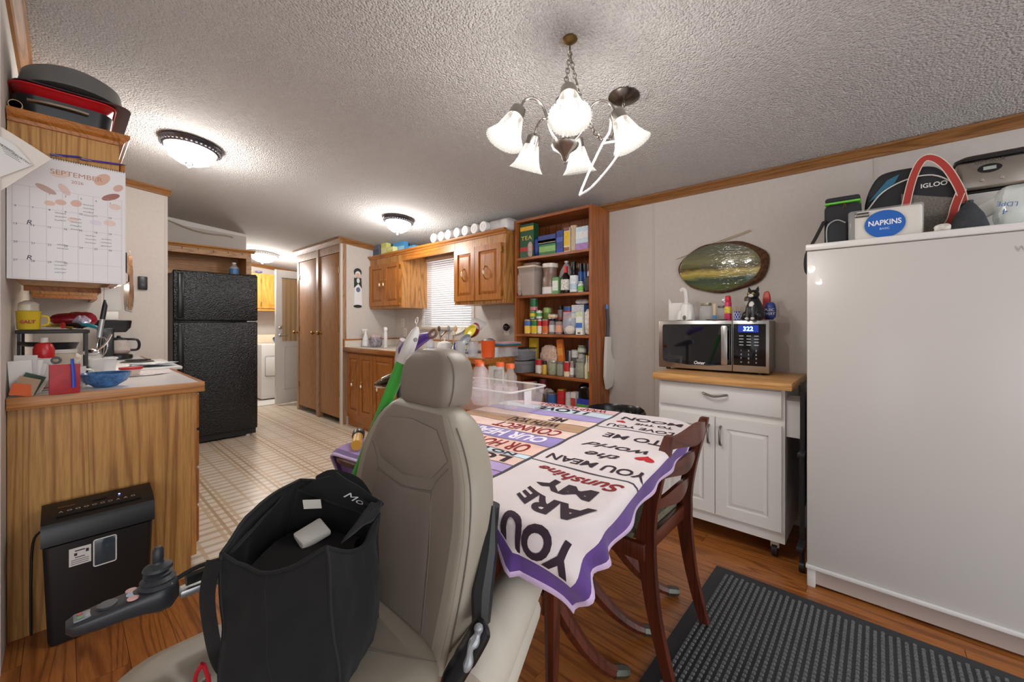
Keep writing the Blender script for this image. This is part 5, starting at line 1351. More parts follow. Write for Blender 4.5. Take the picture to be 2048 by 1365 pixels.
carton('tea_packet', 'small black and white box at back of fourth shelf', 1131.5, 1138, 702, xb, z4, '#d7d4d2', [(.3, 1, '#2a2a2e'), (.1, .25, '#b02a4a')], None, dep=.03)
can('food_can', 'white can with black floral print at back of fourth shelf', 1140, 1152, 700, xb, z4, '#e8e5e0', band=(.3, .7, '#6a6a6c'))
can('food_can', 'grey can under the olive jar on fourth shelf', 1153.5, 1166, 708, xb-.0, z4, '#cfcfcc', band=(.2, .6, '#8d8d8c'))
zt = span(1153.5, 1166, 708, xb)[2]
jar('olive_jar', 'olive jar with pale lid stacked at back of fourth shelf', 1152, 1167, 691, xb, zt+.002, '#9cad6a', '#c9cfc4', '#e2e8d6')
can('soup_can', 'red and white can with oval emblem at left of fourth shelf', 1067, 1080.5, 719, xa, z4, '#ece4d8', band=(.6, .95, '#c22a2e'))
bottle('spice_jar', 'short yellow spice jar with black cap on fourth shelf', 1082, 1090, 722, xa, z4, SP, [('jar', 0, 3, '#e0b84a'), ('cap', 4, 6, '#1b1b1c')], 'spice jar')
jar('pickle_jar', 'jar of chopped green pickles on fourth shelf', 1091.5, 1108.5, 721, xa, z4, '#7d8436', '#c9c6b8')
jar('relish_jar', 'smaller olive green relish jar on fourth shelf', 1110.5, 1123.5, 724, xa, z4, '#6a6a38', '#8f8f86')
can('soup_can', 'tall red can with cream base on fourth shelf', 1125, 1137, 724, xa, z4, '#c4282c', band=(.0, .35, '#e9d9b5'))
jar('spread_jar', 'narrow jar with white label between red can and bean jar', 1138, 1145, 723, xa, z4, '#8a6a4a', '#a89f90', '#e6e4de')
jar('bean_jar', 'large jar of green beans at right of fourth shelf', 1146.5, 1166, 719, xa-.01, z4, '#767a4c', '#b9b7ae')
bottle('dressing_bottle', 'cream dressing bottle with yellow cap on fourth shelf', 1167.5, 1175, 711, xa, z4, GB, [('bottle', 0, 5, '#e9dfb8'), ('cap', 6, 8, '#f0c23a')])
carton('foil_box', 'tall green box with blue top at right end of fourth shelf', 1176, 1180.5, 681, xa, z4, '#3f9a44', [(.72, 1, '#2a55b8'), (.2, .6, '#e9efe2')], None, dep=.05)
carton('cracker_packet', 'small yellow packet at back left of fourth shelf', 1058, 1072, 676, xb, z4, '#d9b52c', [(0, .6, '#3a3530')], None, dep=.04)
# ---- bottom shelf in view
can('oats_canister', 'cream oats canister with red lid on lowest visible shelf', 1041, 1061, 762, xa, z5, '#e0cda4', '#b8342c', (.0, .2, '#3f7a44'), cat='canister', group=None)
can('food_can', 'small violet-red can beside the oats canister', 1065, 1073, 764, xb, z5, '#8a4a55', band=(.3, .6, '#b9c7d8'))
can('food_can', 'dark red soda-style can on lowest visible shelf', 1075, 1088, 758, xb-.02, z5, '#8f3034', band=(.4, .7, '#d9cfc8'))
sack('bean_sack', 'brown paper sack slumped on lowest visible shelf', 1064, 1085, 785, xa, z5, '#8a6a50', .06, 31)
sack('chip_bag', 'silver and white bag slumped on lowest visible shelf', 1080, 1106, 777, xa+.085, z5, '#c9bdb8', .05, 33)
can('tuna_tin', 'short blue and green tin on lowest visible shelf', 1088, 1107, 788, xa, z5, '#3f6aa8', band=(.0, .4, '#5fa04a'), cat='tin')
can('soup_can', 'red and white can with yellow lid on lowest visible shelf', 1110, 1126, 780, xa, z5, '#c8282e', '#d9c24a', (.0, .45, '#ece5dc'))
can('food_can', 'pale can with blue lettering on lowest visible shelf', 1128, 1140, 785, xa, z5, '#d9d4d4', band=(.1, .45, '#3a5a9a'))
carton('soup_box', 'white box with red picture on lowest visible shelf', 1141.5, 1151, 785, xa, z5, '#e2dcd8', [(.3, .8, '#c04a3c')], None, dep=.05)
sack('black_bag', 'shiny black plastic bag on lowest visible shelf', 1152, 1180, 768, xa+.03, z5+.1, '#0f0f12', .08, 36, rough=.15)
carton('snack_box', 'blue and purple box under the black bag', 1154, 1180, 800, xa-.0, z5, '#2f3fb0', [(.3, .8, '#5fae4a')], None, dep=.1)
# ---- long scrubber hanging on the bookcase side
t = thing('scrub_brush', 'white long-handled scoop brush with grey grip hanging on bookcase side', 'brush', (0, 0, 0))
xq = KX+.1; yq = k_y0-.022
def S(u, v_): return P(u, v_, y=yq)
obj('grip', G().tube([S(1214, 616), S(1216, 645), S(1215, 675)], [.012, .013, .012], 10), M('#4a4d55', .5), t)
obj('cap', G().tube([S(1213.5, 609), S(1214, 618)], [.008, .0125], 10), M('#4a86d0', .4), t)
poly = [(1211, 674), (1219, 674), (1218, 700), (1221, 715), (1229, 727), (1226, 745), (1221, 772), (1212, 779), (1208, 755), (1209, 715)]
pp = [S(*q) for q in poly]
obj('scoop', G().prism([(p.x, p.z) for p in pp], yq-.018, yq+.006, 'y'), M('#e6e3de', .35), t, True, 20)
obj('hook', G().tube([S(1214, 612)+Vector((0, .022, .004)), S(1214, 612)+Vector((0, 0, .006))], .003, 6), NICKEL, t)

# ================================================================ SINK COUNTER CLUTTER
zk = .9115
xk = 2.3
def on_counter(u, v_): return P(u, v_, z=zk)
p = on_counter(731, 695)
t = thing('spray_bottle', 'white trigger spray bottle at left end of the sink counter', 'spray bottle', (2.42, P(731, 690, x=2.42).y, zk))
obj('bottle', G().lathe([(.035, 0), (.04, .006), (.038, .06), (.028, .11), (.015, .15), (.013, .165)], n=16), M('#e6e8ea', .3), t)
obj('collar', G().cyl((0, 0, .165), .015, .018, n=14), WHT, t)
obj('trigger_head', G().rbox(-.045, .022, -.011, .011, .183, .207, .005).rbox(-.034, -.026, -.006, .006, .155, .184, .003), WHT, t)
obj('label', G().shell([(.0395, .02), (.0368, .07)], n=16), M('#cfd4dc', .4, var=.3, vs=50), t)
t = thing('cutlery_jar', 'round jar wrapped in floral cloth by the spray bottle', 'jar', (2.46, P(752, 690, x=2.46).y, zk))
obj('jar', G().lathe([(.055, 0), (.07, .02), (.074, .06), (.066, .1), (.06, .11)], n=18), M('#8c8790', .5, var=.6, vs=35), t)
obj('cloth', crumple(G().sph((0, 0, .115), .066, .07, .028), .012, 25), M('#c9b3b5', .8, var=.3, vs=30), t)
t = thing('dish_soap', 'slim white pump bottle on the sink counter', 'bottle', (2.42, P(771, 690, x=2.42).y, zk))
obj('bottle', G().lathe([(.018, 0), (.02, .004), (.02, .165), (.015, .18), (.012, .19)], n=14), M('#d8d9da', .3), t)
obj('cap', G().lathe([(.019, .19), (.02, .195), (.02, .222), (.014, .23), (0, .231)], n=14), WHT, t)
t = thing('soap_bottle', 'clear soap bottle with blue liquid behind the purple vacuum', 'bottle', (2.45, P(861, 690, x=2.45).y, zk))
obj('liquid', G().lathe([(.03, .001), (.036, .01), (.036, .035), (0, .035)], n=14), M('#3f8fd0', .2), t)
obj('bottle', G().shell([(.034, 0), (.04, .008), (.038, .09), (.016, .13), (.014, .15)], n=14), glass('#e6f0fa', .05, .35), t)
obj('cap', G().cyl((0, 0, .15), .016, .02, n=12), WHT, t)
t = thing('white_pot', 'round white pot on the counter beside the measuring jugs', 'pot', (2.42, P(889, 690, x=2.42).y, zk))
obj('pot', G().lathe([(.05, 0), (.065, .015), (.072, .05), (.06, .09), (.02, .105), (0, .106)], n=22), M('#e9e9ea', .3), t)
obj('knob', G().lathe([(.006, .105), (.006, .12), (.014, .126), (0, .132)], n=12), WHT, t)
for k, (u, lb, hc) in enumerate(((921, 'clear measuring jug with blue handle on the counter', '#24409a'), (946, 'clear measuring jug beside the orange bin', None))):
    t = thing('measuring_jug', lb, 'jug', (2.27, P(u, 700, x=2.27).y, zk))
    obj('jug', G().shell([(.036, .001), (.04, .006), (.044, .118), (.046, .122)], n=20), glass('#dde6ef', .08, .4), t)
    obj('base', G().cyl((0, 0, 0), .038, .003, n=20), glass('#dde6ef', .08, .5), t)
    g = G()
    for q in range(7): g.box(-.0445, -.0435, -.012, .004 if q % 2 else .012, .02+q*.013, .022+q*.013)
    obj('scale_marks', g, M('#5a7fb5', .5), t, False)['kind'] = 'stuff'
    if hc: obj('handle', G().tube(catmull([(0, .044, .105), (0, .075, .1), (0, .078, .05), (0, .044, .03)], 4), .006, 8), M(hc, .4), t)
t = thing('orange_bin', 'bright orange plastic container at the counter corner', 'container', (2.27, P(976, 700, x=2.27).y, zk))
obj('tub', G().lathe([(.047, 0), (.052, .004), (.058, .13), (.062, .136), (.057, .136), (.05, .01), (0, .01)], n=26), M('#f2632a', .35), t)
obj('sieve', G().sph((.0, -.01, .135), .045, .045, .02, 16, 6), M('#b3b0ac', .35, .8, bmp=.6, bs=200), t)
# drying pile behind
DZ = zk
for k, (u, v_, r, c, lb, rx, x) in enumerate(((918, 665, .075, '#e6e4da', 'cream bowl in the dish pile', .5, 2.62), (945, 662, .07, '#d9c832', 'yellow bowl tilted in the dish pile', 1.0, 2.56), (952, 660, .078, '#b2342e', 'red plate tilted behind the yellow bowl', 1.15, 2.60), (934, 680, .066, '#8f979d', 'grey mesh strainer in the dish pile', .9, 2.44))):
    p = P(u, v_, x=x)
    t = thing('dish', lb, 'dish', (x, p.y, max(DZ, p.z-.02)), 0, 'dishes drying by the sink')
    obj('bowl', G().lathe([(r*.4, 0), (r*.75, r*.15), (r, r*.5), (r*.96, r*.5), (r*.7, r*.2), (0, r*.06)], n=22).xf(TR(rx=0, ry=-rx)), M(c, .35), t)
t = thing('dish_rack', 'grey wire dish rack holding the washed dishes', 'dish rack', (2.6, P(925, 690, x=2.6).y, zk))
obj('tray', G().rbox(-.12, .14, -.2, .2, 0, .012, .005), M('#8d9096', .4), t)
for k in range(11): obj('wire', G().tube([(-.1, -.18+k*.036, .012), (-.1, -.18+k*.036, .08), (.12, -.18+k*.036, .08), (.12, -.18+k*.036, .012)], .002, 5), CHROME, t)
for k, (u, v_, lb, x) in enumerate(((955, 648, 'clear plastic lid leaning on top of the dish pile', 2.62),)):
    p = P(u, v_, x=x)
    tag(obj('clear_container', G().rbox(-.055, .055, -.075, .075, -.003, .003, .003).xf(TR((x, p.y, p.z), ry=-.7, rx=.5)), glass('#e8ebee', .1, .55)), lb, 'container')
for k, (u, c, lb) in enumerate(((882, '#5b4a3c', 'dark wooden spatula standing in the dish rack'), (897, '#8d8f93', 'steel ladle standing in the dish rack'), (907, '#c9a67a', 'pale wooden spoon standing in the dish rack'))):
    p0 = P(u, 690, x=2.5); p1 = P(u-4+k*4, 658, x=2.55)
    t = thing('utensil', lb, 'utensil', tuple(p0), 0, 'utensils in the dish rack')
    d_ = p1-p0
    obj('handle', G().tube([(0, 0, 0), d_*.8], .005, 7), M(c, .45), t)
    obj('head', G().sph(d_, .012, .022, .03, 12, 7), M(c, .45), t)
t = thing('tray_stack', 'stack of thin coloured trays behind the orange bin', 'trays', (2.45, P(1010, 680, x=2.45).y, zk+.08))
for k, c in enumerate(('#d0453a', '#3f8f5a', '#3a7fc0', '#c9ccd2', '#d9a9b0')):
    obj('tray', G().rbox(-.09, .12, -.075, .06, k*.008, k*.008+.006, .002), M(c, .4), t)
obj('stand', G().rbox(-.06, .1, -.06, .05, -.08, -.002, .004), glass('#dfe3e6', .1, .4), t)
tag(obj('small_glass', G().lathe([(.022, 0), (.026, .08), (.024, .08), (.02, .006), (0, .006)], (2.35, 2.30, zk), 16), glass('#e6ecf0', .04, .35)), 'small drinking glass at the counter end', 'glass')
# reacher claw, leaning white frame
p = P(833, 660, x=2.6)
t = thing('reacher_claw', 'small white reacher claw poking up over the sink', 'reacher', (2.6, p.y, zk+.001))
zz = P(833, 648, x=2.6).z-zk
obj('rod', G().tube([(0, 0, 0), (0, 0, zz)], .004, 7), M('#c9c6c2', .4), t)
for s in (-1, 1): obj('jaw', G().tube(catmull([(0, 0, zz), (0, s*.022, zz+.02), (0, s*.016-.01, zz+.055), (0, s*.004-.02, zz+.07)], 4), .004, 6), M('#e9e3e6', .4), t)
t = thing('picture_frame', 'small white framed picture leaning on the cabinet end', 'picture frame', (2.31, 2.245, 0))
zf0, zf1 = P(947, 800, x=2.31).z, P(947, 727, x=2.31).z
obj('frame', G().box(-.07, .07, -.008, .008, 0, zf1).box(-.09, -.07, -.01, .01, 0, zf1+.0) , M('#e4e0d6', .5), t, False)
obj('picture', G().box(-.05, .05, -.0095, -.0082, zf1-.16, zf1-.03), M('#a9a595', .6, var=.3, vs=30), t, False)
# ---- on top of the wall cabinets
zu = UT+.032
for k, (u0, u1, vt, c, lb, bd, x) in enumerate(((742, 758, 489, '#6d7488', 'grey-blue box at left end on top of the wall cabinets', '#4a5068', 2.57), (762, 773, 484, '#d8d77e', 'pale yellow box on top of the wall cabinets', '#e8e6a8', 2.57), (773.5, 786, 494, '#e3e2a0', 'shorter pale yellow box stacked beside another', '#d0cf70', 2.56), (786, 808, 482, '#4f9fd8', 'bright blue patterned carton on the wall cabinets', '#9fd0ee', 2.64), (809, 829, 492, '#55a5dc', 'lower blue patterned carton on the wall cabinets', '#a9d6f0', 2.64))):
    carton('tissue_box', lb, u0, u1, vt, x, zu, c, [(.2, .6, bd)], None, dep=.06)
p = P(738, 505, x=2.52)
tag(obj('magazine', crumple(G().rbox(-.07, .07, -.02, .02, 0, .008, .002).xf(TR((2.56, 4.55, zu+.002), rx=-.0)), .003, 30), M('#d9d8d6', .4, var=.5, vs=40)), 'curled magazine beside the grey-blue box', 'magazine')
TPm = M('#efeeec', .9, bmp=.2, bs=80)
proto = None
for k, (u, v_) in enumerate(((866, 482), (881, 479), (895, 475), (912.5, 472), (929, 469), (947.6, 465), (965.6, 460))):
    x = 2.50; p = P(u, v_, x=x)
    lb = ['leftmost toilet roll in the row on the valance', 'second toilet roll from the left on the valance', 'third toilet roll from the left, slightly peaked', 'middle toilet roll of the seven on the valance', 'third toilet roll from the plastic pack', 'second toilet roll from the plastic pack', 'toilet roll next to the plastic-wrapped pack'][k]
    t = thing('toilet_roll', lb, 'toilet roll', (x, p.y, UT+.043), 0, 'toilet rolls along the valance')
    r = .047
    if proto is None:
        a = obj('paper', G().lathe([(.019, .001), (r-.004, 0), (r, .004), (r, .1), (.019, .1), (.019, .001)], (0, 0, r), 24, 'x'), TPm, t)
        b_ = obj('core', G().shell([(.0195, -.0005), (.0195, .09)], (0, 0, r), 18, 'x').cyl((.03, 0, r), .019, .002, 'x', 18), M('#6f6257', .8), t)
        proto = (a, b_)
    else:
        for s_ in proto:
            c_ = s_.copy(); COL.objects.link(c_); c_.parent = t
t = thing('toilet_roll_pack', 'plastic-wrapped pack of paper rolls beside the bookcase', 'pack', (2.6, P(1004, 460, x=2.6).y-.01, zu+.001))
for k in range(2): obj('roll', G().cyl((-.05, -.06+k*.115, .05), .05, .11, 'x', 18), TPm, t)
obj('wrap', crumple(G().rbox(-.06, .07, -.12, .115, .0005, .105, .02, 3), .003, 25), glass('#e9e9ea', .15, .45), t)
# ---- plaque on the pantry side
PX_ = P(716, 570, y=PY0)
t = thing('wall_plaque', 'painted wooden bonnet-lady plaque on the pantry side', 'plaque', (PX_.x, PY0-.001, PX_.z))
def pc(u, v_): 
    q = P(u, v_, y=PY0); return (q.x-PX_.x, q.z-PX_.z)
def oval(u, v_, ru, rv, y, c, name, n=20):
    a, b_ = pc(u, v_); rx = abs(pc(u+ru, v_)[0]-a); rz = abs(pc(u, v_+rv)[1]-b_)
    obj(name, G().prism([(a+rx*math.cos(q), b_+rz*math.sin(q)) for q in lins(0, 2*PI, n+1)[:-1]], y, 0, 'y'), M(c, .5), t, False)
q0 = [pc(708, 568), pc(724, 570), pc(724, 612), pc(708, 611)]
obj('apron', G().prism([pc(709, 564), pc(722.5, 566), pc(723.5, 612), pc(707.5, 611)], -.008, 0, 'y'), M('#e6e7ea', .5), t, False)
obj('dress', G().prism([pc(708, 556), pc(722, 557), pc(723, 578), pc(716, 568), pc(708, 576)], -.009, 0, 'y'), M('#24322e', .5), t, False)
oval(715, 545, 7.5, 8, -.009, '#25332f', 'bonnet'); oval(715, 549, 5.2, 6, -.0105, '#ecebea', 'bonnet_brim'); oval(715, 551, 3.8, 4.8, -.012, '#d9b49c', 'face')
oval(715.5, 580, 4, 5, -.0105, '#5f7388', 'hands'); oval(715, 613, 8, 3, -.0095, '#23262a', 'shoes')
oval(715.5, 562, 3, 5, -.0105, '#dfe0e2', 'bib')

# ================================================================ MICROWAVE TOP
zm = ct+MWH+.002; xm = 2.66
def mt_(u): return P(u, 620, x=xm).y
t = thing('cat_napkin_holder', 'white ceramic cat napkin holder with upright curled tail', 'napkin holder', (xm, mt_(1374), zm))
CERW = M('#e4e2de', .35)
obj('body', G().lathe([(.048, 0), (.05, .01), (.044, .06), (.034, .1), (.014, .116), (0, .118)], n=20), CERW, t)
obj('leg', G().tube(catmull([(-.03, .028, .055), (-.04, .032, .03), (-.045, .032, .002)], 3), [.016, .016, .015, .014, .014, .014, .013], 10), CERW, t)
obj('leg', G().tube(catmull([(-.03, -.028, .055), (-.04, -.032, .03), (-.045, -.032, .002)], 3), [.016, .016, .015, .014, .014, .014, .013], 10), CERW, t)
obj('tail', G().tube(catmull([(-.01, .0, .1), (-.012, .0, .15), (-.012, .006, .185), (-.01, .022, .2), (-.008, .034, .188)], 4), [.013]*8+[.012]*9, 10), CERW, t)
obj('arch', G().sph((-.046, 0, .016), .006, .012, .016, 10, 6), M('#6b6864', .6), t)
t = thing('napkin_stack', 'upright stack of white napkins behind the cat holder', 'napkins', (xm+.03, mt_(1352), zm))
for k in range(4): obj('napkin', G().rbox(-.012+k*.009, -.005+k*.009, -.05+k*.004, .055+k*.003, 0, .115-k*.004, .003), M('#e9e6e2', .85), t)
obj('ear', G().prism([(.03, .11), (.055, .11), (.052, .145)], -.013, -.006, 'x'), CERW, t, False)
for k, (u, r, h, c, lb, lid) in enumerate(((1411, .038, .108, '#c7c2ba', 'empty glass jar with metal lid on the microwave', '#b3ad98'), (1441, .03, .09, '#c4bcb6', 'smaller glass jar behind the pink-red bottle', '#9a9a98'))):
    t = thing('glass_jar', lb, 'jar', (xm+.01+k*.03, mt_(u), zm))
    obj('glass', G().shell([(r*.92, .001), (r, .008), (r, h*.72), (r*.78, h*.85)], n=20), glass('#e9efee', .04, .2), t)
    obj('base', G().cyl((0, 0, 0), r*.92, .003, n=20), glass('#e9efee', .04, .5), t)
    obj('lid', G().lathe([(r*.82, h*.84), (r*.84, h*.85), (r*.84, h), (0, h)], n=20), M(lid, .35, .7), t)
t = thing('wooden_stick', 'wooden stick with blue end standing between jars', 'stick', (xm-.02, mt_(1431), zm))
obj('stick', G().rbox(-.004, .004, -.008, .008, .03, .1, .002), M('#d6bd9a', .5), t)
obj('blue_end', G().rbox(-.005, .005, -.009, .009, 0, .031, .002), M('#2f7fc8', .4), t)
t = thing('squeeze_bottle', 'pink-red bottle with yellow emblem on the microwave', 'bottle', (xm-.02, mt_(1458), zm))
obj('bottle', G().lathe([(.018, 0), (.019, .003), (.019, .1), (.014, .112)], n=16), M('#c8305a', .35), t)
obj('label', G().shell([(.0195, .04), (.0195, .08)], n=16), M('#e8c23a', .4, var=.4, vs=60), t)
obj('cap', G().lathe([(.015, .112), (.016, .116), (.016, .135), (.01, .145), (0, .146)], n=14), M('#d02a3c', .35), t)
t = thing('toothpick_cup', 'blue and white patterned cup of toothpicks', 'cup', (xm-.05, mt_(1479), zm))
obj('cup', G().lathe([(.017, 0), (.018, .05), (.016, .05), (.015, .004), (0, .004)], n=16), M('#2c3f9a', .35), t)
g = G()
for k in range(8): g.join(G().tube([(.0178*math.cos(a_), .0178*math.sin(a_), .003) for a_ in [k*PI/4]]+[(.0186*math.cos(k*PI/4+1.2*q), .0186*math.sin(k*PI/4+1.2*q), .003+.044*q) for q in (.33, .66, 1)], .0012, 4)).join(G().tube([(.0186*math.cos(k*PI/4-1.2*q), .0186*math.sin(k*PI/4-1.2*q), .003+.044*q) for q in (0, .33, .66, 1)], .0012, 4))
obj('lattice', g, M('#e6e8f0', .4), t)['kind'] = 'stuff'
for k in range(7):
    a_ = k*.9; obj('toothpick', G().tube([(.006*math.cos(a_), .006*math.sin(a_), .01), (.016*math.cos(a_), .016*math.sin(a_), .075)], .0014, 5), M('#d9b98a', .6), t)
t = thing('salt_shaker', 'glass shaker of tan seasoning with metal top behind the cat figurine', 'shaker', (xm+.06, mt_(1492), zm))
obj('contents', G().lathe([(.018, .002), (.02, .09), (0, .09)], n=14), M('#c49a70', .7, var=.3, vs=80), t)
obj('glass', G().shell([(.02, 0), (.024, .1), (.021, .115)], n=14), glass('#ffffff', .04, .25), t)
obj('cap', G().lathe([(.022, .113), (.022, .132), (.012, .142), (0, .143)], n=14), M('#6d665c', .35, .8), t)
# tuxedo cat figurine
t = thing('cat_figurine', 'black and white tuxedo cat figurine sitting on the microwave', 'figurine', (xm-.05, mt_(1513), zm), math.radians(-15)); t.scale = (1.15, 1.15, 1.15)
CB = M('#1b1b1e', .3); CWH = M('#e6e3de', .35)
obj('body', G().lathe([(.034, 0), (.04, .01), (.043, .03), (.038, .06), (.028, .088), (.02, .104), (.016, .112)], n=18), CB, t)
obj('haunch', G().sph((-.012, -.03, .022), .026, .02, .024, 12, 8), CB, t); obj('haunch', G().sph((-.012, .03, .022), .026, .02, .024, 12, 8), CB, t)
obj('chest', G().sph((-.024, 0, .066), .012, .016, .026, 12, 8), CWH, t)
hd = obj('head', G().sph((-.012, 0, .125), .026, .027, .023, 16, 10), CB, t)
obj('muzzle', G().sph((-.034, 0, .118), .009, .013, .009, 10, 6), CWH, hd)
obj('nose', G().sph((-.043, 0, .121), .002, .003, .002, 6, 4), M('#b98a86', .4), hd)
for s in (-1, 1):
    obj('ear', G().lathe([(.009, 0), (.006, .012), (0, .024)], n=8).xf(TR((-.01, s*.017, .141), rx=-s*.25)), CB, hd)
    obj('eye', G().sph((-.034, s*.01, .13), .0035, .0045, .0045, 8, 5), M('#b9b54a', .2), hd)
    obj('front_leg', G().tube([(-.03, s*.012, .06), (-.036, s*.013, .02), (-.04, s*.013, .008)], [.009, .0085, .008], 8), CB, t)
    obj('paw', G().sph((-.046, s*.013, .007), .012, .009, .007, 10, 6), CWH, t)
obj('tail', G().tube(catmull([(.035, 0, .012), (.04, .03, .01), (.02, .052, .009), (-.015, .05, .008)], 4), [.009]*13, 8), CB, t)
t = sack('chip_packet', 'royal blue packet beside the cat figurine', 1528, 1551, 604, xm+.0, zm, '#24418f', .05, 41, cat='packet', amp=.08)
obj('lettering', txt_at('PLEIC\nEVERY', .021, (-.004, 0, .045), width=.052), M('#e8eaf2', .5), t, False)
sack('red_packet', 'translucent red wrapper behind the blue packet', 1524, 1541, 582, xm+.07, zm, '#c9423c', .03, 43, cat='packet')
t = thing('serving_tray', 'thin grey tray lying on top of the microwave', 'tray', (xm-.05, mt_(1437)+.0, zm))
obj('plate', G().lathe([(.0, .001), (.05, 0), (.06, .006), (.058, .008), (.048, .003), (0, .003)], n=28), M('#a9a6a2', .35, .4), t)
tag(obj('clear_wrapper', crumple(G().sph((xm+.05, mt_(1449), zm+.118), .02, .028, .028), .008, 40), glass('#eceff6', .1, .45)), 'crumpled clear wrapper resting on the smaller jar', 'wrapper')
# ---- bark slice plaque on the wall
t = thing('bark_plaque', 'oval slice of bark with glossy gold-green varnished picture on wall', 'plaque', (WR-.002, P(1445, 535, x=WR).y, P(1445, 535, x=WR).z))
ry_ = (P(1357, 535, x=WR).y-P(1533, 535, x=WR).y)/2; rz_ = (P(1445, 486, x=WR).z-P(1445, 587, x=WR).z)/2
def ov(sy, sz, x, dy=0, n=40, wob=.0): return [(x, dy+ry_*sy*math.cos(q)*(1+wob*math.sin(5*q+1)), rz_*sz*math.sin(q)*(1+wob*math.sin(7*q))) for q in lins(0, 2*PI, n+1)[:-1]]
obj('bark', G().loft([ov(1.0, 1.0, 0, -.0, wob=.02), ov(1.02, 1.0, -.012, 0, wob=.03), ov(.97, .98, -.028, .012, wob=.02)]), M('#5a3a24', .9, var=.5, vs=60, bmp=1.0, bs=90, bd=.006), t)
m, nt, b = newmat('varnished_scene')
vec = coords(nt, (1, 1, 1))
sepz = nd(nt, 'ShaderNodeSeparateXYZ'); nt.links.new(vec, sepz.inputs[0])
mr = nd(nt, 'ShaderNodeMapRange'); nt.links.new(sepz.outputs[2], mr.inputs[0]); mr.inputs[1].default_value = -.15; mr.inputs[2].default_value = .15
nz = noise(nt, coords(nt, (1, .6, 1.6)), 24, 5, .7)
ad = nd(nt, 'ShaderNodeMath', operation='MULTIPLY_ADD'); nt.links.new(nz, ad.inputs[0]); ad.inputs[1].default_value = .22; nt.links.new(mr.outputs[0], ad.inputs[2])
nt.links.new(ramp(nt, ad.outputs[0], [(.2, lin('#55602f')), (.34, lin('#2f4a3c')), (.42, lin('#9a9148')), (.5, lin('#c9b25c')), (.6, lin('#4d4a2c')), (.75, lin('#7c7b52')), (.95, lin('#5a5c48'))]), b.inputs['Base Color'])
b.inputs['Roughness'].default_value = .12; b.inputs['Coat Weight'].default_value = .8
bump(nt, b, noise(nt, coords(nt, (1, .5, 1.5)), 30, 3), .6, .01)
obj('picture', G().loft([ov(.92, .93, -.029, .02), ov(.86, .87, -.032, .02)]), m, t, True, 50)
for k, (a_, b_) in enumerate((((1352, 519), (1503, 462)), ((1400, 497), (1500, 460)))):
    tag(obj('dried_reed', G().tube([P(*a_, x=WR-.01-.004*k), P(*b_, x=WR-.008-.004*k)], .0018, 5), M('#b39a6a', .7)), ['long dried reed tucked behind the bark plaque', 'shorter dried reed above the bark plaque'][k], 'reed')

# ================================================================ FREEZER TOP
zf = FT+.002
CLO = M('#2a2a2e', .8, bmp=.3, bs=300)
def blk(u0, u1, v, x): return span(u0, u1, v, x)
y0, y1, zt = blk(1648, 1722, 392, 2.42)
t = thing('lunch_cooler', 'small black lunch cooler with lime zipper on the freezer', 'cooler', (2.42, (y0+y1)/2, zf))
w_ = (y1-y0)/2; h = zt-zf
obj('body', G().rbox(0, .2, -w_, w_, 0, h*.86, .02, 3), CLO, t)
obj('lid', G().rbox(.002, .198, -w_*.96, w_*.96, h*.9, h, .012, 3), CLO, t)
obj('zipper', G().rbox(-.002, .202, -w_*.97, w_*.97, h*.86, h*.9, .004), M('#6fd04a', .4), t)
obj('pocket', G().rbox(-.02, .0, -w_*.3, w_*.85, .005, h*.5, .012, 3), M('#32363a', .8), t)
obj('piping', G().tube(catmull([(-.021, w_*.8, .01), (-.022, w_*.8, h*.4), (-.022, w_*.3, h*.52), (-.021, -.2*w_, h*.45)], 4), .003, 6), M('#aeb3b4', .5), t)
obj('strap', G().tube(catmull([(.0, w_*.98, h*.55), (-.03, w_+.03, h*.2), (-.06, w_+.06, -.03), (-.06, w_+.06, -.11), (-.03, w_+.035, -.13), (-.01, w_+.03, -.11)], 4), .014, 6, flat=.18), M('#1e1e20', .7), t)
obj('clip', G().tube([(-.004, -.01, h*.86), (-.012, -.004, h*.74), (-.012, -.016, h*.74), (-.004, -.01, h*.86)], .0015, 5), BRASS, t)
# insulated tote
x = 2.5; y0, y1, zt = blk(1728, 1932, 334, x); w_ = (y1-y0)/2; h = zt-zf
t = thing('insulated_tote', 'black and grey insulated tote with red straps on the freezer', 'tote bag', (x, (y0+y1)/2, zf))
prof = [(-w_*1.0, 0), (-w_*1.02, h*.4), (-w_*.95, h*.62), (-w_*.6, h*.88), (-.05, h*.98), (w_*.4, h), (w_*.75, h*.92), (w_*.98, h*.6), (w_*1.0, .02), (w_*.97, 0)]
cp_ = [(p_.x, p_.y) for p_ in catmull([(a_, b_, 0) for a_, b_ in prof], 4)]
obj('body', G().loft([[(xx, a_*k, b_*kk2) for a_, b_ in cp_] for xx, k, kk2 in ((.0, .96, .96), (.015, 1, 1), (.085, 1, 1), (.1, .95, .96))]), CLO, t, True, 50)
obj('front_pocket', G().prism([(-w_*.85, .005), (w_*.2, .005), (w_*.22, h*.66), (-w_*.3, h*.58), (-w_*.88, h*.5)], -.006, .004, 'x'), M('#77716a', .9, var=.35, vs=160, bmp=.4, bs=300), t, False)
obj('opening', G().prism([(w_*.9, h*.62), (w_*.5, h*.88), (w_*.25, h*.93), (w_*.35, h*.82), (w_*.75, h*.66)], -.003, .004, 'x'), M('#2a6a86', .6), t, False)
obj('piping', G().tube(catmull([(-.006, w_*.93, h*.5), (-.006, w_*.6, h*.72), (-.006, w_*.1, h*.84), (-.006, -w_*.4, h*.84), (-.006, -w_*.8, h*.68), (-.006, -w_*.97, h*.5)], 5), .003, 6), M('#d9d6d0', .5), t)
RS = M('#b03a32', .7)
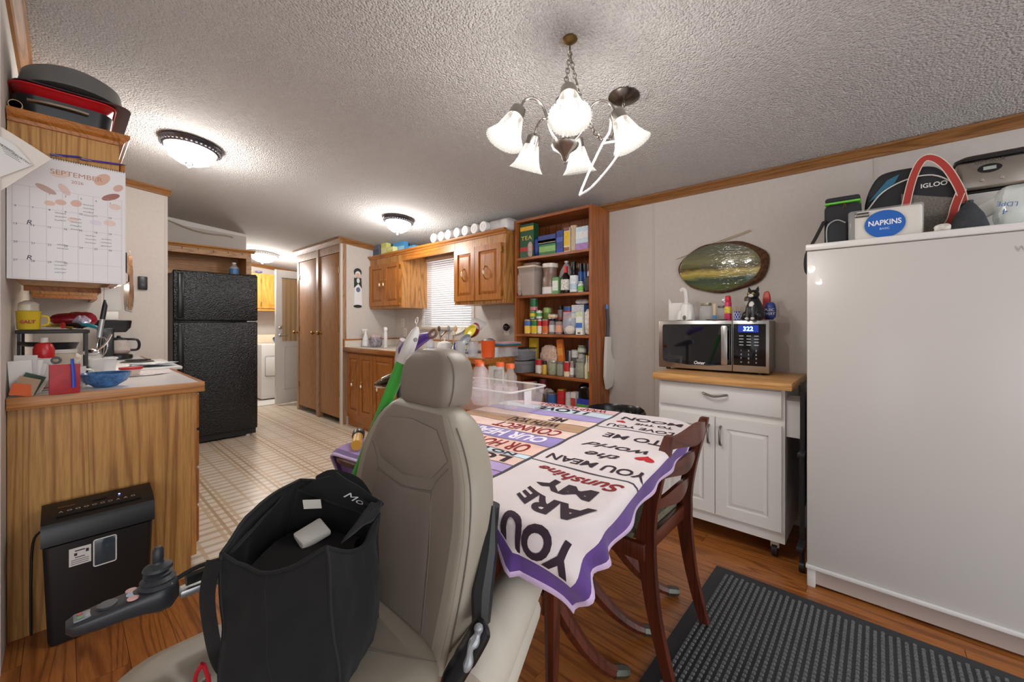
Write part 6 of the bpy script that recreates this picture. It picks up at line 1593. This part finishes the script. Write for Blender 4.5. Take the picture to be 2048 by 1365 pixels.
def strap(pts, par, wd=.0115):
    pts = [Vector(p_) for p_ in catmull(pts, 5)]
    def rib(off0, off1, xo):
        v_ = []; f_ = []
        for i, p_ in enumerate(pts):
            d_ = (pts[min(i+1, len(pts)-1)]-pts[max(i-1, 0)]).normalized(); n_ = Vector((0, -d_.z, d_.y)).normalized()
            for o_, xx in ((off0, xo), (off1, xo), (off1, xo-.003), (off0, xo-.003)): v_.append(p_+n_*o_+Vector((xx, 0, 0)))
        return G().loft([v_[i*4:i*4+4] for i in range(len(pts))])
    s_ = obj('strap', rib(-wd, wd, 0), RS, par, True, 50)
    obj('strap_edge', rib(-wd-.003, -wd, -.0005), M('#e0d6c6', .7), s_, True, 50); obj('strap_edge', rib(wd, wd+.003, -.0005), M('#e0d6c6', .7), s_, True, 50)
strap([(-.012, w_*.25, h*.02), (-.012, w_*.12, h*.5), (-.012, -w_*.02, h*.85), (-.014, -w_*.2, h*1.05), (-.014, -w_*.42, h*1.04), (-.014, -w_*.66, h*.88), (-.014, -w_*.88, h*.6), (-.012, -w_*.95, h*.42)], t)
strap([(-.012, -w_*.92, h*.6), (-.016, -w_*.8, h*.4), (-.016, -w_*.72, h*.22), (-.012, -w_*.5, h*.02)], t)
strap([(.06, w_*.98, h*.5), (.05, w_*1.06, h*.38), (.02, w_*1.04, h*.22), (.0, w_*.9, h*.16)], t, .012)
obj('lettering', txt_at('IGLOO', .026, (-.0045, -w_*.42, h*.72), bold=.0005), M('#e6e4e0', .5), t, False)
# toaster on a carton
x = 2.62; y0, y1, zt = blk(1912, 2100, 306, x); zb_ = P(1960, 386, x=x).z
bxo = thing('cardboard_box', 'white carton under the steel toaster on the freezer', 'box', (x-.01, (y0+y1)/2, zf))
obj('carton', G().rbox(0, .2, -.15, .15, 0, zb_-zf-.002, .003), M('#dcd8d0', .6), bxo)
obj('tape', G().box(.08, .12, -.151, .151, zb_-zf-.002, zb_-zf-.0015), M('#c9b58f', .4), bxo, False)
t = thing('toaster', 'brushed steel toaster with black top on the freezer', 'toaster', (x-.01, (y0+y1)/2, zb_+.001))
w_ = (y1-y0)/2; h = zt-zb_
obj('body', G().rbox(0, .19, -w_, w_, .008, h*.94, .02, 3), M('#aaa49b', .3, 1.0), t)
obj('top', G().loft([rring(-.004+a_, .194-a_, -w_-.004+a_, w_+.004-a_, .03, z_, 4) for a_, z_ in ((0, h*.9), (0, h*.97), (.02, h*1.06), (.05, h*1.08))]), M('#1d1d1f', .35), t)
obj('base', G().rbox(.004, .186, -w_+.004, w_-.004, 0, .008, .003), BLK, t)
obj('display_bezel', G().lathe([(.03, 0), (.03, -.004), (0, -.0045)], n=20, axis='x').xf(TR((-.0005, w_*.25, h*.62)) @ Matrix.Diagonal((1, 1.15, .6, 1))), M('#151517', .3), t)
obj('display', G().box(-.0062, -.005, w_*.25-.018, w_*.25+.018, h*.62-.007, h*.62+.007), M('#aebbae', .3), t, False)
for k in range(2): obj('button', G().lathe([(.007, 0), (.006, -.005), (0, -.0055)], (-.0005, w_*.42-k*.055, h*.32), 12, 'x'), CHROME, t)
obj('lettering', txt_at('GEVALIA', .022, (-.0012, w_*.25, h*.82)), M('#77716a', .3, .8), t, False)
# napkin pack
x = 2.30; y0, y1, zt = blk(1700, 1848, 416, x); w_ = (y1-y0)/2; h = zt-zf
t = thing('napkin_pack', 'plastic-wrapped napkin pack with blue round print on the freezer', 'napkin pack', (x, (y0+y1)/2, zf))
obj('napkins', G().rbox(0, .09, -w_*.97, w_*.86, .002, h, .012, 3), M('#e2ddd2', .8, bmp=.3, bs=60), t)
obj('wrap', crumple(G().rbox(-.004, .094, -w_*1.0, w_*1.06, .001, h+.006, .012, 4), .0025, 22), glass('#f4f4f4', .12, .22), t)
obj('blue_disc', G().prism([(w_*.02+h*.5*math.cos(q), h*.47+h*.45*math.sin(q)) for q in lins(0, 2*PI, 33)[:-1]], -.0075, -.0068, 'x'), M('#1f62b8', .4), t, False)
obj('lettering', txt_at('NAPKINS', .03, (-.0082, w_*.02, h*.52), width=h*.8, bold=.0006), M('#f2f4f8', .5), t, False)
obj('small_print', txt_at('BASIC', .012, (-.0082, w_*.02, h*.32)), M('#cfe0f5', .5), t, False)
obj('brand_panel', G().box(-.0072, -.0065, w_*.45, w_*.85, h*.78, h*.93), M('#3a3530', .5), t, False)
obj('brand_print', txt_at('Essential', .013, (-.008, w_*.65, h*.855), shear=.2), M('#e8e4dc', .5), t, False)
# cone, bag and papers
x = 2.31; y0, y1, zt = blk(1902, 1990, 392, x)
t = thing('fabric_cone', 'dark grey cone-shaped fabric hood on the freezer', 'hood', (x+.08, (y0+y1)/2, zf)); r = (y1-y0)/2; h = zt-zf
obj('cone', G().lathe([(r, 0), (r*.96, h*.2), (r*.72, h*.55), (r*.3, h*.88), (r*.2, h*.92)], n=24), M('#3a3d42', .8, var=.25, vs=40), t)
obj('tip', G().cyl((0, 0, h*.9), r*.22, h*.1, n=14), M('#1f2226', .5), t)
sack('plastic_bag', 'bunched clear plastic bag at right edge of the freezer top', 1993, 2085, 362, 2.38, zf, '#e2e6e2', .14, 51, mat=glass('#e9efeb', .15, .62))
o = bpy.data.objects['plastic_bag.001'] if 'plastic_bag.001' in bpy.data.objects else bpy.data.objects['plastic_bag']
obj('lettering', txt_at('LDPE', .024, (-.012, .03, .09), rot=math.radians(170)).join(txt_at('4', .03, (-.012, .035, .062), rot=math.radians(170))), M('#3a6aa8', .5), o, False)
p = P(1965, 402, x=2.5)
tag(obj('paper_carton', G().rbox(-.03, .03, -.07, .07, 0, .05, .003).xf(TR((2.47, P(1975, 400, x=2.47).y, zf+.07), rx=-.5)), M('#e4e2da', .6)), 'tilted white paper carton behind the grey cone', 'carton')
sack('paper_scrap', 'crumpled white paper between tote and grey cone', 1868, 1905, 446, 2.27, zf, '#e0dcd2', .05, 54, cat='paper')

# ================================================================ LEFT COUNTER CLUTTER
zl = .911
def LC_(u, v_): return P(u, v_, z=zl)
# calendar on the end of the wall cabinet
yc = CY2-.0045
cal = thing('wall_calendar', 'spiral wall calendar showing September hung on the cabinet end', 'calendar', (0, 0, 0))
def CP(u, v_): q = P(u, v_, y=yc); return q.x, q.z
xl, zt = CP(13, 316); xr, zt2 = CP(250, 330); _, zb1 = CP(130, 563)
zt_ = CP(130, 322)[1]; x0c, x1c = CP(13, 450)[0], CP(251, 450)[0]
obj('page', G().box(x0c, x1c, yc-.001, yc+.003, zb1, zt_), M('#e9e6e6', .6), cal, False)
cw = x1c-x0c; chh = zt_-zb1
def cq(a, b_): return x0c+cw*a, zb1+chh*b_
yp = yc-.0014
def ptxt(s, size, a, b_, c, width=None, par=cal, nm='lettering', bold=0, shear=0, rot=0):
    xx, zz = cq(a, b_); return obj(nm, txt_at(s, size, (xx, yp-.0003, zz), 'y', width, bold, shear, rot), M(c, .6), par, False)
ptxt('SEPTEMBER', .026, .56, .895, '#c08a72', cw*.45); ptxt('2026', .017, .56, .835, '#c08a72')
g = G()
for r_i in range(6): _, zz = cq(0, .72-.142*r_i if r_i else .74); g.box(x0c+cw*.03, x1c-cw*.03, yp-.0002, yp, max(zz, zb1+.002), max(zz, zb1+.002)+.0007)
for c_i in range(8): xx, _ = cq(.04+.1315*c_i, 0); g.box(xx, xx+.0007, yp-.0002, yp, zb1+.004, zb1+chh*.74)
obj('ruled_grid', g, M('#b9b3b6', .6), cal, False)['kind'] = 'stuff'
g = G()
for d_ in range(1, 31):
    k = d_+1; r_i, c_i = divmod(k, 7)
    xx, zz = cq(.065+.1315*c_i, .705-.142*r_i+(.012 if r_i else .0)); g.join(txt_at(str(d_), .0105, (xx, yp-.0003, zz), 'y'))
obj('date_numbers', g, M('#55525a', .6), cal, False)['kind'] = 'stuff'
g = G()
for a_, b_ in ((.17, .455), (.17, .175)): xx, zz = cq(a_, b_); g.join(txt_at('R', .024, (xx, yp-.0003, zz), 'y', shear=.2))
random.seed(3)
for a_, b_, n_ in ((.66, .66, 4), (.42, .56, 3), (.55, .53, 4), (.68, .4, 3), (.82, .385, 3), (.44, .3, 2), (.42, .16, 4)):
    for q in range(n_):
        xx, zz = cq(a_, b_-.03*q); pts = [(xx-.016+.002*i+random.uniform(-.001, .001), yp-.0004, zz+.002*math.sin(i*2.1+q)+random.uniform(-.001, .001)) for i in range(16)]
        g.join(G().tube(pts, .0005, 4))
obj('handwriting', g, M('#3c3a48', .6), cal, False)['kind'] = 'stuff'
leaves = [(.3, .74, .05, .018, '#c9a79c', -.5), (.86, .76, .05, .02, '#a8736b', .5), (.45, .76, .04, .02, '#e3c7bb', -1.0), (.78, .9, .05, .03, '#dcb49e', .9), (.9, .68, .03, .02, '#e6cdc2', 0), (.42, .65, .025, .018, '#e0b9a8', 0), (.33, .63, .024, .016, '#e3c2b3', 0), (.55, .66, .026, .022, '#dfb6a6', .3), (.52, .52, .025, .015, '#ead3c9', 0), (.85, .53, .03, .02, '#eacfc4', 0), (.72, .52, .03, .018, '#e2dae4', 0), (.93, .85, .03, .02, '#d9b0a2', .8), (.42, .88, .04, .022, '#e9d3c8', .2)]
for i, (a_, b_, ra, rb_, c, rt_) in enumerate(leaves):
    xx, zz = cq(a_, b_)
    pts = [(xx+ra*math.cos(q)*math.cos(rt_)*.6-rb_*math.sin(q)*math.sin(rt_)*.6, zz+ra*math.cos(q)*math.sin(rt_)*.6+rb_*math.sin(q)*math.cos(rt_)*.6) for q in lins(0, 2*PI, 17)[:-1]]
    obj('leaf_print', G().prism(pts, yp-.00012-.000006*i, yp+.0001, 'y'), M(c, .7), cal, False)
g = G()
for k in range(34):
    xx = x0c+cw*(.3+.68*k/33); g.tube([(xx, yc-.002+.004*math.cos(q), zt_+.004*math.sin(q)) for q in lins(0, 2*PI, 9)[:-1]], .0007, 4, True)
obj('spiral', g, M('#2b2b2e', .4), cal)['kind'] = 'stuff'
for k, (a_, b_, c, lb) in enumerate((((100, 309), (165, 315), '#2a2f9a', 'blue pen tucked along the calendar spiral'), ((160, 318), (252, 331), '#4a2a9a', 'long purple pen tucked along the calendar spiral'))):
    A_ = P(*a_, y=yc-.008); B_ = P(*b_, y=yc-.008)
    t = thing('pen', lb, 'pen', tuple(A_)); d_ = B_-A_
    obj('barrel', G().tube([(0, 0, 0), d_*.85], .0038, 8), M(c, .3), t); obj('tip', G().tube([d_*.85, d_], [.0036, .0008], 8), M('#1d1d2a', .3), t)
    obj('pocket_clip', G().box(0, .03, -.006, -.0045, -.001, .001).xf(TR(tuple(d_*.02))), M('#9a9aa8', .3, .8), t, False)
# pans on top of that cabinet
zp = 1.972
t = thing('electric_griddle', 'black electric skillet with steel trim on top of the left wall cabinet', 'skillet', (.02, 2.56, zp))
obj('pan', G().loft([rring(-.15+a_, .125-a_, -.16+a_, .2-a_, .06, z_, 5) for a_, z_ in ((.03, 0), (.008, .02), (0, .085))]), M('#141519', .3), t)
obj('steel_band', G().tube(catmull([(-.11, -.152, .062), (-.06, -.168, .063), (0, -.172, .063), (.05, -.165, .062)], 4), .008, 6, flat=1.0), M('#b5aa98', .3, 1.0), t)
t = thing('red_bakeware', 'red ovenware dish resting on the black skillet', 'dish', (.0, 2.53, zp+.088))
obj('dish', G().loft([rring(-.135+a_, .15-a_, -.14+a_, .2-a_, .05, z_, 5) for a_, z_ in ((.03, 0), (0, .032))]), M('#b3141c', .35), t)
obj('rim', G().tube(rring(-.137, .152, -.142, .202, .05, .032), .004, 6, True), M('#c91820', .35), t)
t = thing('baking_sheet', 'dark ridged baking sheet over the red dish', 'baking sheet', (.03, 2.55, zp+.126)); 
obj('sheet', G().loft([rring(-.16+a_, .17-a_, -.17+a_, .21-a_, .05, z_, 5) for a_, z_ in ((0, 0), (0, .004), (.025, .018))]), M('#4a3034', .35, .3), t)
t = thing('roaster_lid', 'large grey oval roaster lid on top of the pan pile', 'lid', (.03, 2.58, zp+.147))
def el(a_, b_, z_): return [(a_*math.cos(q), b_*math.sin(q), z_) for q in lins(0, 2*PI, 37)[:-1]]
obj('lid', G().loft([el(.168, .22, 0), el(.168, .22, .006), el(.155, .205, .03), el(.148, .195, .075), el(.125, .17, .09), el(.06, .09, .095)]), M('#6d6d6b', .4, .2), t)
p = P(20, 195, y=2.36)
tag(obj('paper_tube', G().lathe([(.016, -.05), (.018, -.05), (.018, .05), (.016, .05), (.016, -.05)], (WL+.022, 2.42, zp+.02), 16, 'y'), M('#d9c08f', .7)), 'tan cardboard tube at the left end of the cabinet top', 'tube')
# envelopes in a wall pocket
t = thing('paper_sheaf', 'sheaf of white envelopes and letters jutting beside the calendar', 'papers', (0, 0, 0))
yy = 2.19
for k, (poly, c) in enumerate((([(-20, 240), (45, 280), (104, 318), (60, 345), (-20, 395)], '#e2d9cf'), ([(-20, 262), (30, 290), (66, 330), (-20, 362)], '#dfdcd8'))):
    pp = [P(u, v_, y=yy-.012*k) for u, v_ in poly]
    obj('sheet', G().prism([(q.x, q.z) for q in pp], yy-.012*k, yy-.012*k+.003, 'y'), M(c, .7), t, False)
g = G()
for k, (u, v_, s_) in enumerate(((6, 292, 'IMPORTANT'), (44, 318, 'IMPORTANT'))):
    q = P(u, v_, y=yy-.0125); g.join(txt_at(s_, .009, (q.x, yy-.0126, q.z), 'y', rot=-.6))
for k in range(5):
    q = P(14+k*3, 296+k*5, y=yy-.0125); g.join(G().box(-.02, .02, -.0003, 0, -.0005, .0005).xf(TR((q.x, yy-.0124, q.z), ry=.55)))
obj('print', g, M('#3a3a3c', .6), t, False)['kind'] = 'stuff'
# counter things (pixel of the foot -> place on the counter)
p = LC_(88, 778)
t = thing('spray_canister', 'red and grey aerosol canister on the left counter', 'canister', (LC_(88, 779).x, LC_(88, 779).y, zl))
obj('can', G().lathe([(.028, 0), (.03, .003), (.03, .128), (.029, .132)], n=22), M('#d4cfc8', .35), t)
obj('red_shoulder', G().lathe([(.03, .1285), (.0305, .13), (.0305, .165), (.024, .185), (.014, .192)], n=22), M('#c41f24', .3), t)
obj('red_panel', G().shell([(.0304, .004), (.0304, .07)], n=22), M('#a82420', .4), t); obj('info_panel', G().box(-.012, .028, -.0308, -.0303, .01, .115).xf(TR((.0, 0, 0))), M('#9a958c', .5, var=.3, vs=120), t, False)
obj('orange_panel', G().shell([(.0305, .07), (.0305, .12)], n=22), M('#d98a2a', .4), t)
obj('nozzle', G().lathe([(.013, .19), (.013, .2), (.011, .212), (0, .214)], n=14), M('#d5d2cc', .35), t)
t = thing('red_notebook', 'small worn red notebook with blue pen standing on the counter', 'notebook', (LC_(130, 788).x, LC_(130, 788).y, zl), math.radians(4)); t.scale = (1.25, 1.25, 1.3)
obj('cover', G().rbox(-.033, .032, -.006, .006, 0, .088, .002), M('#a8232a', .5, var=.2, vs=40), t)
obj('pages', G().box(-.03, .031, -.0045, .0045, .0005, .0882), M('#e4ddd0', .7), t, False)
obj('pen', G().tube([(.018, -.009, .018), (.017, -.009, .06), (.014, -.009, .103)], [.005, .0046, .0038], 8), M('#2447b8', .3), t)
obj('clip_ring', G().tube([(-.018+.009*math.cos(q), -.002, .1+.008*math.sin(q)) for q in lins(0, 2*PI, 13)[:-1]], .003, 6, True), M('#3a3a3c', .4), t)
t = thing('ceramic_bowl', 'blue streaked ceramic bowl near the front of the left counter', 'bowl', (LC_(212, 773).x, LC_(212, 773).y+.01, zl)); t.scale = (1.28, 1.28, 1.15)
obj('bowl', G().lathe([(.03, 0), (.033, .004), (.052, .018), (.062, .043), (.064, .05), (.061, .05), (.049, .022), (.03, .008), (0, .008)], n=32), M('#3f6ea3', .25, var=.5, vs=70), t)
t = thing('food_tub', 'small clear tub with red lid on the left counter', 'tub', (LC_(262, 752).x, LC_(262, 752).y, zl))
obj('tub', G().lathe([(.032, 0), (.042, .036), (.04, .036), (.03, .003), (0, .003)], n=22), glass('#eddcd0', .1, .5), t)
obj('lid', G().lathe([(.046, .034), (.047, .037), (.047, .045), (.03, .046), (0, .046)], n=22), M('#c0262c', .35), t)
def mail(name, label, x, y, n_, cset, tilt, h=.11):
    t = thing(name, label, 'papers', (x, y, zl))
    for k in range(n_):
        obj('sheet', G().box(-.028, .03, -.0006, .0006, 0, h+random.uniform(-.02, .02)).xf(TR((k*.003, k*.012, .002), ry=tilt+k*.09, rz=random.uniform(-.3, .3))), M(cset[k % len(cset)], .6), t, False)
    return t
random.seed(11)
mail('mail_stack', 'fan of white mail standing at the left wall', WL+.036, 2.40, 6, ['#e2dfda', '#cfccc8', '#e9e6e0'], -.05, .13)
mail('flyer_stack', 'folded orange and tan flyers at the counter edge', WL+.033, 2.362, 4, ['#d9622a', '#b59b80', '#3f5a46', '#c9b8a0'], .25, .06)
t = thing('salt_jar', 'yellow salt shaker jug on the cluttered shelf of the left counter', 'shaker', (P(57, 655, y=2.62).x, 2.62, 1.156)); t.scale = (1.15, 1.15, 1.15)
YS = M('#e2c231', .35)
obj('jug', G().lathe([(.026, 0), (.028, .004), (.03, .062), (.032, .066), (.026, .068)], n=20), YS, t)
obj('collar', G().shell([(.026, .068), (.025, .09)], n=20), glass('#f2ead0', .1, .5), t)
obj('lid', G().lathe([(.027, .09), (.02, .098), (.008, .105), (0, .105)], n=18), M('#e4e0d6', .4), t)
obj('handle', G().tube(catmull([(.03, 0, .05), (.046, 0, .045), (.046, 0, .02), (.03, 0, .014)], 4), .004, 7), YS, t)
obj('lettering', txt_at('SALT', .016, (0, -.0306, .028), 'y', bold=.0008), M('#b03a24', .5), t, False)
t = thing('counter_shelf', 'low dark riser on the left counter under the clutter', 'shelf', (-.06, 2.72, zl))
obj('board', G().rbox(-.07, .14, -.14, .14, .228, .243, .003), M('#2a2826', .5), t)
for a_ in (-.06, .13):
    for b_ in (-.13, .13): obj('leg', G().box(a_-.005, a_+.005, b_-.005, b_+.005, 0, .228), M('#2a2826', .5), t, False)
for k, (x, y, z_, r, c, lb) in enumerate(((-.08, 2.55, zl, .03, '#e4e2de', 'white mug at the left wall'), (-.085, 2.5, zl+.05, .026, '#ddd6cc', 'second pale mug stacked near the wall'))):
    pass
t = thing('stacked_mug', 'pale mug standing near the left wall', 'mug', (-.095, 2.5, zl+.0))
obj('cup', G().lathe([(.024, 0), (.028, .004), (.028, .13), (.026, .13), (.024, .01), (0, .01)], n=20), M('#e4dfd6', .35), t)
obj('handle', G().tube(catmull([(.028, 0, .11), (.045, 0, .1), (.045, 0, .07), (.028, 0, .06)], 4), .004, 7), M('#e4dfd6', .35), t)
for k, (x, y, c, lb, z_) in enumerate(((.0, 2.68, '#c8282c', 'red-handled utensil lying on the clutter shelf', 1.166), (.03, 2.66, '#1c1c1e', 'black-handled utensil lying on the clutter shelf', 1.164), (.06, 2.7, '#2f8f9a', 'teal-handled tool lying on the clutter shelf', 1.162), (-.02, 2.74, '#caa23a', 'yellow-handled tool lying on the clutter shelf', 1.16))):
    t = thing('kitchen_tool', lb, 'tool', (x, y, z_), .6*k, 'tools on the clutter shelf')
    obj('handle', G().tube([(0, -.05, 0), (0, -.02, .012), (0, .03, .012)], [.007, .009, .007], 9), M(c, .35), t)
    obj('blade', G().rbox(-.01, .01, .03, .1, .01, .014, .002), STEEL, t)
sack('candy_bag', 'shiny dark red candy bag on the clutter shelf', 118, 170, 627, .0, 0, '#8f1424', .1, 61) if False else None
o = tag(obj('candy_bag', crumple(G().sph((.03, 2.8, 1.2), .08, .05, .036), .016, 18), M('#8f1a2a', .2, var=.5, vs=20)), 'shiny dark red candy bag on the clutter shelf', 'bag')
o = tag(obj('foil_wrapper', crumple(G().sph((.06, 2.72, 1.195), .026, .02, .02), .012, 40), M('#cfc3d8', .25, .3, var=.4, vs=60)), 'crumpled silver and pink wrapper beside the candy bag', 'wrapper')
t = thing('flour_bag', 'white soft package standing behind the blue bowl', 'package', (LC_(180, 745).x, LC_(180, 745).y, zl)); t.scale = (.8, .8, 1)
obj('pack', crumple(G().rbox(-.05, .06, -.04, .04, .001, .1, .015, 3), .006, 22), M('#e2e0dc', .6), t)
obj('stripe', G().rbox(-.051, .056, -.0435, -.04, .022, .036, .001), M('#1c1d22', .5), t)
t = thing('dome_lid', 'round white dome lid with chrome edge among the clutter', 'lid', (LC_(142, 757).x, LC_(142, 757).y, zl))
obj('stand', G().cyl((0, 0, 0), .026, .09, n=18), M('#cfccc6', .4), t)
obj('dome', G().sph((0, 0, .1), .036, .036, .028), M('#ded9cc', .35), t)
obj('ring', G().tube([(.014*math.cos(q), -.036, .1+.014*math.sin(q)) for q in lins(0, 2*PI, 15)[:-1]], .004, 6, True), CHROME, t)
t = thing('plastic_tub', 'square white translucent tub behind the package', 'tub', (.13, 2.83, zl))
obj('tub', G().loft([rring(-.05+a_, .05-a_, -.05+a_, .05-a_, .012, z_, 4) for a_, z_ in ((.01, 0), (0, .1))], cap1=False), glass('#e9e9e6', .2, .6), t)
obj('rim', G().tube(rring(-.052, .052, -.052, .052, .012, .1), .003, 6, True), WHT, t)
t = thing('whisk', 'steel whisk standing in the white tub', 'whisk', (.13, 2.83, zl+.005))
for k in range(5):
    a_ = k*PI/5; obj('wire', G().tube(catmull([(0, 0, .1), (.02*math.cos(a_), .02*math.sin(a_), .14), (.018*math.cos(a_), .018*math.sin(a_), .18), (0, 0, .2), (-.018*math.cos(a_), -.018*math.sin(a_), .18), (-.02*math.cos(a_), -.02*math.sin(a_), .14), (0, 0, .1)], 3), .001, 4), CHROME, t)
obj('handle', G().tube([(0, 0, 0), (0, 0, .1)], .007, 8), CHROME, t)
# coffee maker near the stub wall
pq = P(238, 700, y=4.4)
t = thing('coffee_maker', 'black drip coffee maker with glass carafe near the stub wall', 'coffee maker', (.30, 4.32, zl))
CM = M('#15171c', .3)
xL, xR = P(187, 650, y=4.32).x-.30, P(262, 650, y=4.32).x-.30
cwid = (xR-xL)
obj('tower', G().rbox(xL+.02, xL+.02+cwid*.42, -.09, .09, 0, .24, .012, 2), CM, t)
obj('base', G().lathe([(.085, 0), (.09, .008), (.088, .03), (.075, .036), (0, .036)], (xL+cwid*.62, 0, 0), 24), CM, t)
obj('brew_head', G().loft([rring(xL+.0+a_, xR-.0-a_, -.095+a_, .095-a_, .03, z_, 4) for a_, z_ in ((.03, .205), (.006, .24), (0, .29), (.004, .295))]), CM, t)
cx_ = xL+cwid*.66
obj('carafe', G().shell([(.055, .037), (.068, .05), (.072, .085), (.062, .125), (.05, .145)], (cx_, 0, 0), 24), glass('#e9d9d4', .04, .3), t)
obj('coffee', G().lathe([(.052, .039), (.064, .05), (.066, .062), (0, .062)], (cx_, 0, 0), 24), M('#6a4238', .3), t)
obj('carafe_lid', G().lathe([(.052, .145), (.05, .158), (.012, .166), (.01, .178), (0, .178)], (cx_, 0, 0), 20), CM, t)
obj('carafe_handle', G().tube(catmull([(cx_+.05, -.01, .15), (cx_+.1, -.02, .145), (cx_+.115, -.02, .11), (cx_+.105, -.02, .07), (cx_+.065, -.01, .065)], 4), .009, 8), CM, t)
obj('filter_pack', G().rbox(xL+.05, xL+.13, -.06, .06, .297, .36, .006), M('#dfdcd8', .6), t)
# things hanging at the front of the wall cabinets
t = thing('cutting_board', 'long oval wooden paddle board hanging from wall cabinet front', 'board', (CXR+.105, 3.25, 1.27))
obj('board', G().prism([(.07*math.cos(q)*(1 if math.sin(q) < .5 else .8), .15+.16*math.sin(q)) for q in lins(0, 2*PI, 29)[:-1]], -.008, .008, 'x'), wood('#b98f68', '#8f6642', 'z', 12), t, True, 30)
obj('loop', G().tube([(0, .012*math.cos(q), .32+.014*math.sin(q)) for q in lins(0, 2*PI, 13)[:-1]], .002, 5, True), M('#d9cdb5', .7), t)
t = thing('hanging_pan', 'steel frying pan hanging from wall cabinet front', 'pan', (CXR+.1, 3.45, 1.24))
obj('pan', G().lathe([(.1, 0), (.11, .03), (.106, .03), (.096, .004), (0, .004)], (0, 0, .12), 26, 'x'), M('#b5b2ae', .25, 1.0), t)
obj('handle', G().rbox(.0, .008, -.012, .012, .22, .38, .004), BLK, t)
t = thing('thermostat', 'small black wall thermostat on the stub wall', 'thermostat', (.475, SY-.001, P(285, 568, y=SY).z-.05))
t.location.x = P(285, 568, y=SY).x
obj('body', G().rbox(-.03, .03, -.024, 0, 0, .11, .006), M('#1a1a1c', .35), t); obj('dial', G().cyl((0, -.024, .04), .012, -.006, 'y', 12), M('#3a3a3d', .4), t)
t = thing('marker', 'black and silver marker dangling on a string beneath the wall cabinets', 'marker', (.12, 2.52, 1.12))
obj('string', G().tube([(0, 0, .16), (.002, 0, .245)], .0012, 5), M('#b98a5a', .7), t)
obj('barrel', G().tube([(-.014, 0, 0), (-.004, 0, .08)], .0085, 10), M('#a9a9a8', .35, .5), t); obj('cap', G().tube([(-.004, 0, .08), (.004, 0, .14), (.003, 0, .165)], [.0092, .0088, .003], 10), BLK, t)
t = thing('memo_paper', 'white note paper hanging behind the marker', 'paper', (.145, 2.6, 1.244))
obj('sheet', crumple(G().grid(lambda a_, b_: (a_, .004*math.sin(a_*60), b_), lins(-.03, .035, 8), lins(0, .1, 8)), .003, 20), M('#e4e0d8', .7), t)
obj('pin', G().sph((0, -.002, .1), .004), M('#c0262c', .3), t)
t = thing('magazine_stack', 'blue printed flyers lying on the far cooktop edge', 'papers', (.36, 3.28, .934))
for k in range(3): obj('sheet', G().box(-.09, .09, -.07, .07, k*.0022, k*.0022+.0016).xf(TR((.01*k, .012*k, 0), rz=.3*k)), M(['#aeb9c9', '#6f8098', '#d4d6da'][k], .5, var=.5, vs=30), t, False)

# more of the jumble between the riser and the counter
t = thing('frying_pan', 'black skillet handle poking from under the riser', 'pan', (-.03, 2.66, zl+.16))
obj('pan', G().lathe([(.05, 0), (.06, .025), (.057, .025), (.047, .004), (0, .004)], (.02, .02, 0), 22), BLK, t)
obj('handle', G().tube([(-.03, -.0, .02), (-.07, -.06, .024), (-.085, -.11, .03)], [.009, .01, .008], 8), BLK, t)
t = thing('storage_tin', 'beige storage tub supporting the black skillet', 'tub', (-.02, 2.69, zl))
obj('tub', G().loft([rring(-.06+a_, .06-a_, -.06+a_, .06-a_, .02, z_, 4) for a_, z_ in ((.008, .001), (0, .14))]), M('#cdbfa8', .5), t)
obj('lid', G().loft([rring(-.063, .063, -.063, .063, .02, z_, 4) for z_ in (.141, .157)]), M('#e0d9cc', .4), t)
t = thing('soup_mug', 'white mug wedged under the riser', 'mug', (.03, 2.56, zl))
obj('cup', G().lathe([(.03, 0), (.036, .006), (.038, .085), (.035, .085), (.03, .01), (0, .01)], n=22), M('#e6e3dd', .3), t)
obj('handle', G().tube(catmull([(.037, 0, .07), (.058, 0, .062), (.058, 0, .03), (.036, 0, .022)], 4), .0045, 7), M('#e6e3dd', .3), t)
t = thing('ladle', 'shiny steel ladle resting over the white tub', 'ladle', (.09, 2.72, zl+.115))
obj('bowl', G().sph((0, 0, .02), .03, .03, .016, 16, 8), CHROME, t)
obj('handle', G().tube(catmull([(.02, .01, .03), (.05, .05, .06), (.07, .09, .1)], 4), .005, 7), CHROME, t)
t = thing('receipt_papers', 'white receipt papers lying flat on the left counter', 'papers', (.28, 2.9, zl))
for k in range(3): obj('sheet', G().box(-.05, .05, -.07, .07, k*.0015, k*.0015+.001).xf(TR((.02*k, .01*k, 0), rz=.4*k)), M(['#e9e6e6', '#f0eeee', '#e4d6d8'][k], .6), t, False)
